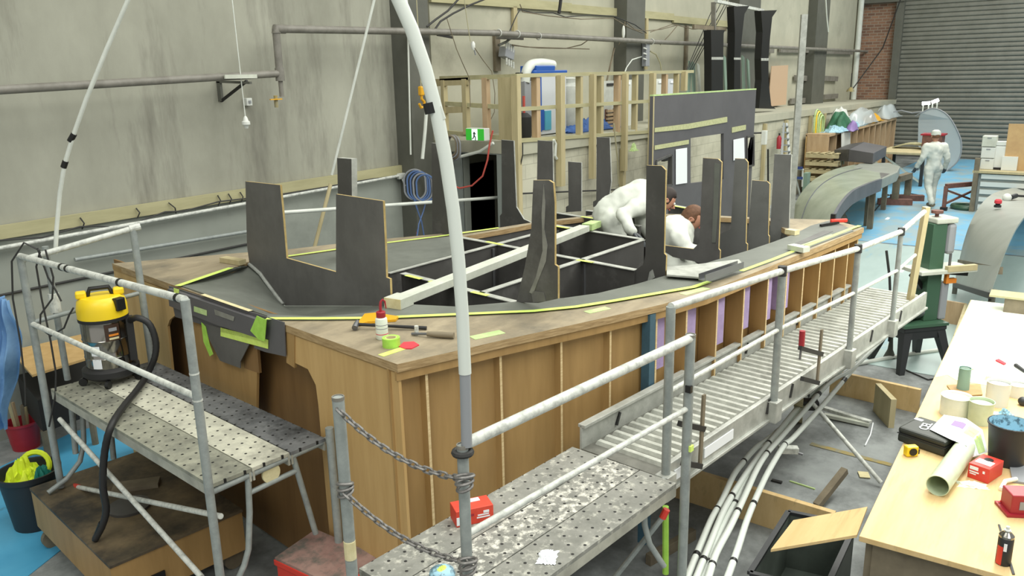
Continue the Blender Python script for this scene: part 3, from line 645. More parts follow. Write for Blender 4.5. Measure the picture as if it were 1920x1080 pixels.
# pale masking on the ply rim
tape('masking_tape', [(885, 634), (942, 622)], .07, 'lime_pale', ZD+.0005, par=mo)
tape('masking_tape', [(1100, 586), (1140, 577)], .06, 'lime_pale', ZD+.0005, par=mo)
tape('masking_tape', [(1280, 552), (1325, 540)], .06, 'lime_pale', ZD+.0005, par=mo)
tape('masking_tape', [(714, 667), (765, 650)], .045, 'lime', ZD+.0005, par=mo)
# left side deck and foredeck
slab_('side_deck', [(537, 486), (640, 471), (725, 459), (852, 444), (861, 446), (865, 475), (727, 512), (690, 512), (540, 512)], 'deck_grey')
tape('masking_tape', [(520, 483), (640, 466), (725, 455), (815, 444), (935, 427)], .035)
def fd(u, w):
    def lerp(g, t): t *= len(g)-1; i = min(len(g)-2, int(t)); f = t-i; return g[i].lerp(g[i+1], f)
    a, b = lerp(fd_a, u), lerp(fd_b, u); q = a.lerp(b, w); q.z -= .03*sin(pi*w)*sin(pi*u); return q
fd_a = [Z(437, 502, ZD+.01), Z(385, 518, ZD+.01)]+poly(fgrid, ZD+.01); fd_b = [Z(452, 499, ZD+.01), bl3[0]]+bl3
MB().grid(fd, 48, 10, (0, 0, -.01)).build('foredeck', 'deck_grey', bo, smooth=True)
tape('masking_tape', [(333, 536), (433, 502)], .05, z=ZD+.013)
tape('masking_tape', [(380, 552), (420, 566), (470, 583)], .03, 'foam_pale', ZD+.014)
MB().tube([PL(x, y, (P1[0]-.012, P1[1]), BT)+UP*.008 for x, y in ((467, 497), (478, 506), (488, 515), (503, 536), (515, 552), (531, 573))], .014, 8).build('corner_fillet', 'fillet', bo, smooth=True)
# skirt on the transom
def skirt(name, pts, m, o, th=.006, par=bo, **k):
    P = CN - N_in*o; return MB().prism([PL(x, y, P, TA) for x, y in pts], -N_in*th).build(name, m, par, **k)
skirt('transom_skirt', [(318, 536), (534, 604), (537, 668), (500, 660), (478, 652), (480, 637), (416, 618), (330, 594)], 'panel_grey', .004)
skirt('transom_skirt', [(380, 604), (475, 632), (452, 678), (452, 690), (414, 676), (396, 640)], 'carbon', .006)
skirt('transom_rim', [(322, 540), (500, 601), (498, 634), (410, 606), (325, 572)], 'panel_grey', .012, .03)
skirt('masking_tape', [(414, 614), (503, 637), (503, 654), (414, 630)], 'lime', .014, .002)
skirt('masking_tape', [(482, 592), (500, 600), (497, 640), (486, 637), (470, 620)], 'lime_deep', .044, .003)
skirt('masking_tape', [(378, 604), (386, 612), (393, 645), (400, 664), (394, 668), (382, 640)], 'lime_deep', .014, .003)
skirt('masking_tape', [(364, 574), (388, 582), (388, 592), (364, 584)], 'lime_pale', .044, .002)
skirt('masking_tape', [(326, 540), (336, 543), (335, 556), (327, 552)], 'lime', .044, .002)
skirt('filler_smear', [(402, 580), (440, 594), (438, 602), (404, 590)], 'filler', .044, .002)
MB().prism([PL(x, y, CN-N_in*.012, TA) for x, y in ((416, 614), (498, 636), (500, 642), (414, 622))], -N_in*.004).build('slot', 'black', bo)
# inner skin below the deck opening
ZI = .95
op3 = poly(opening, ZD-.004); m = MB(); k = len(op3); th = Vec((0, 0, -(ZD-ZI)))
cen = sum(op3, Vec((0, 0, 0)))/k
vs = op3 + [q.lerp(cen, .05)+th for q in op3]; vs2 = [q + (q-Vec((cen.x, cen.y, q.z))).normalized()*.006 for q in vs]
m.add(vs + vs2, [(i, (i+1) % k, k+(i+1) % k, k+i) for i in range(k)] + [(2*k+i, 3*k+i, 3*k+(i+1) % k, 2*k+(i+1) % k) for i in range(k)] + [(i, 2*k+i, 2*k+(i+1) % k, (i+1) % k) for i in range(k)])
m.prism([q.lerp(cen, .02)+th for q in op3], (0, 0, -.02)); m.build('inner_skin', 'carbon_dark', bo)
# bulkheads
N_b = Vec((sin(BT), -cos(BT), 0))
def bulk(pts, P, m='carbon', th=.016, em='foam_edge', name='bulkhead', **k):
    mb = MB().prism([PL(x, y, P, BT) for x, y in pts], N_b*th); n = len(pts); mb.m = [0]*(len(mb.f)-n) + [1]*n
    return mb.build(name, [m, em], bo, **k)
P2 = (4.023, 2.922); P3 = (5.192, 2.667); P4 = (6.252, 3.171); P5 = (6.481, 2.32); P6 = (6.972, 2.3); P7 = (7.359, 2.236)
bulk([(460, 340), (525, 347), (531, 410), (537, 484), (630, 510), (630, 364), (718, 377), (722, 460), (724, 520), (731, 523), (733, 574), (640, 573), (535, 573), (505, 538), (468, 497), (463, 460)], P1, label='dark bulkhead with a deep square notch')
bulk([(1000, 338), (1029, 338), (1037, 343), (1040, 380), (1040, 496), (1046, 500), (1046, 560), (1010, 568), (968, 567), (984, 500), (996, 430)], P2, 'carbon_dark')
def smear(pts, P, m='filler'): MB().prism([PL(x, y, Vec((P[0], P[1], 0))-N_b*.001, BT) for x, y in pts], -N_b*.003).build('filler_smear', m, bo)
smear([(1020, 345), (1023, 380), (1021, 430), (1027, 460), (1024, 490), (1008, 530), (1000, 552), (993, 548), (1005, 520), (1018, 470), (1016, 400)], P2)
smear([(996, 545), (1020, 548), (1024, 565), (1000, 567)], P2, 'carbon')
bulk([(632, 296), (659, 298), (661, 470), (636, 466)], P2, 'carbon_dark', .05, 'top_trim')
bulk([(1212, 310), (1240, 311), (1248, 319), (1245, 475), (1249, 479), (1247, 531), (1150, 548), (1190, 507), (1205, 497), (1210, 478)], P3, 'carbon_dark')
smear([(1228, 520), (1214, 530), (1218, 510), (1224, 505)], P3, 'fillet')
bulk([(809, 268), (834, 270), (838, 340), (846, 380), (849, 440), (811, 446)], P3, 'carbon_dark', em='top_trim')
bulk([(1318, 296), (1346, 298), (1353, 304), (1347, 466), (1350, 470), (1349, 500), (1262, 482), (1246, 472), (1246, 460), (1300, 467), (1311, 455)], P4)
smear([(1340, 305), (1350, 308), (1346, 400), (1342, 455), (1335, 455), (1338, 380)], P4, 'deck_grey')
bulk([(940, 262), (963, 264), (966, 340), (968, 388), (982, 411), (1000, 419), (1040, 424), (1040, 441), (938, 430), (937, 405), (941, 400)], P4, 'carbon_dark', em='top_trim')
bulk([(1008, 263), (1036, 265), (1038, 400), (1006, 402)], P5, em='top_trim')
bulk([(1378, 297), (1397, 298), (1402, 304), (1398, 455), (1401, 458), (1400, 487), (1345, 482), (1348, 440), (1370, 430)], P5, 'carbon_lite')
bulk([(1065, 303), (1090, 305), (1090, 396), (1061, 398), (1061, 388), (1066, 385)], P6, em='top_trim')
bulk([(1410, 338), (1438, 340), (1443, 345), (1440, 440), (1442, 443), (1441, 478), (1402, 486), (1402, 446)], P6, 'carbon_lite')
bulk([(1119, 257), (1143, 258), (1146, 340), (1143, 362), (1152, 384), (1112, 388), (1112, 378), (1118, 375)], P7, em='top_trim')
bulk([(1452, 289), (1484, 290), (1483, 300), (1479, 428), (1478, 456), (1443, 470), (1443, 440)], P7, 'carbon_lite', em='top_trim')
# frames across and stringers along, with pale top edges
def frame(a, b, P=None, zb=1.0, m='carbon_dark', name='frame', z=ZD):
    A, B = Z(a[0], a[1], z), Z(b[0], b[1], z); t = (B-A).normalized(); s_ = Vec((-t.y, t.x, 0))*.014
    f = MB().hexa([off(A-s_, zb), off(A+s_, zb), off(B+s_, zb), off(B-s_, zb), A-s_, A+s_, B+s_, B-s_]).build(name, m, bo)
    s_ = s_*1.9; MB().hexa([A-s_, A+s_, B+s_, B-s_]+[q+Vec((0, 0, .006)) for q in (A-s_, A+s_, B+s_, B-s_)]).build('top_edge', 'top_trim', f)
    return A, B, t
frame((755, 513), (966, 567)); frame((861, 445), (1192, 507)); frame((1040, 423), (1204, 449)); frame((1040, 399), (1200, 424)); frame((1100, 395), (1290, 420)); frame((1255, 384), (1330, 398))
frame((727, 513), (1000, 440), name='stringer'); frame((900, 551), (1205, 450), name='stringer')
for a_, b_ in (((762, 516), (790, 523)), ((885, 547), (915, 554)), ((912, 453), (942, 459)), ((1082, 487), (1112, 492)), ((1042, 424), (1066, 428)), ((1090, 406), (1118, 410)), ((806, 527), (820, 531)), ((1258, 385), (1290, 391))):
    tape('masking_tape', [a_, b_], .04, z=ZD+.007)
for px, y0, y1 in ((925, 462, 540), (1097, 490, 560), (1046, 428, 455)):
    q = Z(px, y0, ZD); MB().tube([off(q, ZD-.02), off(q, 1.0)], .012, 8).build('support_rod', 'steel_grey', bo)
for px, py in ((812, 562), (1122, 470)):
    q = Z(px, py, 1.5); MB().prism([q, q+Vec((.0, -.05, 0)), q+Vec((0, -.02, .13))], (.004, 0, 0)).build('tape_tail', 'lime_deep', bo)
# scoop and pocket near the far end of the deck
slab_('deck_pocket', [(1478, 462), (1545, 432), (1562, 434), (1500, 460)], 'carbon', ZD+.011, .002)
# ---------------------------------------------------------------- loose things on the deck
wb = thing('long_batten', 'long white batten lying across the boat frames', 'batten')
A, B = Z(757, 570, ZD+.012), Z(1096, 434, ZD+.012); dz = Vec((0, 0, .031))
MB().bar(A+dz, B+dz, .1, .055).build('bar', 'timber_white', wb, bevel=.003)
t = (A-B).normalized(); MB().bar(A+dz-t*.02, A+dz+t*.11, .13, .066).build('end_block', 'timber_white', wb, bevel=.003); MB().bar(A+dz+t*.11, A+dz+t*.114, .128, .064).build('end_grain', 'foam_pale', wb)
MB().bar(B+dz-t*.05, B+dz-t*.25, .102, .057).build('green_end', 'lime_pale', wb)
q = Z(437, 494, ZD); MB().box(q+Vec((.0, 0, .022)), (.07, .24, .042), BT-pi/2+.2).build('timber_block', 'timber', bevel=.003, label='short timber offcut lying on the deck left of the notched bulkhead', cat='timber block')
q = Z(1485, 439, ZD+.012); MB().box(q+Vec((0, 0, .02)), (.07, .1, .04), -.3).build('foam_block', 'foam_pale', label='small cream foam block beside the tallest right bulkhead', cat='foam block')
a, b = Z(1482, 467, ZD+.014), Z(1512, 473, ZD+.014); MB().bar(a+Vec((0, 0, .02)), b+Vec((0, 0, .02)), .08, .04).build('packing_block', 'timber_white', label='white packing block lying across the lime tape', cat='block')
cb = thing('hand_clamp', 'red-handled clamp lying on the far end of the deck', 'clamp')
q = Z(1572, 420, ZD+.012); MB().bar(q+Vec((-.05, .06, .03)), q+Vec((.06, -.06, .03)), .03, .035).build('handle', 'red', cb, bevel=.01); MB().bar(q+Vec((-.22, .1, .012)), q+Vec((0, .0, .015)), .02, .02).build('bar', 'black', cb); MB().box(q+Vec((.0, .05, .05)), (.04, .04, .08)).build('jaw', 'black', cb)
lb = MB().prism(poly([(1250, 503), (1300, 499), (1385, 489), (1394, 499), (1330, 516), (1316, 523), (1250, 518)], ZD+.03), (0, 0, .012)); lb.build('loose_board', 'top_trim', label='pale grey board lying on the deck edge under the channel', cat='board')
MB().prism(poly([(1262, 520), (1300, 523), (1330, 516), (1380, 502), (1370, 498), (1260, 510)], ZD+.012), (0, 0, .018)).build('board_underlay', 'carbon', label='dark packing under the loose pale board', cat='packing')
A, B = Z(1316, 527, ZD+.045), Z(1388, 502, ZD+.045); t = (B-A).normalized(); s_ = Vec((-t.y, t.x, 0))
m = MB(); m.bar(A+UP*.004, B+UP*.004, .05, .006); m.bar(A-s_*.024+UP*.024, B-s_*.024+UP*.024, .005, .045); m.bar(A+s_*.024+UP*.024, B+s_*.024+UP*.024, .005, .045)
m.build('metal_channel', 'steel_grey', label='grey metal channel lying on the pale loose board', cat='channel')
# squeeze bottle
sq = thing('squeeze_bottle', 'white squeeze bottle with red bent spout on the mould corner', 'bottle')
q = Z(717, 635, ZD); h = .145
MB().lathe([(.03, 0), (.034, .006), (.034, .1), (.032, .118), (.02, .128), (.02, .132)], q, 20).build('bottle_body', 'frosted', sq, smooth=True)
MB().lathe([(.025, .125), (.026, .127), (.026, .155), (.022, .158)], q, 18).build('cap', 'crimson', sq, smooth=True)
MB().tube([q+Vec((0, 0, .155)), q+Vec((0, 0, .19)), q+Vec((.003, -.002, .212)), q+Vec((.012, -.008, .224)), q+Vec((.022, -.014, .212)), q+Vec((.026, -.017, .17))], [.008, .008, .007, .006, .005, .003], 8).build('spout', 'crimson', sq, smooth=True)
for dz in (.03, .062, .082): MB().lathe([(.0344, dz), (.0344, dz+.004)], q, 20).build('print_line', 'red_cloth' if dz == .03 else 'grey_plastic', sq)
tr = thing('tape_roll', 'roll of lime green masking tape beside the squeeze bottle', 'tape roll')
q = Z(734, 649, ZD); MB().pipe(q, q+Vec((0, 0, .05)), .048, .018, 28).build('tape', 'lime_deep', tr, smooth=True); MB().pipe(q, q+Vec((0, 0, .05)), .03, .003, 24).build('core', 'foam_pale', tr, smooth=True)
MB().prism(poly([(748, 651), (757, 643), (776, 642), (786, 648), (772, 655), (758, 655)], ZD), (0, 0, .006)).build('sanding_pad', 'red_cloth', label='crumpled red cloth on the near corner of the mould', cat='cloth')
MB().prism(poly([(684, 592), (704, 590), (748, 597), (742, 603), (690, 607), (674, 612), (670, 610)], ZD+.002), (0, 0, .014)).build('dustpan', 'yellow_tool', label='yellow plastic spreader tray lying under the hammer', cat='tray')
hm = thing('hammer', 'claw hammer with black shaft lying on the yellow tray', 'hammer')
A, B = Z(668, 608, ZD+.03), Z(800, 615, ZD+.012)
MB().tube([A, A.lerp(B, .5), B], [.01, .009, .011], 8).build('shaft', 'black', hm, smooth=True)
d = (B-A).normalized(); s_ = Vec((-d.y, d.x, 0)); MB().tube([A+s_*.03+UP*.01, A, A-s_*.035-UP*.012], [.01, .016, .018], 8).build('head', 'steel_grey', hm, smooth=True)
ch = thing('wood_chisel', 'wooden handled mallet tool with a grey metal ferrule', 'tool')
A, B = Z(801, 626, ZD+.02), Z(851, 629, ZD+.02); MB().tube([A, A.lerp(B, .5), B], [.014, .018, .017], 10).build('handle', 'timber_grey', ch, smooth=True)
C_ = Z(772, 626, ZD+.01); MB().tube([A, C_], .008, 8).build('shaft', 'steel_grey', ch); q = Z(781, 619, ZD+.03); MB().tube([q-Vec((0, 0, .03)), q+Vec((0, 0, .025))], .012, 10).build('ferrule', 'galv_white', ch)
# ---------------------------------------------------------------- aluminium walkway
VA = radians(126.1)                 # a vertical plane square to the camera heading
ZW = 1.15; WA = radians(-6.4); W0 = (Z(1080, 835, ZW)+Z(1240, 890, ZW))/2; wu = U(WA); wv = U(WA+pi/2); WW = .5
def W(s, t, z): q = W0 + wu*s + wv*t; return Vec((q.x, q.y, z))
wk = thing('walkway', 'long ribbed aluminium walkway with guard rail beside the mould', 'walkway')
LW = 4.55; m = MB(); m.hexa([W(0, -WW/2, ZW-.03), W(LW, -WW/2, ZW-.03), W(LW, WW/2, ZW-.03), W(0, WW/2, ZW-.03), W(0, -WW/2, ZW-.012), W(LW, -WW/2, ZW-.012), W(LW, WW/2, ZW-.012), W(0, WW/2, ZW-.012)])
k = 0; s_ = .12
while s_ < LW-.03:
    m.hexa([W(s_-.024, -WW/2+.02, ZW-.014), W(s_+.024, -WW/2+.02, ZW-.014), W(s_+.024, WW/2-.03, ZW-.014), W(s_-.024, WW/2-.03, ZW-.014), W(s_-.015, -WW/2+.03, ZW+.01), W(s_+.015, -WW/2+.03, ZW+.01), W(s_+.015, WW/2-.04, ZW+.01), W(s_-.015, WW/2-.04, ZW+.01)]); s_ += .082
m.m = [1]*6+[0]*(len(m.f)-6); m.build('ribbed_tread', ['alu_rib', 'alu_base'], wk)
m = MB(); 
for t0, z0, z1 in ((-WW/2, ZW-.13, ZW+.03),): m.hexa([W(.06, t0-.03, z0), W(LW, t0-.03, z0), W(LW, t0, z0), W(.06, t0, z0), W(.06, t0-.03, z1), W(LW, t0-.03, z1), W(LW, t0, z1), W(.06, t0, z1)]); m.hexa([W(.06, t0-.05, z0), W(LW, t0-.05, z0), W(LW, t0, z0), W(.06, t0, z0), W(.06, t0-.05, z0+.02), W(LW, t0-.05, z0+.02), W(LW, t0, z0+.02), W(.06, t0, z0+.02)])
m.build('side_channel', 'alu', wk, bevel=.004)
m = MB(); t0 = WW/2
m.hexa([W(0, t0-.008, ZW-.08), W(4.0, t0-.008, ZW-.08), W(4.0, t0+.008, ZW-.08), W(0, t0+.008, ZW-.08), W(0, t0-.008, ZW+.13), W(4.0, t0-.008, ZW+.13), W(4.0, t0+.008, ZW+.13), W(0, t0+.008, ZW+.13)])
m.hexa([W(0, t0-.03, ZW+.115), W(4.0, t0-.03, ZW+.115), W(4.0, t0+.02, ZW+.115), W(0, t0+.02, ZW+.115), W(0, t0-.03, ZW+.135), W(4.0, t0-.03, ZW+.135), W(4.0, t0+.02, ZW+.135), W(0, t0+.02, ZW+.135)])
m.build('toe_board', 'alu', wk, bevel=.003)
for s_ in (.35, 1.2, 2.0, 2.9, 3.6):
    q = W(s_, t0-.012, ZW+.06); MB().bar(q+Vec((-.02, 0, -.04)), q+Vec((.02, 0, .03)), .012, .02).build('toe_clip', 'black', wk)
posts = []
for px, y0, y1, w in ((1240, 888, 575, .024), (1447, 752, 508, .024), (1569, 652, 466, .022), (1651, 598, 434, .02)):
    b = Z(px, y0, ZW); s_ = (b-W0).dot(wu); b = W(s_, -WW/2-.05, ZW); tp = VT(b, y1); posts.append((b, tp, s_))
    MB().tube([off(b, ZW-.12), tp], w, 14).build('post', 'galv', wk, smooth=True)
    MB().box(off(b, ZW-.06), (.09, .08, .14), WA).build('post_bracket', 'alu', wk, bevel=.004)
zt_ = [p[1] for p in posts]; e = zt_[-1]+(zt_[-1]-zt_[-2])*.75
MB().tube(zt_+[PL(1733, 397, zt_[-1], WA)], .021, 12).build('top_rail', 'galv_white', wk, smooth=True)
MB().tube([VT(p[0], yy) for p, yy in zip(posts, (735, 618, 549, 507))]+[PL(1716, 478, zt_[-1], WA)], .014, 10).build('mid_rail', 'galv_white', wk, smooth=True)
for p in posts[1:]: MB().tube([p[1]-UP*.03, p[1]+UP*.03], .028, 12).build('rail_coupler', 'cable', wk)
MB().box(W(.62, -WW/2-.034, ZW-.045), (.34, .006, .06), WA).build('white_label', 'paper', wk)
MB().box(W(.2, -WW/2-.034, ZW-.055), (.14, .006, .06), WA).build('white_label', 'paper', wk)
for s_ in (.25, 1.25, 1.6, 3.1, 3.8): q = W(s_, -WW/2-.034, ZW-.02); MB().bar(q-UP*.05+wu*-.01, q+UP*.04+wu*.02, .01, .02).build('rail_clip', 'cable', wk)
sp = MB(); A = W(4.5, -WW/2-.02, ZW+.02); sp.bar(Z(1706, 566, ZW-.02), PL(1737, 388, Z(1706, 566, ZW), VA), .05, .045); sp.build('timber_upright', 'timber', label='pale timber stick standing at the far end of the walkway', cat='stick')
st = thing('steel_prop', 'thin dark steel prop leaning on the walkway guard rail', 'prop')
A, B = Z(1668, 668, .02), posts[3][1]; P_ = A
q = [PL(x, y, Vec((A.x, A.y, 0)), VA) for x, y in ((1667, 640), (1671, 610), (1668, 520), (1662, 470))]
MB().tube(q, .014, 8).build('pole', 'cable', st, smooth=True); MB().lathe([(.07, 0), (.03, .1), (.016, .26)], A-Vec((0, 0, .02)), 12).build('foot', 'column', st, smooth=True)
def fclamp(label, bar, jaw1, jaw2, handle, m='timber_grey'):
    P = W(1, -WW/2-.075, ZW); c = thing('bar_clamp', label, 'clamp'); g = lambda p: PL(p[0], p[1], P, WA)
    MB().bar(g(bar[0]), g(bar[1]), .028, .012, up=wv).build('bar', m, c); o = wv*.03
    MB().bar(g(jaw1[0])+o, g(jaw1[1]), .025, .03, up=UP).build('sliding_jaw', 'cable', c); MB().bar(g(jaw2[0])+o*0, g(jaw2[1]), .025, .03, up=UP).build('fixed_jaw', 'cable', c)
    if handle: MB().tube([g(handle[0])+o, g(handle[1])+o], .02, 10).build('handle', 'crimson', c, smooth=True); MB().tube([g(handle[1])+o, g(handle[2])+o], .008, 8).build('screw', 'steel_grey', c)
fclamp('bar clamp with red handle gripping the walkway edge', ((1541, 618), (1532, 716)), ((1508, 654), (1541, 664)), ((1504, 710), (1534, 718)), ((1513, 622), (1511, 650), (1508, 676)))
fclamp('large bare bar clamp gripping the near walkway edge', ((1320, 740), (1312, 876)), ((1283, 797), (1320, 804)), ((1280, 868), (1314, 874)), None, 'timber_grey')
# ---------------------------------------------------------------- near platform
ZP = 1.2; PA = radians(-5.5); pu, pv = U(PA), U(PA+pi/2); PE = Z(1166, 870, ZP)
PLY = .66
def PP(s, t, z): q = PE + pu*s + pv*t; return Vec((q.x, q.y, z))
pf = thing('scaffold_platform', 'dirty perforated scaffold platform with chain gate at its near end', 'platform')
PR = Z(880, 1166, ZP); LP = (PE-PR).dot(pu)+.05
edges = [(-PLY/2, -PLY/6), (-PLY/6, PLY/6), (PLY/6, PLY/2)]
for ie, (t0, t1) in enumerate(edges):
    p = MB(); t0 += .003; t1 -= .003
    p.hexa([PP(-LP, t0, ZP-.02), PP(0, t0, ZP-.02), PP(0, t1, ZP-.02), PP(-LP, t1, ZP-.02), PP(-LP, t0, ZP), PP(0, t0, ZP), PP(0, t1, ZP), PP(-LP, t1, ZP)])
    o = p.build('plank', ['plank_right', 'plank_spotted', 'plank_right'][ie], pf)
    r = MB()
    for ta in (t0, t1-.012): r.hexa([PP(-LP, ta, ZP-.07), PP(-.0, ta, ZP-.07), PP(-.0, ta+.012, ZP-.07), PP(-LP, ta+.012, ZP-.07), PP(-LP, ta, ZP-.02), PP(0, ta, ZP-.02), PP(0, ta+.012, ZP-.02), PP(-LP, ta+.012, ZP-.02)])
    r.build('plank_flange', 'plank_side', o)
gp = {}
for nm, q, ytop, w in (('a', PP(.02, -PLY/2-.035, ZP), 628, .024), ('b', PR+Vec((0, -.0, 0)), 835, .021), ('c', Z(661, 1085, ZP), 745, .024)):
    tp = VT(q, ytop); gp[nm] = (q, tp); MB().tube([off(q, .0), tp], w, 16).build('post', 'galv', pf, smooth=True)
    MB().pipe(tp-UP*.01, tp+UP*.004, w+.001, .004).build('post_rim', 'pipe_grey', pf)
zlow = [VT(gp['b'][0], 1003), VT(gp['a'][0], 765)]
MB().tube([VT(gp['b'][0], 835)+pu*.02, VT(gp['a'][0], 634)], .022, 12).build('top_rail', 'galv_white', pf, smooth=True)
MB().tube(zlow, .014, 10).build('mid_rail', 'galv_white', pf, smooth=True)
for q in (VT(gp['b'][0], 848),): MB().torus(q, .03, .012, UP, 16, 8).build('coupler', 'cable', pf)
MB().box(VT(gp['a'][0], 726)-pu*.02-pv*.012, (.02, .03, .035), PA).build('tape_mark', 'black', pf); MB().box(VT(gp['a'][0], 838)-pv*.026, (.03, .012, .03), PA).build('tape_mark', 'lime', pf)
MB().tube([off(gp['c'][0]+Vec((-.004, -.004, 0)), 1.3), off(gp['c'][0]+Vec((-.004, -.004, 0)), 1.38)], .0245, 14).build('tape_wrap', 'foam_pale', pf)
PN = gp['a'][0]
MB().tube([PL(x, y, PN, PA+pi/2) for x, y in ((1245, 900), (1205, 918))], .015, 10).build('cross_tube', 'galv', pf)
MB().tube([PL(x, y, PN-pu*.12, VA) for x, y in ((1207, 945), (1209, 985), (1218, 1020), (1245, 1062))], .015, 10).build('leg', 'galv', pf, smooth=True)
b_ = MB().tube([PL(x, y, PN-pu*.06, VA) for x, y in ((1246, 965), (1155, 1080), (1120, 1125))], .014, 10).build('brace', 'galv', pf)
MB().tube([PL(x, y, PN-pu*.06, VA) for x, y in ((1250, 955), (1242, 971))], .018, 10).build('brace_end', 'red', pf)
MB().tube([PL(1248, y, PN+pu*.05, VA) for y in (950, 1075)], .017, 8).build('leg', 'lime_deep', pf, label='olive green painted leg')
def chain(label, A, B, sag, par_name, turn):
    c = thing('chain', label, 'chain'); N = 64; pts = []
    for i in range(N+1):
        u = i/N; q = A.lerp(B, u); q = q-UP*sag*4*u*(1-u); pts.append(q)
    L = sum((pts[i+1]-pts[i]).length for i in range(N)); step = .0335; k = int(L/step); acc = 0; j = 0
    for i in range(k):
        d = (i+.5)*step
        while j < N-1 and acc+(pts[j+1]-pts[j]).length < d: acc += (pts[j+1]-pts[j]).length; j += 1
        seg = pts[j+1]-pts[j]; q = pts[j]+seg*((d-acc)/seg.length); t = seg.normalized(); s1 = t.cross(UP).normalized(); s2 = t.cross(s1)
        MB().torus(q, .0115, .0048, s1 if i % 2 else (s2+s1*.3).normalized(), 14, 6, .0105, t).build('link', 'chain', c, smooth=True)
    P = B; w = MB()
    for d in range(3): w.torus(P+Vec((-.02, -.02, -.02+.022*d)), .028+.003*d, .006, UP+Vec((.2*d-.2, .25, 0)), 18, 6)
    w.build('chain_wrap', 'chain', c, smooth=True)
    return c
tow = (CAM-gp['b'][0]); tow.z = 0; tow.normalize()
chain('upper steel chain sagging between the two near posts', VT(gp['c'][0], 762)+tow*.026, VT(gp['b'][0], 890)+tow*.03, .06, '', 0)
cl2 = chain('lower steel chain sagging almost to the platform', VT(gp['c'][0], 918)+tow*.026, VT(gp['b'][0], 1045)+tow*.03, .055, '', 1)
w = MB(); q = VT(gp['c'][0], 915)
for d in range(3): w.torus(q+Vec((0, 0, .02*d-.02)), .03, .007, UP+Vec((.3*d-.3, .2, 0)), 18, 6)
w.build('chain_wrap', 'chain', cl2, smooth=True)
# tall white arched tube
at_ = thing('arched_tube', 'tall white arched plastic tube rising from the near scaffold post', 'tube')
Pb = gp['b'][0]; path = [(875, 836), (874, 780), (872, 700), (867, 590), (860, 490), (850, 395), (836, 300), (819, 212), (797, 128), (772, 55), (746, -4), (725, -45)]
MB().tube([PL(x, y, Pb, VA) for x, y in path[:3]], .02, 14).build('lower_sleeve', 'grey_plastic', at_, smooth=True)
MB().tube([PL(x, y, Pb, VA) for x, y in path[2:]], .0225, 14).build('arch', 'fibre_tube', at_, smooth=True)
MB().tube([PL(x, y, Pb, VA)+Vec((-.0, -.0, 0)) for x, y in ((806, 192), (811, 212))], .0245, 12).build('black_tape', 'black', at_); MB().bar(PL(822, 200, Pb, VA), PL(830, 224, Pb, VA), .03, .02).build('joint_tape', 'white_tube', at_)
# items on the near platform
gb = thing('glove_box', 'orange red cardboard glove box on the near scaffold platform', 'box')
A, B, C_ = Z(856, 990, ZP), Z(926, 975, ZP), Z(845, 962, ZP); ang = atan2((B-A).y, (B-A).x); L = (B-A).length; c = A + U(ang)*L/2 + U(ang+pi/2)*.05
MB().box(c+UP*.04, (L, .1, .08), ang).build('carton', 'red_box', gb, bevel=.003)
f = A + U(ang)*L/2 - U(ang+pi/2)*.0015
for du, zz, w_, h_ in ((.22, .03, .35, .006), (.22, .042, .3, .006), (.3, .055, .15, .012), (-.1, .05, .14, .01), (-.44, .03, .1, .04)): MB().box(f+U(ang)*du*L+UP*zz, (w_*L, .002, h_), ang).build('print_block', 'paper' if du != -.1 else 'crimson', gb)
MB().box(c+UP*.081+U(ang+pi/2)*.025, (L*.5, .03, .002), ang).build('print_block', 'paper', gb)
MB().rag(Z(1027, 1045, ZP+.002), .11, .08, .022, 11, a=.4).build('crumpled_tissue', 'paper', label='crumpled white rag on the near platform edge', cat='rag')
bl = thing('paint_tub', 'blue speckled tub with lime tape at the near end of the platform', 'tub')
q = Z(825, 1075, ZP); MB().lathe([(.05, 0), (.055, .02), (.05, .035), (.035, .045)], q-Vec((.02, .03, 0)), 16).build('tub_body', 'bucket_blue', bl, smooth=True); MB().rag(q+Vec((-.02, -.03, .044)), .05, .03, .012, 4).build('tape_scrap', 'lime', bl)
# ---------------------------------------------------------------- left scaffold trestle
A0 = Z(393, 910, ZP); la = radians(84.5); sa = radians(-5.5); lu, su = U(la), U(sa); LL, LS = 2.12, .72
def TT(s, t, z): q = A0 + lu*s + su*t; return Vec((q.x, q.y, z))
tr_ = thing('scaffold_trestle', 'grey scaffold trestle with perforated planks and guard rails, carrying the vacuum', 'scaffold')
for ie, (t0, t1) in enumerate(((0, LS/3), (LS/3, 2*LS/3), (2*LS/3, LS))):
    t0 += .004; t1 -= .004; p = MB(); p.hexa([TT(0, t0, ZP-.02), TT(0, t1, ZP-.02), TT(LL, t1, ZP-.02), TT(LL, t0, ZP-.02), TT(0, t0, ZP), TT(0, t1, ZP), TT(LL, t1, ZP), TT(LL, t0, ZP)])
    o = p.build('plank', ['plank_left', 'plank_pale', 'plank_dark'][ie], tr_); r = MB()
    for ta in (t0, t1-.012): r.hexa([TT(0, ta, ZP-.075), TT(0, ta+.012, ZP-.075), TT(LL, ta+.012, ZP-.075), TT(LL, ta, ZP-.075), TT(0, ta, ZP-.02), TT(0, ta+.012, ZP-.02), TT(LL, ta+.012, ZP-.02), TT(LL, ta, ZP-.02)])
    r.build('plank_flange', 'plank_side', o)
a_ = TT(-.03, -.02, ZP); b_ = Z(82, 728, ZP); d_ = TT(LL+.02, LS+.0, ZP); e_ = TT(-.05, LS-.005, ZP)
qa, qb = VT(a_, 562), VT(b_, 480)
dd = Z(286, 690, ZP); qd = VT(dd, 428)
MB().tube([off(a_, 0), qa], .023, 14).build('post', 'galv', tr_, smooth=True)
zb_ = VT(b_, 962).z; MB().tube([off(b_, max(.455, zb_)), qb], .024, 14).build('post', 'galv', tr_, smooth=True)
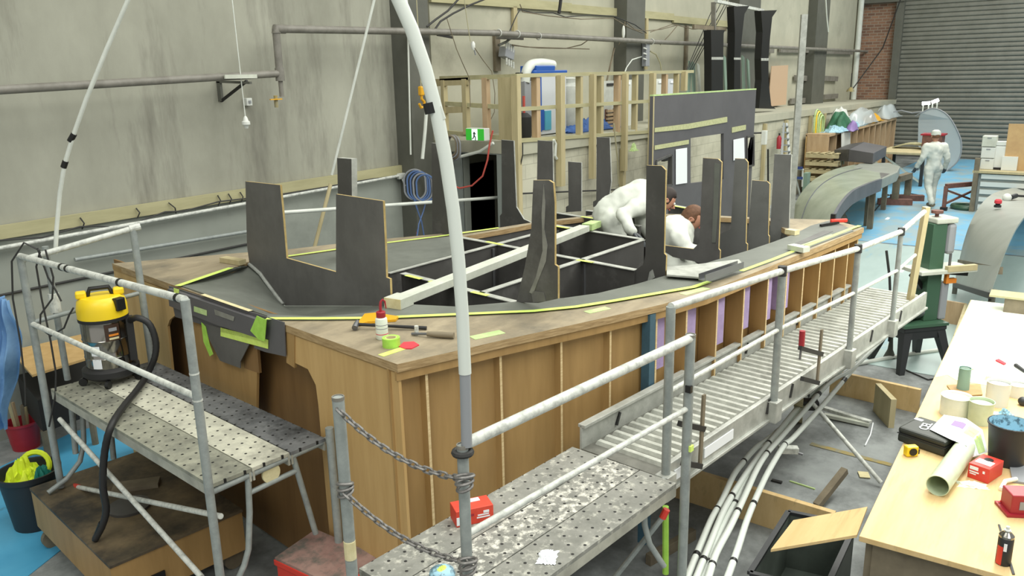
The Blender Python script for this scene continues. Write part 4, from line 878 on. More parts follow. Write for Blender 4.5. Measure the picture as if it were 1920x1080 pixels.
MB().tube([off(dd, ZP-.1), qd], .024, 14).build('post', 'galv', tr_, smooth=True)
MB().tube([off(e_, 0), VT(e_, 802)], .024, 14).build('post', 'galv', tr_, smooth=True)
for y in (750, 700): MB().tube([VT(a_, y)-UP*.004, VT(a_, y)+UP*.004], .0245, 14).build('tape_wrap', 'galv_white', tr_)
MB().tube([qb, qa], .02, 12).build('top_rail', 'galv_white', tr_, smooth=True)
MB().tube([qb+Vec((.0, 0, -.03)), qd], .02, 12).build('top_rail', 'galv_white', tr_, smooth=True)
MB().tube([qd-su*0-UP*.0+(qd-qb).normalized()*-.02, qd+(qd-qb).normalized()*.05], .026, 12).build('coupler', 'galv_white', tr_)
MB().tube([VT(b_, 607), VT(a_, 745)], .017, 12).build('mid_rail', 'galv_white', tr_, smooth=True)
MB().tube([VT(b_, 605), VT(dd, 548)], .016, 12).build('mid_rail', 'galv', tr_, smooth=True)
for u in (.32, .36, .68, .97): q = qb.lerp(qa, u); MB().tube([q-(qa-qb).normalized()*.012, q+(qa-qb).normalized()*.012], .023, 12).build('black_tape', 'black', tr_)
c_ = Z(127, 712, ZP); qc = VT(c_, 462); MB().tube([c_, qc], .021, 12).build('post', 'galv', tr_, smooth=True)
MB().tube([VT(c_, 550), VT(c_, 585)], .035, 10).build('coupler', 'galv_white', tr_)
PS = lambda x, y: PL(x, y, TT(.02, 0, ZP), sa)
MB().tube([PS(398, 921), PS(627, 818)], .02, 12).build('end_tube', 'galv', tr_, smooth=True)
MB().tube([PS(465, 893), PS(468, 960), PS(466, 1030), PS(458, 1060), PS(440, 1100)], .017, 12).build('leg', 'galv', tr_, smooth=True)
MB().tube([PS(549, 856), PS(592, 1000)], .017, 12).build('leg', 'galv', tr_, smooth=True)
MB().tube([PS(468, 924), PS(556, 882)], .015, 12).build('leg_stretcher', 'galv', tr_, smooth=True)
q = PS(508, 887); MB().lathe([(.055, -.006), (.055, .006)], q, 22, lu).build('round_plate', 'foam_pale', tr_)
PLg = lambda x, y: PL(x, y, TT(0, -.03, ZP), la)
MB().tube([PLg(112, 786), PLg(378, 1082)], .016, 10).build('brace', 'galv_white', tr_, smooth=True)
MB().tube([PL(x, y, TT(0, .06, ZP), la) for x, y in ((140, 912), (414, 968))], .016, 10).build('brace', 'galv_white', tr_, smooth=True)
MB().tube([PL(x, y, TT(0, .06, ZP), la) for x, y in ((134, 910), (147, 914))], .022, 10).build('brace_end', 'red', tr_)
PB = lambda x, y: PL(x, y, TT(LL, .1, ZP), sa)
MB().tube([PB(155, 775), PB(157, 830), PB(150, 865), PB(125, 898), PB(90, 924)], .018, 10).build('leg', 'galv', tr_, smooth=True)
MB().tube([PB(134, 760), PB(142, 850)], .02, 10).build('leg', 'galv', tr_, smooth=True)
MB().tube([PL(x, y, TT(LL, LS, ZP), sa) for x, y in ((207, 800), (213, 860))], .02, 10).build('leg', 'galv', tr_, smooth=True)
# thin arched rod behind the trestle
ar = thing('arched_rod', 'thin grey arched rod with black tape marks in front of the concrete wall', 'rod')
rp = [(262, -50), (240, 0), (200, 92), (162, 185), (136, 258), (121, 308), (112, 362), (106, 430), (104, 475)]
MB().tube([PL(x, y, c_, VA) for x, y in rp], .014, 10).build('rod', 'white_tube', ar, smooth=True)
for a1, b1 in (((139, 251), (131, 265)), ((123, 302), (119, 314))): MB().tube([PL(*a1, c_, VA), PL(*b1, c_, VA)], .019, 10).build('black_tape', 'black', ar)
lr = thing('leaning_rod', 'long thin white rod leaning behind the notched bulkhead', 'rod')
MB().tube([Y(704, -10, 6.9), Y(622, 328, 7.3)], .016, 8).build('rod', 'white_tube', lr); MB().tube([Y(620, 345, 7.3), Y(590, 463, 7.35)], .022, 8).build('lower_rod', 'timber', lr)
# cables looping over the trestle rail
for i, pp in enumerate(([(75, 470), (45, 455), (22, 490), (24, 560), (38, 640), (47, 720), (48, 760)], [(75, 472), (68, 500), (78, 560), (95, 640), (105, 700), (104, 740), (92, 800)], [(85, 468), (100, 520), (98, 560), (76, 590), (75, 615), (95, 630), (120, 615), (130, 590), (138, 577)], [(70, 465), (90, 520), (105, 545), (115, 565)])):
    MB().tube([PL(x, y, b_+tow*.06, VA) for x, y in pp], .006, 6).build('power_cable', 'cable', smooth=True, label=['leftmost black cable hanging outside the corner post of the trestle', 'black cable hanging straight down inside the trestle corner', 'black cable looping from the corner post to the vacuum', 'short black cable draped over the top rail beside the corner post'][i], cat='cable', group='black cables at the trestle corner')
# ---------------------------------------------------------------- vacuum cleaner
vc = thing('vacuum_cleaner', 'yellow topped chrome workshop vacuum on the scaffold trestle', 'vacuum')
q = Z(212, 712, ZP)
h = VT(q, 532).z-ZP; s = h/.72
MB().lathe([(.17*s, .05*s), (.19*s, .07*s), (.19*s, .11*s), (.16*s, .13*s)], q, 24).build('base', 'rubber', vc, smooth=True)
for k in range(5): g = k*2*pi/5+.3; MB().tube([q+U(g)*.19*s+UP*.028+U(g+1.2)*-.012, q+U(g)*.19*s+UP*.028+U(g+1.2)*.012], .028, 12).build('caster', 'black', vc)
bd = MB().lathe([(.155*s, .12*s), (.157*s, .2*s), (.16*s, .205*s), (.157*s, .21*s), (.157*s, .33*s), (.161*s, .336*s), (.157*s, .342*s), (.157*s, .47*s)], q, 36).build('drum', 'chrome', vc, smooth=True)
MB().lathe([(.165*s, .465*s), (.167*s, .49*s)], q, 32).build('seal_band', 'rubber', vc, smooth=True)
hd = MB().lathe([(.166*s, .488*s), (.166*s, .56*s), (.155*s, .61*s), (.13*s, .635*s), (.05*s, .64*s)], q, 32).build('motor_head', 'yellow', vc, smooth=True)
fw = (CAM-q); fw.z = 0; fw.normalize(); rt = Vec((-fw.y, fw.x, 0))
for sg in (-1, 1):
    MB().box(q+rt*.12*s*sg+UP*.655*s, (.07*s, .07*s, .05*s), atan2(rt.y, rt.x)).build('head_lug', 'yellow', hd, bevel=.012)
MB().tube([q-rt*.08*s+UP*.64*s, q-rt*.06*s+UP*.69*s, q+rt*.06*s+UP*.69*s, q+rt*.08*s+UP*.64*s], .016, 10).build('handle', 'black', hd, smooth=True)
MB().box(q+fw*.12*s+rt*.11*s+UP*.585*s, (.05*s, .07*s, .09*s), atan2(fw.y, fw.x)+.6).build('switch_panel', 'black', hd, bevel=.006)
lab = MB(); lab.grid(lambda u, v: q + (fw*cos(-.05+u*.62)+rt*sin(-.05+u*.62))*.162*s + UP*(.335+.12*v)*s, 8, 2, None); lab.build('brand_label', 'label_dark', bd)
for v0, v1, mm, u0, u1 in ((.405, .43, 'grey_plastic', .12, .45), (.37, .385, 'orange', .1, .5), (.345, .36, 'foam_pale', .1, .5)):
    MB().grid(lambda u, v: q + (fw*cos(u0+u*(u1-u0))+rt*sin(u0+u*(u1-u0)))*.1635*s + UP*(v0+(v1-v0)*v)*s, 6, 1, None).build('label_print', mm, bd)
MB().grid(lambda u, v: q + (fw*cos(-.75+u*.4)+rt*sin(-.75+u*.4))*.1595*s + UP*(.235+.07*v)*s, 6, 1, None).build('white_sticker', 'paper', bd)
MB().grid(lambda u, v: q + (fw*cos(-.75+u*.4)+rt*sin(-.75+u*.4))*.1595*s + UP*(.14+.07*v)*s, 6, 1, None).build('white_sticker', 'paper', bd)
MB().bar(q+rt*.155*s+fw*.06*s+UP*.15*s, q+rt*.16*s+fw*.05*s+UP*.47*s, .05*s, .05*s, up=fw).build('side_bracket', 'rubber', vc)
ed = Z(205, 797, ZP)+tow*.07; g = lambda x, y: PL(x, y, ed, VA)
hp = [q+rt*.165*s+fw*.06*s+UP*.44*s] + [PL(x, y, q+tow*.05, VA) for x, y in ((258, 596), (280, 608), (292, 640), (290, 670), (276, 702))] + [Z(258, 730, ZP+.05), Z(232, 762, ZP+.045)] + [g(x, y) for x, y in ((208, 800), (196, 850), (193, 910), (199, 955), (192, 985), (179, 1010))]
def smooth_path(p, n=4):
    o = []
    for i in range(len(p)-1):
        p0, p1, p2, p3 = p[max(i-1, 0)], p[i], p[i+1], p[min(i+2, len(p)-1)]
        for k in range(n):
            t = k/n; o.append(.5*((2*p1)+(p2-p0)*t+(2*p0-5*p1+4*p2-p3)*t*t+(3*p1-p0-3*p2+p3)*t**3))
    return o+[p[-1]]
hs = smooth_path(hp, 8); MB().tube(hs, [.021+.0012*(i % 2) for i in range(len(hs))], 12).build('hose', 'rubber', vc, smooth=True)
MB().tube([g(191, 980), g(178, 1013)], .019, 10).build('hose_nozzle', 'black', vc, smooth=True)
# ---------------------------------------------------------------- things under and behind the trestle
tl = thing('plywood_trolley', 'low plywood box trolley on castors under the trestle', 'trolley')
T0, T1, T3 = Z(205, 1062, .45), Z(455, 955, .45), Z(55, 915, .45); T2 = T1+T3-T0; cc_ = [T0, T1, T2, T3]
MB().prism([off(p, .43) for p in cc_], (0, 0, .02)).build('lid', 'ply_trolley', tl, bevel=.002)
m = MB(); ins = [p.lerp((T0+T2)/2, .01) for p in cc_]
for i in range(4): a1, b1 = ins[i], ins[(i+1) % 4]; n_ = UP.cross(b1-a1).normalized()*.02; m.prism([off(a1, .15), off(b1, .15), off(b1, .43), off(a1, .43)], n_)
m.build('box_side', 'ply', tl)
for p in cc_:
    w = p.lerp((T0+T2)/2, .14); MB().tube([off(w, .07)-lu*.02, off(w, .07)+lu*.02], .07, 16).build('castor', 'timber_grey', tl, smooth=True)
MB().box(off(T0.lerp(T1, .3), .24)+tow*.0, (.1, .012, .06), atan2((T1-T0).y, (T1-T0).x)).build('hand_hole', 'black', tl)
MB().lathe([(.0, 0), (.13, 0), (.135, .02), (.12, .022)], T0.lerp(T2, .42)+UP*.001, 24).build('dust_ring', 'carbon_dark', label='round dark disc lying on the trolley top', cat='disc', smooth=True)
MB().box(T0.lerp(T2, .6)+UP*.015, (.12, .3, .03), .9).build('wood_offcut', 'timber_grey', label='small wood offcut on the dark trolley top', cat='offcut')
bn = thing('rubbish_bin', 'black plastic bin holding yellow and teal rubbish', 'bin')
q = Z(76, 984, 0)+Vec((0, .04, 0)); zt2 = VT(q, 880).z; rb = .2
MB().lathe([(rb*.75, 0), (rb*.77, .01), (rb, zt2-.04), (rb*1.08, zt2-.04), (rb*1.1, zt2), (rb*1.02, zt2), (rb*.94, zt2-.05), (rb*.85, zt2-.18), (.01, zt2-.18)], q, 28).build('bin_body', 'bin_black', bn, smooth=True)
MB().rag(q+Vec((-.02, .04, zt2-.1)), .27, .25, .2, 21).build('yellow_cloth', 'hi_vis', label='bright yellow cloth crumpled in the black bin', cat='cloth')
MB().rag(q+Vec((.06, -.08, zt2-.13)), .2, .16, .16, 5, a=.5).build('teal_cloth', 'teal', label='teal cloth lying in the black bin', cat='cloth')
MB().torus(q+Vec((.06, .02, zt2-.0)), .1, .02, (-.6, -.6, .3), 20, 6).build('yellow_band', 'hi_vis', label='yellow loop of webbing standing up in the bin', cat='webbing', smooth=True)
rbk = thing('red_bucket', 'red bucket holding timber sticks beside the left wall', 'bucket')
q = Z(50, 838, 0); MB().lathe([(.11, 0), (.14, .24), (.15, .24), (.15, .26), (.135, .26), (.12, .06), (.01, .05)], q, 24).build('bucket_body', 'crimson', rbk, smooth=True)
for i in range(4): MB().bar(q+Vec((.03*i-.05, .02*(i % 2), .06)), q+Vec((.05*i-.08, .04*(i % 2), .48-.04*i)), .02, .02).build('timber_stick', ['timber', 'timber_pink', 'timber_grey', 'timber'][i], label=['leftmost pale stick standing in the red bucket', 'brownish stick second from the left in the red bucket', 'grey stick third from the left in the red bucket', 'shortest pale stick rightmost in the red bucket'][i], cat='stick', group='timber sticks in the red bucket')
pb = thing('plywood_bench', 'low bench with pale plywood top against the left wall', 'bench')
zb2 = .84; c4 = [Z(20, 657, zb2), Z(60, 703, zb2), Z(160, 672, zb2), Z(160, 625, zb2)]
c4 = [Vec((p.x, min(p.y, 7.97), p.z)) for p in c4]
MB().prism([p-UP*.02 for p in c4], (0, 0, .02)).build('top', 'ply_pale', pb); MB().prism([off(p.lerp((c4[0]+c4[2])/2, .05), .3) for p in c4], (0, 0, .3)).build('apron', 'dark', pb)
for p in c4: w = p.lerp((c4[0]+c4[2])/2, .1); MB().tube([off(w, 0), off(w, .31)], .03, 8).build('leg', 'timber_grey', pb)
P_ = Z(10, 838, .0)+tow*.9
def drape(u, v):
    x = -30+u*(52+16*sin(v*5)); y = 560+v*250; q = PL(x, y, P_, VA); return q + tow*(.05*sin(u*9+v*3)+.03*sin(u*21-v*5)+.02*sin(v*17))
MB().grid(drape, 24, 20, tow*-.01).build('blue_coat', 'cloth_blue', smooth=True, label='blue cloth hanging beside the red bucket', cat='cloth')
rc = thing('red_crate', 'dusty red plastic step crate at the foot of the trestle', 'crate')
zc2 = .55; R0, R1, R2 = Z(515, 1045, zc2), Z(592, 992, zc2), Z(710, 1042, zc2); R3 = R0+R2-R1; c4 = [R0, R1, R2, R3]; mid = (R0+R2)/2
MB().prism([off(p, zc2-.02) for p in c4], (0, 0, .02)).build('top', 'red_dusty', rc); MB().prism([off(p+(p-mid)*.03, zc2-.05) for p in c4], (0, 0, .035)).build('rim', 'red', rc, bevel=.004)
MB().prism([off(p.lerp(mid, .03), 0) for p in c4], (0, 0, zc2-.05)).build('body', 'red', rc)
# ---------------------------------------------------------------- big bench on the right
ZB = .9
bk = thing('work_bench', 'long plywood topped work bench at the right with scratched top', 'bench')
B0 = Z(1611, 1005, ZB); bu = U(radians(1.7)); bv = U(radians(-88.3))
def BP(s, t, z): q = B0+bu*s+bv*t; return Vec((q.x, q.y, z))
LB = 5.15; WB = 1.5
MB().hexa([BP(0, 0, ZB-.03), BP(LB, 0, ZB-.03), BP(LB, WB, ZB-.03), BP(0, WB, ZB-.03), BP(0, 0, ZB), BP(LB, 0, ZB), BP(LB, WB, ZB), BP(0, WB, ZB)]).build('top', 'ply_bench', bk, bevel=.002)
MB().hexa([BP(.05, .06, .0), BP(.07, .06, .0), BP(.07, WB-.1, .0), BP(.05, WB-.1, .0), BP(.05, .06, ZB-.03), BP(.07, .06, ZB-.03), BP(.07, WB-.1, ZB-.03), BP(.05, WB-.1, ZB-.03)]).build('end_panel', 'timber_grey', bk)
for s_ in (.1, 1.8, 3.4, LB-.1):
    for t_ in (.06, WB-.1): MB().box(BP(s_, t_, (ZB-.03)/2), (.07, .07, ZB-.03), radians(1.7)).build('leg', 'timber_grey', bk)
MB().bar(BP(.1, .06, ZB-.09), BP(LB-.1, .06, ZB-.09), .03, .1).build('apron', 'timber_grey', bk)
def onB(x, y): return Z(x, y, ZB)
sh = [onB(x, y) for x, y in ((1754, 708), (1776, 703), (1792, 713), (1845, 722), (1930, 742), (1990, 760))]; e1 = BP(LB-.02, WB-.02, ZB); e2 = BP(LB-.02, .01, ZB); e3 = BP(2.7, .01, ZB)
MB().prism(sh+[BP(2.2, WB-.02, ZB), e1, e2], (0, 0, .004)).build('white_sheet', 'white_sheet', label='white sheet covering the far half of the right bench', cat='sheet')
# black case
cs = thing('tool_case', 'black plastic tool case with white letters on the work bench', 'case')
A, B = onB(1681, 827), onB(1770, 858); cx_ = (B-A).normalized(); an = atan2(cx_.y, cx_.x); L = (B-A).length; hc_ = .1; back_ = U(an+pi/2) if U(an+pi/2).dot(CF) > 0 else U(an-pi/2); dp_ = .27
c = (A+B)/2+back_*dp_/2
MB().box(c+UP*hc_*.3, (L, dp_, hc_*.58), an).build('lower_shell', 'case_black', cs, bevel=.015); ld = MB().box(c+UP*hc_*.8, (L, dp_, hc_*.4), an).build('lid', 'case_black', cs, bevel=.015)
MB().box(c+UP*hc_*.6, (L*1.01, dp_*1.01, .006), an).build('seam', 'bin_black', cs); MB().box(A+cx_*L*.1+back_*.2+UP*(hc_+.001), (.05, .03, .003), an).build('white_sticker', 'paper', ld)
def text(body, size, pos, right, up, m, par, name='lettering'):
    cu = bpy.data.curves.new(name, 'FONT'); cu.body = body; cu.size = size; cu.extrude = .0008; cu.offset = size*.012; cu.materials.append(MT[m])
    o = bpy.data.objects.new(name, cu); COL.objects.link(o); bpy.context.view_layer.update(); me = bpy.data.meshes.new_from_object(o.evaluated_get(bpy.context.evaluated_depsgraph_get())); bpy.data.objects.remove(o)
    o = bpy.data.objects.new(name, me); COL.objects.link(o); o.parent = par; r = Vec(right).normalized(); u = Vec(up).normalized(); n_ = r.cross(u); mm = Matrix((r, u, n_)).transposed().to_4x4(); mm.translation = pos; me.transform(mm); return o
ra = (Z(1762, 777, ZB+hc_)-Z(1738, 803, ZB+hc_)); text('CEL', .075, Z(1738, 807, ZB+hc_+.003), ra, UP.cross(ra), 'paper', ld)
def bro(u, v):
    a_ = [(1743, 805), (1782, 824), (1812, 836), (1822, 858)]; b_ = [(1770, 778), (1812, 785), (1842, 806), (1852, 848)]; zz = [ZB+hc_+.006, ZB+hc_+.012, ZB+hc_+.02, ZB+.05]
    t = u*3; i = min(2, int(t)); f = t-i; A = Z(*a_[i], zz[i]).lerp(Z(*a_[i+1], zz[i+1]), f); B = Z(*b_[i], zz[i]).lerp(Z(*b_[i+1], zz[i+1]), f); return A.lerp(B, v)
br_ = thing('brochure', 'white and yellow brochure sheet draped over the black case', 'brochure')
MB().grid(bro, 12, 6, (0, 0, .001)).build('sheet', 'paper', br_, smooth=True)
for u0, u1, v0, v1, mm in ((.45, .98, .45, .85, 'lime_pale'), (.5, .98, .6, .66, 'lime'), (.2, .4, .55, .8, 'violet')): MB().grid(lambda u, v: bro(u0+(u1-u0)*u, v0+(v1-v0)*v)+UP*.0025+tow*.001, 8, 4).build('print_patch', mm, br_)
tm = thing('tape_measure', 'yellow and black tape measure in front of the black case', 'tape measure')
q = onB(1707, 854); MB().box(q+UP*.033, (.075, .045, .066), 2.3).build('body', 'yellow', tm, bevel=.008)
for sg in (-1, 1): MB().lathe([(.024, -.004), (.024, .004)], q+UP*.034+U(2.3+pi/2)*sg*.024, 16, U(2.3+pi/2)).build('side_disc', 'black', tm)
MB().box(q+UP*.03-U(2.3)*.04, (.012, .035, .03), 2.3).build('grip', 'black', tm)
tb = MB().pipe(Z(1758, 911, ZB+.06), Z(1816, 832, ZB+.06), .06, .004, 32); tb.build('film_roll', 'green_roll', smooth=True, label='pale green hollow tube roll lying on the bench', cat='tube')
g2 = thing('glove_box', 'red glove box with white print beside the pale green tube', 'box')
A, B = onB(1813, 894), onB(1852, 908); an2 = atan2((B-A).y, (B-A).x); L2 = (B-A).length; bk2 = U(an2+pi/2) if U(an2+pi/2).dot(CF) > 0 else U(an2-pi/2)
c = (A+B)/2+bk2*.09; MB().box(c+UP*.045, (L2, .18, .09), an2).build('carton', 'red', g2, bevel=.003)
for du, zz, w_, h_ in ((-.22, .068, .4, .02), (-.2, .045, .45, .008), (.25, .06, .1, .015), (-.25, .032, .3, .006)): MB().box((A+B)/2+U(an2)*du*L2+UP*zz-bk2*.001, (w_*L2, .002, h_), an2).build('print_block', 'paper', g2)
MB().box(c+UP*.091-bk2*.02, (L2*.75, .06, .002), an2).build('print_block', 'paper', g2); MB().lathe([(.025, 0), (.025, .002)], c+UP*.0905+bk2*.03, 14).build('opening', 'black', g2)
MB().rag(onB(1822, 910), .16, .08, .025, 31, a=-1.2).build('latex_gloves', 'white_sheet', label='crumpled white gloves lying beside the red glove box', cat='gloves')
bb = thing('black_bucket', 'black resin bucket with splashed blue inside on the work bench', 'bucket')
q = onB(1886, 866); zt3 = VT(q, 793).z-ZB
MB().lathe([(.095, 0), (.12, zt3), (.124, zt3), (.124, zt3-.012)], q, 28, cap=False).build('bucket_wall', 'bin_black', bb, smooth=True)
MB().lathe([(.116, zt3+.001), (.1, zt3*.45), (.01, zt3*.4)], q, 28, cap=False).build('bucket_inside', 'bucket_blue', bb, smooth=True)
def cup(name, label, cat, px, py, ytop, r, m, taper=1.08, lidm=None):
    c = thing(name, label, cat); q = onB(px, py); h = VT(q, ytop).z-ZB
    MB().lathe([(r, 0), (r*taper, h), (r*taper*.97, h), (r*.97, .01)], q, 28).build('wall', m, c, smooth=True)
    MB().torus(q+UP*h, r*taper, .003, UP, 28, 6).build('rim', m, c, smooth=True); MB().lathe([(r*.96, h*.86), (r*.96, h*.88)], q, 24).build('contents', m, c); return c, q, h
cup('clear_tub', 'large frosted plastic tub beside the black case', 'tub', 1790, 776, 742, .095, 'frosted', 1.0)
cup('mixing_cup', 'pale green plastic mixing cup behind the brochure', 'cup', 1836, 792, 752, .07, 'green_roll')
c, q, h = cup('drink_tumbler', 'tall grey green tumbler standing on the white sheet edge', 'tumbler', 1805, 731, 690, .042, 'pvc_green', .95); MB().tube([q+UP*h*.9, q+UP*h*.9+U(-.7)*.07], .005, 6).build('straw_clip', 'lime_pale', c)
MB().lathe([(.03, h*.995), (.001, h*.99)], q, 20).build('dark_top', 'saw_green', c)
MB().prism([onB(x, y)+UP*.004 for x, y in ((1775, 724), (1838, 722), (1842, 742), (1790, 745))], (0, 0, .006)).build('ply_offcut', 'ply', label='small brown plywood offcut under the tumbler', cat='offcut')
cup('white_tub', 'white plastic tub half hidden among the pots on the bench', 'tub', 1868, 758, 716, .07, 'white_plastic')
cup('white_tub', 'low white pot at the far right among the bench pots', 'tub', 1905, 742, 720, .06, 'white_plastic')
MB().rag(onB(1884, 782), .14, .1, .06, 8).build('blue_packet', 'bucket_blue', label='crumpled blue and white packet behind the black bucket', cat='packet')
MB().torus(onB(1868, 780)+UP*.012, .022, .011, UP, 16, 8).build('tape_ring', 'white_plastic', label='small white tape ring behind the black bucket', cat='tape roll', smooth=True)
MB().ball(onB(1917, 760)+UP*.03, .032).build('round_stopper', 'bin_black', smooth=True, label='round dark knob at the right edge of the bench', cat='knob')
MB().prism([onB(x, y)+UP*.006 for x, y in ((1866, 678), (1872, 676), (1886, 684), (1882, 686))], (0, 0, .01)).build('red_scraper', 'red_cloth', label='small red plastic scraper on the white sheet', cat='scraper')
MB().tube([onB(1904, 688)+UP*.015, onB(1930, 706)+UP*.015], [.016, .01], 8).build('brush_handle', 'bin_black', smooth=True, label='dark brush handle lying on the white sheet', cat='brush')
MB().rag(onB(1856, 711)+UP*.004, .1, .07, .012, 9).build('yellow_smear', 'lime_pale', label='yellow green rag on the white sheet', cat='rag')
tbx = thing('timber_box', 'small timber box with a flat lid at the far end of the right bench', 'box')
q = onB(1900, 583); MB().box(q+UP*.07+Vec((0, -.05, .0)), (.2, .26, .14), .03).build('box_body', 'timber_grey', tbx); MB().box(q+UP*.152, (.24, .42, .018), .03).build('lid', 'timber_x', tbx)
MB().grid(lambda u, v: onB(1906, 572)+Vec((.12+.12*v, -.45*u, .01+.14*sin(pi*u))), 8, 4, (0, 0, .01)).build('curved_offcut', 'timber', smooth=True, label='curved pale timber offcut behind the timber box', cat='offcut')
sc_ = thing('spray_can', 'black and red aerosol can standing on the bench corner', 'spray can')
q = onB(1880, 1056); h = VT(q, 1005).z-ZB
MB().lathe([(.031, 0), (.033, .004), (.033, h-.004), (.03, h)], q, 24).build('can_body', 'bin_black', sc_, smooth=True); MB().lathe([(.033, h-.004), (.033, h+.006), (.026, h+.014), (.016, h+.024), (.016, h+.028)], q, 24).build('dome', 'chrome', sc_, smooth=True)
MB().lathe([(.014, h+.026), (.014, h+.034), (.008, h+.036), (.008, h+.05)], q, 16).build('nozzle', 'white_plastic', sc_, smooth=True)
fw2 = tow*1.0; f0 = (CAM-q); f0.z = 0; f0.normalize(); r0 = Vec((-f0.y, f0.x, 0))
MB().grid(lambda u, v: q+(f0*cos(-1.1+u*.9)+r0*sin(-1.1+u*.9))*.0336+UP*(.004+(h-.05)*v), 8, 2).build('red_label', 'red', sc_); MB().grid(lambda u, v: q+(f0*cos(-.15+u*.4)+r0*sin(-.15+u*.4))*.0338+UP*(h*.55+h*.28*v), 5, 2).build('white_label', 'paper', sc_)
rd = thing('red_dispenser', 'red metal dispenser box at the right edge of the bench', 'dispenser')
q = onB(1908, 958); MB().box(q+UP*.06, (.12, .13, .12), .5).build('housing', 'crimson', rd, bevel=.006); MB().box(q+UP*.008, (.15, .17, .014), .5).build('base_plate', 'crimson', rd); MB().box(q+UP*.062+U(.5+pi)*.061, (.004, .05, .045), .5).build('grey_plate', 'grey_plastic', rd)
MB().tube([onB(1872, 948)+UP*.02, onB(1890, 940)+UP*.05], .004, 6).build('red_straw', 'red', label='thin red straw beside the red dispenser', cat='straw')
MB().tube([onB(1876, 920)+UP*.01, onB(1884, 908)+UP*.02, onB(1905, 904)+UP*.02], .012, 8).build('white_glove', 'white_sheet', smooth=True, label='white rubber strip curling behind the red dispenser', cat='strip')
MB().prism([onB(x, y)+UP*.001 for x, y in ((1893, 880), (1915, 872), (1940, 890), (1930, 910), (1898, 905))], (0, 0, .012)).build('grey_pad', 'grey_plastic', label='flat grey pad in front of the black bucket', cat='pad')
MB().prism([onB(x, y)+UP*.001 for x, y in ((1871, 984), (1875, 985), (1903, 1078), (1898, 1078))], (0, 0, .004)).build('dark_strip', 'cable', label='thin dark strip running past the aerosol can', cat='strip')
MB().rag(Vec((BP(-.1, .35, .45))), .3, .3, .3, 77).build('blue_bag', 'cloth_blue', label='blue and white bag under the near end of the bench', cat='bag')
# ramp board and crate
rp_ = MB().prism([Z(1626, 955, ZB-.02), Z(1606, 1008, ZB-.02), Z(1445, 1035, .72), Z(1487, 980, .72)], (0, 0, .016)); rp_.build('ply_ramp', 'ply_bench', label='loose pale plywood board sloping down from the bench corner', cat='board')
ck = thing('open_crate', 'open black and blue crate under the sloping plywood board', 'crate')
k0, k1, k3 = Z(1406, 1075, .6), Z(1478, 960, .6), Vec((3.86, .87, .6)); k2 = k1+k3-k0; kc = [k0, k1, k2, k3]; mid = (k0+k2)/2
m = MB(); m.prism([off(p, .2) for p in kc], (0, 0, .03))
for i in range(4): a1, b1 = kc[i], kc[(i+1) % 4]; n_ = UP.cross(b1-a1).normalized()*.012; n_ = n_ if n_.dot(mid-a1) > 0 else -n_; m.prism([off(a1, .2), off(b1, .2), off(b1, .6), off(a1, .6)], n_)
m.build('crate_wall', 'crate_black', ck)
for i in range(4): a1, b1 = kc[i], kc[(i+1) % 4]; MB().bar(off(a1, .6), off(b1, .6), .03, .02).build('rim', 'bin_black', ck)
for i in (0, 3): a1, b1 = kc[i], kc[(i+1) % 4]; n_ = UP.cross(b1-a1).normalized()*.004; n_ = n_ if n_.dot(mid-a1) < 0 else -n_; MB().prism([off(a1, .2), off(b1, .2), off(b1, .57), off(a1, .57)], n_).build('outer_skin', 'crate_blue', ck)
# joists and boards on the floor
def joist(label, a, b, h, m='ply', th=.045, y=None):
    A, B = Z(*a, 0), Z(*b, 0); MB().bar(off(A, h/2), off(B, h/2), th, h).build('floor_joist', m, label=label, cat='timber beam', bevel=.002)
joist('long timber beam standing on edge on the floor under the white tubes', (1240, 922), (1560, 1026), .27, 'ply_bench'); 
joist('shorter timber beam standing on edge on the floor behind the black case', (1556, 735), (1722, 774), .24, 'ply_bench')
q = Z(1662, 795, 0); MB().box(q+Vec((0.1, .05, .14)), (.4, .05, .28), .55).build('beam_bracket', 'timber', label='upright timber bracket against the shorter floor beam', cat='bracket')
q = Z(1530, 960, 0); MB().bar(q+UP*.05, q+Vec((.35, -.1, .22)), .05, .05).build('beam_bracket', 'timber_grey', label='dirty timber strut beside the long floor beam', cat='strut')
ob = thing('timber_tray', 'pale timber box open on the floor beyond the green bandsaw', 'box')
a, b = Z(1785, 676, 0), Z(1806, 612, 0); MB().bar(off(a, .15), off(b, .15), .03, .3).build('side', 'timber', ob); MB().bar(off(b, .15), off(b, .15)+Vec((.1, .55, 0)), .03, .3).build('side', 'timber_pink', ob); MB().bar(off(a, .15)+Vec((.0, -.02, 0)), off(a, .15)+Vec((.02, -.4, 0)), .03, .3).build('side', 'timber', ob)
joist('low dirty timber block on the floor under the near platform', (1215, 1060), (1300, 1010), .08, 'timber_grey')
MB().box(Z(1620, 890, .01), (.1, .08, .006), .4).build('paper_scrap', 'foam_pale', label='square paper scrap on the floor beside the bench', cat='paper')
MB().bar(Z(1481, 902, .006), Z(1528, 917, .006), .012, .01).build('yellow_strip', 'lime_pale', label='thin yellow strip on the floor behind the long beam', cat='strip')
MB().bar(Z(1447, 900, .008), Z(1466, 905, .008), .03, .015).build('dark_offcut', 'cable', label='small dark offcut on the floor beyond the white tubes', cat='offcut')
MB().bar(Z(1488, 780, ZW-.2).lerp(Z(1498, 715, ZW-.13), 1)-UP*.02, Z(1497, 790, .0)+UP*.02, .07, .07).build('timber_prop', 'timber', label='pale timber prop under the walkway beside the tubes', cat='prop')
MB().tube([Z(1520, 752, .55), Z(1652, 905, .04)], .018, 10).build('metal_tube', 'galv_white', smooth=True, label='straight silver tube leaning down to the floor beside the bench', cat='tube')
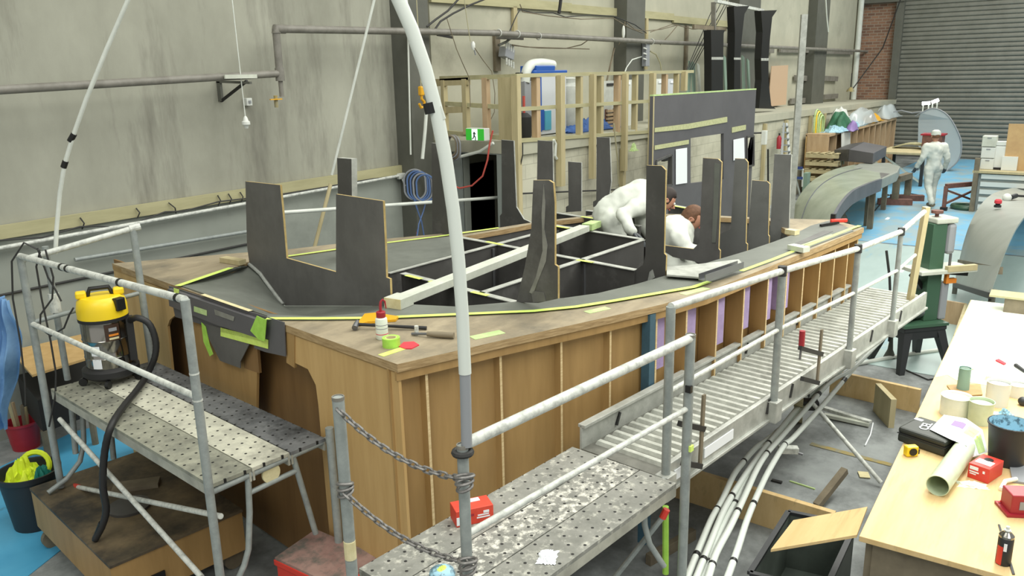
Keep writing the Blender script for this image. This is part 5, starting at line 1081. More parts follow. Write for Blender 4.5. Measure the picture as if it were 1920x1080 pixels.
MB().bar(Z(1535, 762, .05), Z(1632, 792, .05), .05, .03).build('white_bar', 'galv_white', label='upper white bar on the floor under the tubes', cat='bar'); MB().bar(Z(1545, 778, .03), Z(1630, 796, .03), .05, .03).build('white_bar', 'timber_white', label='lower white bar on the floor under the tubes', cat='bar')
MB().tube([Z(x, y, .01) for x, y in ((1637, 793), (1632, 815), (1622, 835))], .006, 6).build('white_string', 'paper', label='short white string on the floor by the white bars', cat='string')
MB().tube([Z(x, y, .02) for x, y in ((1560, 692), (1640, 676), (1700, 665), (1772, 655))], .024, 10).build('floor_tube', 'white_tube', smooth=True, label='white plastic tube lying on the floor under the bandsaw', cat='tube')
MB().tube([Z(x, y, .01) for x, y in ((1690, 690), (1740, 712), (1780, 706))], .008, 6).build('floor_cable', 'cable', smooth=True, label='thin dark cable on the floor below the bandsaw', cat='cable')
# bundle of bent white tubes
tub = [[(1282, 1105), (1290, 1080), (1319, 1008), (1336, 969), (1353, 940), (1375, 892), (1394, 866), (1418, 839), (1447, 818), (1500, 770), (1545, 728), (1600, 672), (1650, 632)],
       [(1297, 1105), (1307, 1080), (1331, 1020), (1358, 955), (1384, 911), (1408, 875), (1440, 832), (1462, 806), (1492, 768), (1532, 722), (1582, 688), (1640, 650), (1680, 610)],
       [(1320, 1105), (1329, 1080), (1343, 1037), (1370, 986), (1394, 935), (1418, 882), (1437, 851), (1464, 820), (1510, 768), (1555, 718), (1600, 690), (1650, 640)],
       [(1311, 1105), (1318, 1080), (1337, 1028), (1364, 970), (1390, 922), (1413, 878), (1437, 842), (1470, 802), (1520, 742), (1560, 700)],
       [(1356, 1105), (1365, 1080), (1384, 1027), (1401, 974), (1423, 921), (1444, 878), (1471, 834), (1488, 820), (1545, 757), (1610, 680), (1650, 632), (1692, 585)]]
for i, pts in enumerate(tub):
    c = thing('bent_tube', ['leftmost white bent tube of the bundle curving past the walkway', 'second white bent tube from the left in the bundle', 'third white bent tube from the left in the bundle', 'short white bent tube tucked inside the bundle', 'rightmost white bent tube of the bundle, lying apart'][i], 'tube', 'bent white tubes beside the walkway')
    w = [Z(x, y, .62-.2*(1080-y)/480+.03*(i % 3)) for x, y in pts]; w = smooth_path(w, 4); MB().tube(w, .0195, 12).build('tube_body', 'fibre_tube', c, smooth=True)
    for k in (6, 14, 24, 34):
        if k+1 < len(w): MB().tube([w[k], w[k].lerp(w[k+1], .3)], .0215, 12).build('black_tape', 'black', c)
cw = thing('tube_clip', 'silver scaffold coupler holding the bent tubes together', 'clamp'); q = Z(1478, 843, .5); MB().box(q, (.06, .14, .05), .5).build('clip_body', 'galv_white', cw, bevel=.006); MB().tube([q, q+Vec((.02, -.1, -.02))], .01, 8).build('bolt', 'steel_grey', cw)
cw = thing('tube_clip', 'dark coupler near the middle of the tube bundle', 'clamp'); q = Z(1515, 758, .5); MB().box(q, (.1, .16, .08), .5).build('clip_body', 'cable', cw, bevel=.01); MB().tube([q, q+Vec((.02, -.12, .0))], .012, 8).build('bolt', 'steel_grey', cw)
# ---------------------------------------------------------------- green bandsaw
sw = thing('band_saw', 'dark green upright bandsaw on a black splayed stand', 'bandsaw')
rh = Vec((CR.x, CR.y, 0)).normalized(); dh = Vec((CF.x, CF.y, 0)).normalized()   # saw stands square to the camera heading, turned a little
ta_ = radians(12); r_ = (rh*cos(ta_)+dh*sin(ta_)); d_h = (dh*cos(ta_)-rh*sin(ta_)); sa_ = atan2(r_.y, r_.x)
zs = .5; sc0 = Z(1731, 610, zs); sc0 = Vec((sc0.x, sc0.y, 0))+d_h*.16
def SW(a, b, z): return sc0 + r_*a + d_h*b + UP*z
MB().box(SW(0, 0, zs-.03), (.52, .42, .05), sa_).build('stand_top', 'bin_black', sw, bevel=.01); MB().box(SW(0, 0, zs-.09), (.5, .4, .1), sa_).build('stand_skirt', 'bin_black', sw)
for a_ in (-1, 1):
    for b_ in (-1, 1): MB().hexa([SW(a_*.3-.03, b_*.26-.03, 0), SW(a_*.3+.03, b_*.26-.03, 0), SW(a_*.3+.03, b_*.26+.03, 0), SW(a_*.3-.03, b_*.26+.03, 0), SW(a_*.2-.05, b_*.15-.05, zs-.06), SW(a_*.2+.05, b_*.15-.05, zs-.06), SW(a_*.2+.05, b_*.15+.05, zs-.06), SW(a_*.2-.05, b_*.15+.05, zs-.06)]).build('leg', 'bin_black', sw)
MB().box(SW(0, 0, zs+.01), (.54, .44, .03), sa_).build('base_plate', 'saw_green', sw)
cxs = .13; ztop = VT(SW(cxs, -.1, 0), 420).z
MB().box(SW(cxs, 0, (zs+.025+ztop)/2), (.17, .2, ztop-zs-.025), sa_).build('column', 'saw_green', sw, bevel=.006)
zm_ = VT(SW(cxs, -.1, 0), 508).z
MB().box(SW(cxs+.15, .03, (zm_+.17+ztop)/2), (.1, .3, ztop-zm_-.17), sa_).build('upper_wheel_cover', 'grey_plastic', sw, bevel=.04); MB().box(SW(cxs+.14, .03, (zs+.025+zm_-.14)/2), (.09, .28, zm_-.14-zs-.025), sa_).build('lower_wheel_cover', 'grey_plastic', sw, bevel=.02)
MB().box(SW(cxs+.07, 0, ztop+.03), (.26, .24, .06), sa_).build('top_cap', 'timber_white', sw, bevel=.015); MB().lathe([(.02, 0), (.02, .04), (.06, .04), (.06, .07)], SW(cxs+.02, 0, ztop+.06), 12).build('tension_knob', 'rust', sw)
MB().box(SW(cxs+.1, -.02, zm_), (.68, .34, .04), sa_).build('table', 'timber_white', sw, bevel=.005); MB().box(SW(cxs+.25, -.17, zm_+.03), (.36, .05, .06), sa_).build('rip_fence', 'timber', sw)
MB().box(SW(cxs+.19, -.1, zm_-.12), (.12, .05, .05), sa_).build('guard', 'orange', sw); MB().box(SW(cxs+.125, -.12, zm_-.07), (.03, .04, .14), sa_).build('guard', 'orange', sw); MB().tube([SW(cxs+.16, -.1, zm_), SW(cxs+.16, -.1, zm_+.18)], .014, 6).build('blade_guide', 'steel_grey', sw)
MB().bar(SW(cxs-.22, -.02, zm_-.04), SW(cxs-.08, 0, zm_-.2), .06, .05).build('table_bracket', 'black', sw); MB().bar(SW(cxs+.2, .0, zm_-.04), SW(cxs+.42, -.05, zm_-.06), .1, .05).build('table_trunnion', 'black', sw)
MB().tube([SW(-.12, -.05, zs+.13), SW(.03, -.02, zs+.13)], .09, 16).build('motor', 'steel_grey', sw, smooth=True); MB().tube([SW(-.2, -.06, zs+.13), SW(-.12, -.05, zs+.13)], .11, 16).build('fan_cover', 'cable', sw, smooth=True); MB().box(SW(-.05, -.02, zs+.24), (.16, .12, .04), sa_).build('switch_housing', 'black', sw)
MB().tube([SW(-.14, -.02, zs+.25), SW(-.06, -.02, zs+.45), SW(cxs-.15, -.02, zm_-.1)], .008, 6).build('saw_cord', 'cable', sw, smooth=True)
# ---------------------------------------------------------------- curved grey shells
def shell(name, label, Lp, YL, Rp, YRr, m, th, seam=None, n=28):
    c = thing(name, label, 'boat part'); L = smooth_path([Y(x, y, YL) for x, y in Lp], 6); R_ = smooth_path([Y(x, y, YRr) for x, y in Rp], 6); k = len(L)-1
    MB().grid(lambda u, v: L[round(u*k)].lerp(R_[round(u*k)], v), k, 6, (0, 0, -th)).build('skin', m, c, smooth=True)
    if seam: MB().tube([L[i].lerp(R_[i], seam)+UP*.004 for i in range(k+1)], .012, 6).build('seam', 'shell_side', c, smooth=True)
    sidep = R_+[q-UP*th for q in reversed(R_)]; return c, L, R_
cs_, L_, R_ = shell('curved_shell', 'long grey green curved boat shell arching down behind the bulkheads', [(1474, 450), (1484, 405), (1497, 370), (1522, 340), (1560, 319), (1605, 308), (1645, 303)], 5.0, [(1548, 446), (1562, 410), (1577, 382), (1598, 359), (1622, 347), (1640, 340), (1652, 336)], 3.6, 'green_shell', .03, .3)
m = MB(); n_ = len(R_)
vs = []
for q in R_: vs += [q+Vec((0, -.02, .01)), q+Vec((0, -.02, -.24)), q+Vec((0, .03, -.24)), q+Vec((0, .03, .01))]
m.add(vs, [(4*i+j, 4*i+(j+1) % 4, 4*i+4+(j+1) % 4, 4*i+4+j) for i in range(n_-1) for j in range(4)] + [(0, 1, 2, 3), (4*n_-4, 4*n_-3, 4*n_-2, 4*n_-1)]); m.build('side_flange', 'shell_side', cs_, smooth=True)
for q in (R_[-3], L_[-6], R_[10]):
    if q.z > .45: MB().box((q.x, q.y+.1, (q.z-.25)/2), (.1, .1, q.z-.25)).build('support_leg', 'timber_grey', cs_)
fl = thing('flat_shell', 'flat grey boat part with a black recess beyond the curved shell', 'boat part')
zf = .92; pl_ = [Z(1650, 337, zf), Z(1592, 318, zf), Z(1612, 306, zf), Z(1668, 305, zf), Z(1688, 312, zf), Z(1683, 322, zf)]
MB().prism([p-UP*.22 for p in pl_], (0, 0, .22)).build('block', 'grey_shell', fl, bevel=.02); MB().prism([Z(x, y, zf+.001) for x, y in ((1630, 328), (1652, 324), (1668, 326), (1652, 334))], (0, 0, .004)).build('recess', 'carbon', fl)
for px, py in ((1660, 340), (1680, 325), (1620, 318)): q = Z(px, py, zf-.22); MB().box((q.x+.3, q.y+.05, .35), (.1, .1, .7)).build('leg', 'timber_grey', fl)
db = thing('dark_locker', 'dark grey angular boat locker resting on the flat shell', 'boat part')
zb3 = .93; q0, q1, q2 = Z(1590, 303, zb3), Z(1636, 307, zb3), Z(1661, 293, zb3); q3 = q0+q2-q1; h1, h2 = VT(q1, 287).z, VT(q0, 280).z
MB().hexa([q0, q1, q2, q3, off(q0, h2), off(q1, h1), off(q2, h1), off(q3, h2+.03)]).build('body', 'panel_grey', db, bevel=.01)
q4 = Z(1563, 300, zb3); MB().hexa([q4, q0, q3, q4+(q3-q0), off(q4, h2-.05), off(q0, h2), off(q3, h2+.03), off(q4+(q3-q0), h2-.05)]).build('end_section', 'carbon_dark', db)
rs, L2_, R2_ = shell('curved_shell', 'pale grey curved boat shell on a frame behind the bandsaw', [(1790, 530), (1797, 495), (1808, 450), (1822, 412), (1842, 380), (1866, 361), (1900, 352)], 1.5, [(1858, 548), (1872, 508), (1890, 460), (1912, 418), (1940, 388), (1975, 368), (2010, 358)], .75, 'grey_shell', .03)
for q in (L2_[2], R2_[2], L2_[-4], R2_[-4]): MB().box((q.x+.08, q.y+.0, (q.z-.04)/2), (.06, .06, max(.1, q.z-.05))).build('frame_leg', 'column', rs)
MB().bar(L2_[1]-UP*.06, R2_[1]-UP*.06, .05, .06).build('frame_rail', 'cable', rs); MB().bar(L2_[8]-UP*.09, R2_[8]-UP*.09, .05, .08).build('frame_rail', 'timber_grey', rs)
i_ = 30; def_ = lambda v, k: L2_[k].lerp(R2_[k], v)
gr = thing('angle_grinder', 'white and black power tool lying on the pale curved shell', 'power tool'); q = Y(1882, 374, 1.2); q = def_(.45, 26)+UP*.05
MB().tube([q, q+Vec((.25, -.05, .0))], .04, 12).build('motor_body', 'bin_black', gr, smooth=True); MB().ball(q+Vec((-.05, .05, .0)), .07).build('head', 'white_plastic', gr, smooth=True); MB().tube([q+Vec((.25, -.05, 0)), q+Vec((.4, -.2, -.02))], .02, 8).build('cord_end', 'cable', gr)
gr = thing('sander', 'small pink and black sander on the pale curved shell', 'power tool'); q = def_(.4, 22)+UP*.03
MB().lathe([(.05, 0), (.05, .03), (.03, .04), (.045, .07), (.04, .1)], q, 14).build('pad', 'bin_black', gr, smooth=True); MB().lathe([(.05, .06), (.05, .1), (.03, .12)], q, 14).build('cap', 'red_cloth', gr, smooth=True)
# ---------------------------------------------------------------- standing grey panel
pn = thing('cabin_panel', 'large standing dark grey boat panel with window cutouts and cream strips', 'panel')
YQ = 5.0
def Q(x, y, o=0): return Y(x, y, YQ+o)
op_ = [(1225, 180), (1418, 168), (1419, 400)]; o3 = [Q(*p) for p in op_]; bl_ = Vec((o3[0].x, YQ, .02)); o3[2] = Vec((o3[1].x, YQ, .02))
holes = [[(1230, 302), (1259, 290), (1259, 347), (1230, 352)], [(1295, 259), (1357, 250), (1357, 336), (1295, 344)], [(1400, 257), (1413, 255), (1413, 310), (1400, 312)]]
MB().prism([o3[0], o3[1], o3[2], bl_], (0, .05, 0), [[Q(*p) for p in h] for h in holes]).build('panel', 'panel_grey', pn)
for pts in ([(1227, 240), (1290, 232), (1363, 219), (1363, 229), (1290, 242), (1227, 248)], [(1227, 273), (1291, 262), (1291, 270), (1227, 281)], [(1372, 239), (1398, 234), (1398, 243), (1372, 249)]): MB().prism([Q(x, y, -.003) for x, y in pts], (0, -.006, 0)).build('cream_strip', 'cream_strip', pn)
MB().bar(Q(1225, 179)+Vec((0, .025, 0)), Q(1418, 167)+Vec((0, .025, 0)), .055, .02).build('rough_edge', 'lime_pale', pn)
MB().bar(Q(1226, 181, -.004), Vec((o3[0].x+.03, YQ-.004, .5)), .03, .006, up=Vec((0, 1, 0))).build('edge_strip', 'timber', pn)
for h, n_ in ((holes[0], 0), (holes[2], 2)):
    pts = [Q(*p, -.005) for p in h]
    for i in range(4): MB().bar(pts[i], pts[(i+1) % 4], .03, .03, up=Vec((0, 1, 0))).build('window_trim', 'carbon_dark', pn)
for pts, w in (([(1267, 280), (1288, 277), (1288, 343), (1267, 346)], 'left'), ([(1375, 262), (1395, 258), (1396, 297), (1375, 301)], 'right')): MB().prism([Q(x, y, -.012) for x, y in pts], (0, -.003, 0)).build('paper_sheet', 'paper', label='white paper sheet taped on the grey panel, %s one' % w, cat='paper')
MB().prism([Q(x, y, .3) for x, y in ((1243, 296), (1262, 290), (1262, 350), (1256, 352), (1258, 300), (1246, 303))], (0, .05, 0)).build('inner_frame', 'carbon_dark', label='loose dark window frame standing behind the left cutout', cat='frame')
# ---------------------------------------------------------------- things on the mezzanine
def M_(x, y): return Y(x, y, 7.0)
du = thing('dust_extractor', 'white and blue dust extractor with white duct elbow behind the railing', 'machine')
def bx(par, name, x0, y0, x1, y1, d, m, YY=7.0, bev=.01):
    A, B = Y(x0, y0, YY), Y(x1, y1, YY); return MB().box(((A.x+B.x)/2, YY+d/2, (A.z+B.z)/2), (B.x-A.x, d, A.z-B.z)).build(name, m, par, bevel=bev)
bx(du, 'cabinet', 1013, 138, 1062, 247, .3, 'machine_white'); bx(du, 'lid', 1001, 132, 1064, 139, .25, 'machine_blue'); bx(du, 'fan_drum', 1006, 123, 1041, 133, .3, 'machine_blue'); bx(du, 'side_trim', 1012, 142, 1017, 247, .02, 'machine_blue', 6.98); bx(du, 'filter_body', 984, 152, 1013, 247, .2, 'grey_plastic', 7.05); bx(du, 'control_panel', 1022, 208, 1034, 243, .02, 'panel_teal', 6.985, .002); bx(du, 'trim_panel', 1014, 205, 1021, 244, .02, 'machine_blue', 6.985, .002)
pts = smooth_path([Y(x, y, 7.1) for x, y in ((1036, 122), (1015, 119), (996, 122), (987, 134), (984, 155))], 6); MB().tube(pts, .075, 14).build('duct_elbow', 'white_tube', du, smooth=True)
bx(du, 'black_collar', 974, 136, 982, 144, .08, 'black', 7.1)
def heap(name, label, cat, x0, y0, x1, y1, m, seed, YY=7.0, d=.4):
    A, B = Y(x0, y1, YY), Y(x1, y1, YY); h = Y(x0, y0, YY).z-A.z; w = B.x-A.x
    MB().rag(((A.x+B.x)/2, YY, zm(A.x)), w*1.25, d, h*1.1, seed).build(name, m, smooth=True, label=label, cat=cat)
heap('blue_tarp', 'crumpled blue tarp lying on the mezzanine behind the railing', 'tarp', 1062, 231, 1142, 256, 'tarp_blue', 41)
bg = thing('material_bag', 'tall white dust bag standing beside the dust extractor', 'bag'); A = Y(1072, 246, 7.1)
MB().lathe([(.2, 0), (.23, .1), (.22, .5), (.2, .72), (.1, .78)], (A.x, 7.15, zm(A.x)), 16).build('bag_body', 'clear_bag', bg, smooth=True); MB().lathe([(.1, .77), (.14, .84), (.06, .86)], (A.x, 7.15, zm(A.x)), 12).build('bag_neck', 'white_plastic', bg, smooth=True)
for x0, y0, x1, y1, m, nm, lb in ((1130, 152, 1154, 235, 'clear_bag', 'packing_crate', 'pale speckled crate behind the fourth railing post'), (1133, 205, 1151, 238, 'rust', 'slat_pallet', 'reddish slatted pallet standing behind the railing'), (1167, 150, 1183, 232, 'white_plastic', 'white_board', 'white board leaning behind the long railing'), (1230, 148, 1242, 182, 'white_plastic', 'white_board', 'first white panel behind the railing end'), (1252, 148, 1266, 182, 'machine_white', 'white_board', 'second white panel behind the railing end')):
    t = thing(nm, lb, 'crate' if 'crate' in nm else 'pallet' if 'pallet' in nm else 'board'); A, B = Y(x0, y0, 6.95), Y(x1, y1, 6.95); z0 = min(B.z, zm(B.x)+.02)
    if nm == 'slat_pallet':
        for k in range(5): MB().box(((A.x+B.x)/2, 6.9, z0+(A.z-z0)*(k+.5)/5), (B.x-A.x, .03, (A.z-z0)/8)).build('slat', 'timber_pink', t)
        for sx in (A.x+.03, B.x-.03): MB().box((sx, 6.95, (A.z+z0)/2), (.06, .06, A.z-z0)).build('stringer', 'rust', t)
    else: 
        MB().box(((A.x+B.x)/2, 6.97, (A.z+z0)/2), (B.x-A.x, .06, A.z-z0)).build('panel', m, t); MB().box(((A.x+B.x)/2, 6.93, A.z-.06), ((B.x-A.x)*.5, .015, .04)).build('hand_slot' if 'crate' in nm else 'top_strip', 'dark' if 'crate' in nm else 'paper', t)
hp_ = thing('hand_pump', 'dark pump set behind the wide corner board', 'pump'); A = Y(988, 225, 6.9); MB().lathe([(.1, 0), (.12, .1), (.12, .3), (.05, .36)], (A.x, 6.95, zm(A.x)), 14).build('tank', 'cable', hp_, smooth=True); MB().tube([(A.x, 6.95, zm(A.x)+.36), (A.x, 6.95, zm(A.x)+.6)], .02, 8).build('handle', 'hose_red', hp_)
# black tall cores
def core(label, pts, band):
    c = thing('foil_core', label, 'boat part'); MB().prism([Y(x, y, 6.85) for x, y in pts], (0, .16, 0)).build('body', 'black', c)
    MB().prism([Y(x, y, 6.846) for x, y in band], (0, -.004, 0)).build('white_band', 'top_trim', c)
core('leftmost tall black foil core above the grey panel', [(1333, 56), (1360, 56), (1357, 62), (1356, 110), (1356, 205), (1334, 206), (1334, 110)], [(1334, 107), (1356, 107), (1356, 112), (1334, 112)])
core('middle tall black foil core above the grey panel', [(1376, 12), (1405, 11), (1396, 26), (1391, 70), (1388, 110), (1389, 203), (1376, 204), (1377, 110), (1378, 60)], [(1376, 108), (1389, 108), (1389, 112), (1376, 112)])
core('rightmost tall black foil core standing on the mezzanine edge', [(1427, 20), (1457, 19), (1448, 32), (1444, 70), (1441, 110), (1441, 150), (1446, 198), (1455, 204), (1423, 203), (1428, 150), (1427, 110), (1430, 60)], [(1427, 109), (1441, 109), (1441, 114), (1427, 114)])
MB().bar(Y(1342, 2, 7.0), Y(1430, 20, 7.0), .08, .06).build('top_bar', 'galv_white', label='pale bar joining the tops of the black foil cores', cat='bar'); MB().bar(Y(1338, 4, 7.05), Y(1338, 60, 7.05), .09, .06).build('upright_bar', 'pipe_grey', label='grey upright bar above the leftmost foil core', cat='bar'); MB().bar(Y(1300, 50, 7.05), Y(1360, 55, 7.05), .05, .08).build('cross_bar', 'timber_grey', label='grey cross bar at the top of the leftmost foil core', cat='bar')
gl = [('pale green board leaning first from the left behind the railing end', 1289, 165, 1294, 118, 'board_green'), ('second pale green board leaning behind the railing end', 1303, 168, 1300, 118, 'board_green'), ('white edged board between the first two black foil cores, left one', 1316, 168, 1308, 120, 'timber_white'), ('yellowish board just left of the leftmost foil core', 1328, 167, 1329, 118, 'lime_pale'), ('pale green board right of the leftmost foil core', 1364, 166, 1358, 106, 'board_green'), ('olive board left of the middle foil core', 1370, 166, 1368, 106, 'timber_x'), ('wide pale green board right of the middle foil core', 1398, 165, 1393, 106, 'board_green'), ('grey board at the right end of the leaning boards', 1408, 166, 1402, 112, 'board_green')]
for lb, x0, y0, x1, y1, m in gl:
    A, B = Y(x0, y0+14, 7.15), Y(x1, y1, 7.45); A.z = zm(A.x); MB().bar(A, B, .16, .03, up=Vec((0, 1, 0))).build('leaning_board', m, label=lb, cat='board', group='boards leaning on the mezzanine')
MB().prism([Y(x, y, 7.75) for x, y in ((1447, 124), (1478, 122), (1474, 196), (1441, 200))], (0, .02, 0)).build('plywood_sheet', 'ply_wall', label='pale plywood sheet leaning on the mezzanine wall', cat='sheet')
for i, (x0, y0, x1, y1) in enumerate(((1410, 92, 1450, 94), (1462, 93, 1516, 94), (1412, 150, 1450, 152), (1490, 146, 1516, 147), (1545, 96, 1598, 98), (1545, 147, 1570, 148), (1482, 190, 1515, 188), (1545, 182, 1570, 180))):
    MB().bar(Y(x0, y0, 7.9), Y(x1, y1, 7.9), .06, .16).build('wall_rail', 'pipe_grey', label=['upper grey wall rail left of the rightmost foil core', 'upper grey wall rail behind the tall aluminium pole', 'lower grey wall rail left of the rightmost foil core', 'middle grey wall rail behind the tall aluminium pole', 'upper grey wall rail right of the fourth column', 'middle grey wall rail right of the fourth column', 'lowest grey wall rail behind the tall aluminium pole', 'lowest grey wall rail right of the fourth column'][i], cat='rail', group='grey rails behind the tall aluminium pole')
MB().tube([(32.5, 7.85, 7.0), (32.5, 7.85, 2.06)], .1, 12).build('downpipe', 'white_tube', smooth=True, label='thick pale downpipe beside the brick wall', cat='pipe')
MB().tube([X(1690, -5, 32.2), Y(1655, 90, 7.0), Y(1600, 165, 7.2)], .02, 6).build('lamp_cable', 'cable', label='dark cable crossing in front of the brick wall', cat='cable')
yl_ = thing('work_lamp', 'yellow work lamp hanging over the mezzanine edge near the brick wall', 'lamp'); q = Y(1595, 166, 7.2); MB().lathe([(.13, 0), (.1, .08), (.04, .14)], q-UP*.1, 14).build('shade', 'yellow_line', yl_, smooth=True); MB().tube([q+UP*.06, q+UP*.5], .015, 6).build('stem', 'cable', yl_)
MB().tube([Y(x, y, 7.4) for x, y in ((1548, -5), (1550, 30), (1553, 60))], .02, 6).build('drop_cable', 'white_tube', label='pale cable dropping beside the fourth column', cat='cable')
# tall aluminium pole
q = Z(1480, 445, 0); zt_2 = VT(q, 27).z; MB().box((q.x, q.y, zt_2/2), (.11, .11, zt_2), .5).build('tall_pole', 'alu', label='tall square aluminium pole standing behind the right bulkheads', cat='pole')
# ---------------------------------------------------------------- along the block wall
YF_ = YM-.06
ldr = thing('step_ladder', 'grey step ladder leaning on the block wall', 'ladder')
for xa, xb in ((1466, 1470), (1480, 1475)): MB().bar(Y(xa, 290, YF_-.25), Y(xb, 231, YF_), .05, .03).build('rail', 'ladder', ldr)
for k in range(5): u = .1+.2*k; A = Y(1466, 290, YF_-.25).lerp(Y(1470, 231, YF_), u); B = Y(1480, 290, YF_-.25).lerp(Y(1475, 231, YF_), u); MB().bar(A, B, .08, .03).build('tread', 'ladder', ldr)
fe = thing('fire_extinguisher', 'red fire extinguisher hanging on the block wall', 'extinguisher'); q = Y(1460, 275, YF_-.1); MB().lathe([(.05, -.05), (.055, .2), (.02, .26)], q, 14).build('cylinder', 'crimson', fe, smooth=True); MB().tube([q+UP*.25, q+UP*.31], .02, 8).build('valve', 'black', fe)
hy = thing('hose_hanger', 'yellow hoses hanging in a bunch on the block wall', 'hose')
for i in range(4): q = Y(1533, 230, YF_-.1); MB().torus(q+Vec((.06*i-.1, -.03*i, -.05*i)), .2, .02, (0, 1, .1*i), 18, 6, .14, UP).build('hose_loop', 'yellow' if i == 1 else 'lime_pale', hy, smooth=True)
MB().grid(lambda u, v: Y(1541+u*9, 250+v*38, YF_-.15)+Vec((0, .04*sin(u*12), 0)), 10, 4, (0, .01, 0)).build('purple_cloth', 'purple', smooth=True, label='purple cloth hanging at the end of the timber shelf', cat='cloth')
MB().tube([Y(1440, 280, 5.9), Vec((Y(1444, 347, 5.9).x, 5.9, .01))], .02, 6).build('black_rod', 'black', label='thin black rod standing right of the grey panel', cat='rod'); wc = thing('wall_camera', 'small white box on an arm right of the grey panel', 'box'); q = Y(1433, 258, 6.0); MB().box(q, (.12, .1, .3)).build('box_body', 'white_plastic', wc, bevel=.01); MB().tube([q+Vec((0, .05, .1)), q+Vec((-.2, .3, .1))], .02, 6).build('arm', 'cable', wc)
# shelf of timber bays
sf = thing('timber_shelf', 'long timber and plywood shelf with open bays near the roller door', 'shelf')
YS = 5.75; S0 = Y(1556, 250, YS).x; S1 = Y(1682, 215, YS).x; S1 = min(S1, 32.3); zs0 = Y(1556, 252, YS).z
MB().box(((S0+S1)/2, YS+.3, zs0-.03), (S1-S0, .6, .06)).build('top', 'timber_pink', sf); MB().box(((S0+S1)/2, YS+.58, zs0/2), (S1-S0, .03, zs0-.06)).build('back', 'ply_pale', sf)
n_ = 11
for i in range(n_+1): x = S0+(S1-S0)*i/n_; MB().box((x, YS+.28, (zs0-.06)/2), (.06, .54, zs0-.06)).build('divider', 'timber_pink', sf)
MB().box(((S0+S1)/2, YS+.3, .25), (S1-S0-.1, .5, .03)).build('lower_shelf', 'ply', sf)
def ontop(px, py): q = Y(px, py, YS+.25); return Vec((q.x, q.y, zs0))
MB().rag(ontop(1575, 240)+UP*0, 1.5, .6, .55, 15, n=8, p=6).build('green_bag', 'green_cloth', smooth=True, sub=1, label='dark green cloth bundle on top of the timber shelf', cat='cloth')
MB().rag(ontop(1578, 240)+Vec((.1, .1, .3)), .7, .4, .3, 18, n=7, p=5).build('white_rag', 'white_plastic', smooth=True, label='white rag on the green bundle', cat='rag')
MB().rag(ontop(1560, 248)+Vec((.0, -.1, 0)), 1.3, .5, .16, 19, n=8, p=7).build('towels', 'bucket_blue', smooth=True, label='blue and white towels at the near end of the shelf', cat='towel')
MB().rag(ontop(1600, 236), 1.8, .5, .18, 23, n=8, p=7).build('towels', 'bucket_blue', smooth=True, label='blue and white towels right of the green bundle', cat='towel')
MB().grid(lambda u, v: Y(1577+u*16, 248+v*32, YS-.04)+Vec((0, -.02*sin(u*9), 0)), 8, 8, (0, -.01, 0)).build('hanging_towel', 'white_plastic', smooth=True, label='long white towel hanging down the shelf front', cat='towel')
MB().rag(Y(1597, 246, YS-.1), .7, .25, .35, 29, n=6, p=6).build('violet_rag', 'violet', smooth=True, sub=1, label='violet rag hanging over the shelf edge', cat='rag')
MB().rag(ontop(1632, 223), 1.7, .5, .34, 25, n=7, p=7).build('orange_bag', 'yellow_tool', smooth=True, sub=1, label='orange folded bags on top of the timber shelf', cat='bag')
for px, w, lb in ((1615, 2.4, 'large clear plastic bundle behind the orange bags'), (1662, 2.0, 'clear plastic sheet bundle nearest the roller door')):
    MB().rag(ontop(px, 222)+Vec((0, .0, 0)), w, .6, .6, 60+px, n=6, p=8).build('plastic_bundle', 'film', smooth=True, sub=2, label=lb, cat='plastic')
pl2 = thing('pallet_stack', 'stack of timber pallets on the floor beside the shelf end', 'pallets')
q0 = Y(1521, 330, 6.0); q1 = Y(1556, 330, 5.5); W_ = 1.15; cxp = q0.x+.4
hh = Y(1540, 283, 5.8).z
for k in range(6):
    z0 = hh*k/6
    pp = MB()
    for d in (-.28, 0, .28): pp.box((cxp+d, 5.8, z0+.06), (.09, .8, .09))
    for d in (-.35, -.18, 0, .18, .35): pp.box((cxp, 5.8+d, z0+.125), (.65, .1, .022)); 
    pp.build('pallet', 'timber', pl2)
fs = thing('folding_stand', 'white and blue folding stand left of the curved shell', 'stand'); P5 = Y(1500, 345, 5.6)
for a_, b_ in (((1487, 316), (1500, 365)), ((1505, 318), (1504, 350)), ((1487, 316), (1506, 318)), ((1487, 334), (1503, 336))): MB().tube([Y(*a_, 5.6), Y(*b_, 5.6)], .02, 8).build('tube', 'white_tube', fs)
for y in (314, 333): MB().bar(Y(1486, y, 5.57), Y(1504, y+1, 5.57), .03, .06).build('blue_slat', 'crate_blue', fs)
MB().box((Y(1512, 340, 5.7).x, 5.7, Y(1512, 330, 5.7).z/2), (.25, .1, Y(1512, 318, 5.7).z)).build('end_board', 'board_green', fs)
# ---------------------------------------------------------------- far floor
sh_ = thing('sawhorse', 'timber sawhorse with dark foot blocks on the blue floor', 'sawhorse')
for (fx, fy), ty in (((1677, 384), 336), ((1700, 376), 329)):
    q = Z(fx, fy, 0); zt5 = VT(q, ty).z; MB().box((q.x, q.y, zt5/2), (.14, .14, zt5)).build('post', 'timber_grey', sh_); MB().box((q.x, q.y, .07), (.2, .75, .14), .35).build('foot', 'rust', sh_)
A, B = Z(1677, 384, 0), Z(1700, 376, 0); MB().bar(off(A, zt5), off(B, zt5), .16, .14).build('top_beam', 'timber_grey', sh_)
rt_ = thing('steel_trestle', 'rusty red steel trestle with crossed braces on the blue floor', 'trestle')
a, b = Z(1769, 395, 0), Z(1836, 388, 0); za, zb4 = VT(a, 341).z, VT(b, 351).z; zz = (za+zb4)/2
for p in (a, b): MB().box((p.x, p.y, zz/2), (.08, .08, zz)).build('leg', 'rust', rt_)
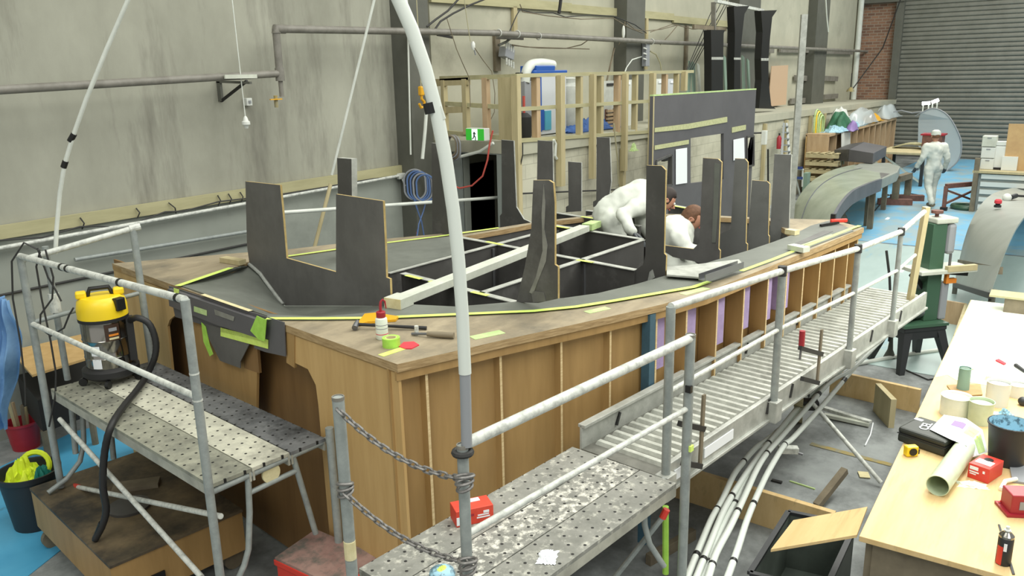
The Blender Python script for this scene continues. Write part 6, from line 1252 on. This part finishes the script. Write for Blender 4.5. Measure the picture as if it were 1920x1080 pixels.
MB().bar(off(a, zz), off(b, zz), .08, .1).build('top_bar', 'rust', rt_); MB().bar(off(a, zz*.85), off(b, .1), .04, .04).build('cross_brace', 'rust', rt_); MB().bar(off(b, zz*.85), off(a, .15), .04, .04).build('cross_brace', 'rust', rt_)
MB().box(off(a, .04), (.14, .14, .08)).build('rubber_foot', 'black', rt_)
MB().torus(Z(1812, 387, .06), .28, .06, UP, 20, 8).build('hose_ring', 'saw_green', smooth=True, label='dark green hose ring on the floor beside the rusty trestle', cat='hose')
wb2 = thing('drawer_bench', 'far work bench with rows of white drawers beyond the pale curved shell', 'bench'); q = Z(1829, 320, .92); XB = q.x
MB().box((XB+.4, q.y-2.2, .9), (.9, 4.5, .05)).build('top', 'timber', wb2); MB().box((XB+.45, q.y-2.2, .43), (.8, 4.3, .86)).build('carcass', 'drawer_grey', wb2)
for c_i in range(4):
    for r_i in range(5): MB().box((XB+.03, q.y-.6-c_i*1.05, .12+r_i*.17), (.06, .95, .1)).build('drawer', 'drawer', wb2)
for yy in (q.y-.02, q.y-4.4): MB().box((XB+.0, yy, .6), (.1, .1, 1.2)).build('corner_post', 'timber_grey', wb2)
for i, (x0, y0, x1, y1, m, lb) in enumerate(((1837, 300, 1864, 316, 'drawer', 'bottom white box of the stack on the drawer bench'), (1838, 284, 1866, 299, 'drawer', 'middle white box of the stack on the drawer bench'), (1839, 268, 1868, 283, 'timber_white', 'top cream box of the stack on the drawer bench'))):
    A, B = X(x0, y1, XB+.3), X(x1, y0, XB+.3); t = thing('storage_box', lb, 'box', 'boxes stacked on the drawer bench'); zb5 = .925+.0+i*(.25); MB().box((XB+.45, (A.y+B.y)/2, zb5+.12), (.3, A.y-B.y, .235)).build('box_body', m, t, bevel=.01); MB().box((XB+.295, (A.y+B.y)/2, zb5+.2), (.012, (A.y-B.y)*.3, .02)).build('handle', 'grey_plastic', t)
t = thing('white_appliance', 'white appliance with black base beside the box stack', 'appliance'); A = X(1878, 312, XB+.4); MB().box((XB+.5, A.y, 1.2), (.3, .36, .5)).build('body', 'white_plastic', t, bevel=.02); MB().box((XB+.48, A.y, .95), (.34, .3, .05)).build('base', 'black', t); MB().box((XB+.5, A.y-.05, 1.5), (.3, .5, .08)).build('tray', 'drawer', t)
MB().box((XB+.4, X(1894, 305, XB+.4).y, 1.08), (.3, .3, .3)).build('small_carton', 'white_plastic', label='small white carton beside the cardboard sheet', cat='carton')
A, B = X(1892, 232, XB+.35), X(1960, 316, XB+.35); MB().box((XB+.35, (A.y+B.y)/2, (A.z+.93)/2), (.04, A.y-B.y, A.z-.93)).build('cardboard_sheet', 'cardboard', label='tall brown cardboard sheet standing on the drawer bench', cat='cardboard')
ft = thing('timber_table', 'timber table with pale top in front of the roller door', 'table')
t0 = Z(1668, 288, .92); MB().box((25.3, 4.5, .9), (1.8, 1.3, .05)).build('top', 'timber', ft)
for x in (24.6, 26.0):
    for y in (4.0, 5.0): MB().box((x, y, .44), (.08, .08, .88)).build('leg', 'cable', ft)
MB().bar((24.6, 4.0, .1), (24.6, 5.0, .8), .05, .05).build('brace', 'timber_white', ft)
MB().grid(lambda u, v: Vec((25.6+.5*v, 5.0-1.0*u, .93+.12*sin(pi*u))), 8, 2, (0, 0, .03)).build('curved_strip', 'timber_x', smooth=True, label='curved timber strip lying on the far table', cat='strip')
q = Z(1727, 282, .93); bb_ = thing('wood_crate', 'brown crate on the far table behind the walking person', 'crate'); MB().box((25.6, 3.95, 1.13), (.5, .5, .4)).build('body', 'rust', bb_); MB().box((25.6, 3.95, 1.35), (.54, .6, .04)).build('lid', 'crimson', bb_)
# film hood with lamps
fh = thing('film_hood', 'bent clear plastic film hood standing before the roller door', 'film hood')
c1 = smooth_path([X(x, y, 28.6) for x, y in ((1726, 212), (1750, 203), (1776, 215), (1795, 245), (1803, 272), (1796, 302), (1768, 326))], 6); c2 = smooth_path([X(x, y, 30.0) for x, y in ((1716, 218), (1736, 208), (1752, 218), (1764, 245), (1769, 270), (1764, 298), (1748, 318))], 6); k_ = len(c1)-1
MB().grid(lambda u, v: c1[round(u*k_)].lerp(c2[round(u*k_)], v)+Vec((0, 0, .02*sin(u*30+v*4))), k_, 6, (.008, 0, 0)).build('film', 'film', fh, smooth=True); 
cen2 = [X(x, y, 28.7) for x, y in ((1748, 326), (1728, 310), (1721, 265), (1722, 225))]; MB().prism(c1+cen2, (.01, 0, 0)).build('end_film', 'film', fh)
for c in (c1, c2): MB().tube(c, .02, 6).build('hoop', 'grey_plastic', fh, smooth=True)
for i, (xa, ya, xb, yb) in enumerate(((1729, 194, 1744, 193), (1747, 192, 1760, 187))):
    t = thing('work_light', ['left bright tube lamp on a stand above the film hood', 'right bright tube lamp on a stand above the film hood'][i], 'lamp'); A, B = X(xa, ya, 29.3), X(xb, yb, 29.3)
    MB().bar(A, B, .08, .1).build('tube_light', 'lamp_white', t)
    for u in (.15, .85): p = A.lerp(B, u); MB().tube([p-UP*.05, p-UP*.4], .02, 6).build('stand', 'white_tube', t)
MB().tube([X(x, y, 29.0) for x, y in ((1675, 210), (1690, 207), (1710, 212), (1728, 209))], .02, 6).build('swing_boom', 'grey_plastic', label='thin grey arm reaching from the shelf to the film hood', cat='arm')
for pts, lb in (([(1640, 395), (1660, 372), (1690, 368)], 'dark cable on the blue floor left of the sawhorse'), ([(1655, 362), (1668, 366), (1650, 372)], 'dark cable loop under the flat shell'), ([(1700, 362), (1725, 366), (1730, 370)], 'dark cable trailing behind the walking person')):
    MB().tube([Z(x, y, .015) for x, y in pts], .014, 6).build('floor_cable', 'cable', smooth=True, label=lb, cat='cable')
q = Z(1622, 424, 0); MB().box((q.x, q.y, VT(q, 348).z/2), (.06, .06, VT(q, 348).z)).build('steel_post', 'timber_grey', label='thin upright post behind the far end of the mould', cat='post')
for i, (x, y, w) in enumerate(((1664, 410, .25), (1745, 452, .2), (1690, 508, .25), (1730, 320, .3), (1850, 420, .2))):
    MB().rag(Z(x, y, .008), w, .07, .03, 90+i).build('floor_scrap', 'paper', label=['white scrap on the floor sheet beyond the end of the mould', 'white scrap on the floor sheet left of the bandsaw top', 'white scrap on the floor sheet behind the walkway end post', 'white scrap on the floor sheet beside the walking person', 'white scrap on the floor under the pale curved shell'][i], cat='scrap', group='white scraps on the blue floor')
# ---------------------------------------------------------------- people
def skin(name, J, E, m, parent=None, root=None, sub=2, **k):
    names = list(J); me = bpy.data.meshes.new(name); me.from_pydata([tuple(J[n][0]) for n in names], [(names.index(a), names.index(b)) for a, b in E], []); me.materials.append(MT[m])
    o = bpy.data.objects.new(name, me); COL.objects.link(o); o.parent = parent
    mod = o.modifiers.new('skin', 'SKIN'); mod.use_smooth_shade = True
    sv_ = me.skin_vertices[0].data
    for i, n in enumerate(names):
        r = J[n][1]; sv_[i].radius = r if isinstance(r, tuple) else (r, r); sv_[i].use_root = (n == (root or names[0]))
    s = o.modifiers.new('sub', 'SUBSURF'); s.levels = s.render_levels = sub
    tag(o, **k); return o
EB = [('pel', 'spi'), ('spi', 'che'), ('che', 'nek'), ('nek', 'hd0'), ('hd0', 'hd1'), ('pel', 'hpL'), ('hpL', 'knL'), ('knL', 'anL'), ('anL', 'toL'), ('pel', 'hpR'), ('hpR', 'knR'), ('knR', 'anR'), ('anR', 'toR'), ('che', 'shL'), ('shL', 'elL'), ('elL', 'wrL'), ('wrL', 'haL'), ('che', 'shR'), ('shR', 'elR'), ('elR', 'wrR'), ('wrR', 'haR')]
RB = dict(pel=.115, spi=.105, che=.13, nek=.05, hd0=.055, hd1=.05, hpL=.085, hpR=.085, knL=.055, knR=.055, anL=.04, anR=.04, toL=.035, toR=.035, shL=.065, shR=.065, elL=.042, elR=.042, wrL=.03, wrR=.03, haL=.03, haR=.03)
ES = [e for e in EB if e not in (('nek', 'hd0'), ('hd0', 'hd1'), ('wrL', 'haL'), ('wrR', 'haR'), ('anL', 'toL'), ('anR', 'toR'))]
def hand(w, d, nrm, m, par, sgn=1):
    d = Vec(d).normalized(); nrm = Vec(nrm).normalized(); sd = d.cross(nrm).normalized(); b = MB()
    b.grid(lambda u, v: Vec(w)+d*.095*u+sd*(v-.5)*(.06+.025*u)+nrm*.012, 4, 4, nrm*-.026)
    for i, (o, l) in enumerate(((-.032, .07), (-.011, .078), (.011, .072), (.032, .056))):
        p = Vec(w)+d*.09+sd*o; b.tube([p, p+d*l*.45-nrm*.01, p+d*l*.75-nrm*.03, p+d*l*.85-nrm*.05], [.0095, .009, .008, .007], 8)
    p = Vec(w)+d*.025-sd*.036*sgn; b.tube([p, p+d*.035-sd*.03*sgn-nrm*.008, p+d*.06-sd*.035*sgn-nrm*.02], [.012, .01, .008], 8)
    return b.build('glove', m, par, smooth=True)
def person(label, J, hair_m='hair', glove='glove', cap=None, hairdir=None):
    p = thing('person', label, 'person')
    b = MB(); J = {n: Vec(q) for n, q in J.items()}; nk = J['che'].lerp(J['nek'], .7)
    R2 = {n: RB[n]*1.3+.014 for n in RB}
    def limb(a, c, ra, rc): b.tube([a, a.lerp(c, .5), c], [ra, (ra+rc)/2, rc], 14); b.ball(a, ra, 14, 10); b.ball(c, rc, 14, 10)
    for a_, c_ in ES:
        if 'nek' in (a_, c_): continue
        limb(J[a_], J[c_], R2[a_], R2[c_])
    for s in 'LR': limb(J['che'].lerp(J['pel'], .5).lerp(J['sh'+s], .35), J['sh'+s], .12, R2['sh'+s]); limb(J['pel'], J['hp'+s], .13, .11)
    limb(J['che'], nk, .13, .07)
    o = b.build('body', 'suit', p, smooth=True)
    r = o.modifiers.new('remesh', 'REMESH'); r.mode = 'VOXEL'; r.voxel_size = .022; r.use_smooth_shade = True
    m_ = o.modifiers.new('smooth', 'SMOOTH'); m_.factor = .6; m_.iterations = 6
    if 'folds' not in bpy.data.textures: tx = bpy.data.textures.new('folds', 'CLOUDS'); tx.noise_scale = .11; tx.noise_depth = 2
    d_ = o.modifiers.new('folds', 'DISPLACE'); d_.texture = bpy.data.textures['folds']; d_.strength = .045; d_.mid_level = .5; d_.texture_coords = 'LOCAL'
    for s in 'LR':
        d = Vec(J['toL' if s == 'L' else 'toR'])-Vec(J['an'+s]); a_ = Vec(J['an'+s]); d.z = 0; d.normalize()
        MB().tube([a_-d*.06-UP*.045, a_+d*.06-UP*.045, a_+d*.17-UP*.055], [.045, .05, .035], 10).build('shoe', 'timber_grey', p, smooth=True)
        w = Vec(J['wr'+s]); dd = Vec(J['ha'+s])-w; hand(w+dd.normalized()*.01, dd, Vec((0, 0, 1)) if abs(dd.normalized().z) < .8 else -CF, glove, p, 1 if s == 'L' else -1)
    return p
def face(p, hc, fwd, upv, hair_m, hair=True, nck=None):
    fwd = Vec(fwd).normalized(); upv = (Vec(upv)-fwd*Vec(upv).dot(fwd)).normalized(); rt = fwd.cross(upv)
    b = MB(); b.ball(hc, (.079, .079, .1)); R = Matrix((fwd, -rt, upv)).transposed()
    b.v = [hc+R @ (Vec(((q-hc).x*1.18, (q-hc).y, (q-hc).z*1.12))) for q in b.v]
    b.tube([hc+fwd*.085+upv*.02, hc+fwd*.115-upv*.02, hc+fwd*.09-upv*.03], [.01, .016, .012], 8); 
    for s in (-1, 1): b.tube([hc+rt*s*.074, hc+rt*s*.094-fwd*.01], [.024, .02], 10); b.torus(hc+rt*s*.094-fwd*.01, .017, .006, rt, 12, 6)
    if nck is not None: b.tube([nck, hc-upv*.05], [.058, .052], 12)
    b.build('head', 'skin', p, smooth=True)
    for s in (-1, 1): MB().ball(hc+fwd*.086+rt*s*.032+upv*.018, .011).build('eye', 'white_plastic', p, smooth=True)
    MB().tube([hc+fwd*.09-rt*.022-upv*.055, hc+fwd*.096-upv*.055, hc+fwd*.09+rt*.022-upv*.055], .006, 6).build('mouth', 'hose_red', p, smooth=True)
    if hair:
        h = MB(); h.ball((0, 0, 0), 1, 18, 14); keep = []
        vs = []
        for q in h.v:
            f, l, u = q.x, q.y, q.z; k = 1.0
            if f > .35 and u < .45: k = .86
            if u < -.35: k = .8
            vs.append(hc + R @ Vec((f*.104*k-.008, l*.092*k, u*.124*k+.004)))
        h.v = vs; h.build('hair', hair_m, p, smooth=True)
# worker bending over the frames
dW = 7.75; G = lambda x, y, d=dW: DP(x, y, d)
rt_v = CR.copy(); bk_v = CF.copy(); bk_v.z = 0; bk_v.normalize(); fw_v = rt_v
pel = G(1142, 405); che = G(1203, 372); zf_ = .97
s_ = bk_v*.19
J = dict(pel=pel, spi=G(1172, 378), che=che, nek=G(1226, 368), hd0=G(1240, 374), hd1=G(1250, 380), hpL=pel+bk_v*.1-UP*.03, hpR=pel-bk_v*.1-UP*.03,
    shL=che+s_-UP*.02, shR=che-s_-UP*.02, elL=G(1205, 420, dW+.15), elR=G(1168, 402, dW-.32), wrL=G(1222, 445, dW+.05), wrR=G(1184, 432, dW-.42), haL=G(1232, 450, dW), haR=G(1194, 440, dW-.42))
for s, o in (('L', bk_v*.12), ('R', -bk_v*.12)):
    h = J['hp'+s]; J['kn'+s] = Vec((h.x, h.y, 0))+o*.3+rt_v*.12+UP*(zf_+.47); J['an'+s] = Vec((h.x, h.y, zf_+.1))+o*.3+rt_v*.02; J['to'+s] = J['an'+s]+rt_v*.15-UP*.04
J['anL'].z = J['anR'].z = zf_+.1
p1 = person('person in white coveralls bending over the boat frames', J, 'hair_dark')
face(p1, J['hd0']+Vec((0, 0, 0))+rt_v*.04, rt_v*.8-UP*.6, UP*.8+rt_v*.6, 'hair_dark', nck=J['che'].lerp(J['nek'], .6))
MB().ball(G(1208, 358, dW), (.11, .11, .1), 16, 12).build('hood', 'suit', p1, smooth=True)
# worker kneeling, brown hair
dW = 7.5; pel = G(1262, 500, dW); che = G(1266, 440, dW); hc = G(1299, 409, dW)
s_ = bk_v*.18
J = dict(pel=pel, spi=G(1260, 470, dW), che=che, nek=G(1282, 425, dW), hd0=G(1292, 416, dW), hd1=hc, hpL=pel+bk_v*.1, hpR=pel-bk_v*.1, shL=che+s_, shR=che-s_, elL=G(1290, 470, dW+.1), elR=G(1285, 472, dW-.25), wrL=G(1325, 470, dW+.05), wrR=G(1325, 475, dW-.2), haL=G(1340, 470, dW), haR=G(1340, 474, dW-.2))
for s, o in (('L', bk_v*.1), ('R', -bk_v*.1)):
    h = J['hp'+s]; J['kn'+s] = h+rt_v*.32+o*.3-UP*.12; J['an'+s] = Vec((h.x, h.y, zf_+.08))+o*.3+rt_v*.02; J['to'+s] = J['an'+s]+rt_v*.12-UP*.03
p2 = person('brown haired person in white coveralls crouching in the boat shell', J, 'hair')
face(p2, hc, rt_v*.86-UP*.35-bk_v*.25, UP, 'hair', nck=J['che'].lerp(J['nek'], .5))
# person walking away
ft_ = Z(1742, 388, 0); aw = bk_v; sd_ = rt_v; b0 = Vec((ft_.x, ft_.y, 0)); H_ = lambda f, s, z: b0+aw*f+sd_*s+UP*z
J = dict(pel=H_(0, 0, .95), spi=H_(0, 0, 1.12), che=H_(.02, 0, 1.34), nek=H_(.03, 0, 1.5), hd0=H_(.04, 0, 1.58), hd1=H_(.05, 0, 1.68), hpL=H_(0, -.09, .9), hpR=H_(0, .09, .9), knL=H_(-.05, -.1, .5), anL=H_(-.28, -.1, .14), toL=H_(-.2, -.1, .06), knR=H_(.12, .1, .5), anR=H_(.05, .09, .1), toR=H_(.2, .09, .05), shL=H_(.02, -.2, 1.4), shR=H_(.02, .2, 1.4), elL=H_(.0, -.27, 1.14), elR=H_(-.03, .28, 1.14), wrL=H_(.12, -.33, .93), wrR=H_(.08, .32, .92), haL=H_(.16, -.34, .86), haR=H_(.12, .33, .85))
p3 = person('person in white coveralls and cap walking away on the blue floor', J)
face(p3, H_(.05, 0, 1.63), aw, UP, 'hair', nck=H_(.02, 0, 1.42))
MB().lathe([(.104, 0), (.108, .03), (.09, .09), (.04, .12)], H_(.05, 0, 1.66), 16).build('cap', 'suit', p3, smooth=True)
# ---------------------------------------------------------------- light
def area(name, loc, sx, sy, power, tgt=None, col=(1, 1, .92)):
    l = bpy.data.lights.new(name, 'AREA'); l.shape = 'RECTANGLE'; l.size = sx; l.size_y = sy; l.energy = power; l.color = col
    o = bpy.data.objects.new(name, l); COL.objects.link(o); o.location = loc
    if tgt: o.rotation_euler = (Vec(tgt)-Vec(loc)).to_track_quat('-Z', 'Y').to_euler()
    return o
for i, (x, y, p) in enumerate(((-3.5, 1.0, 420), (1.0, -4.5, 420), (1.5, 2.5, 150), (5.5, 3.5, 260), (6.5, -1.5, 300), (11, 2.5, 320), (16, 2.5, 380), (21, 1, 480), (27, 2.0, 700), (13, -3, 300))):
    area('high_bay_lamp', (x, y, 8.5), 4, 4, p*.9)
area('bench_lamp', (7.0, .2, 3.6), 2.4, .5, 110)
w = bpy.data.worlds.new('world'); SC.world = w; w.use_nodes = True; w.node_tree.nodes['Background'].inputs[0].default_value = (.99, 1, .95, 1); w.node_tree.nodes['Background'].inputs[1].default_value = .72
vs_ = SC.view_settings; vs_.view_transform = 'Standard'; vs_.look = 'None'; vs_.gamma = 1; vs_.exposure = -.13; vs_.use_curve_mapping = False
finish()
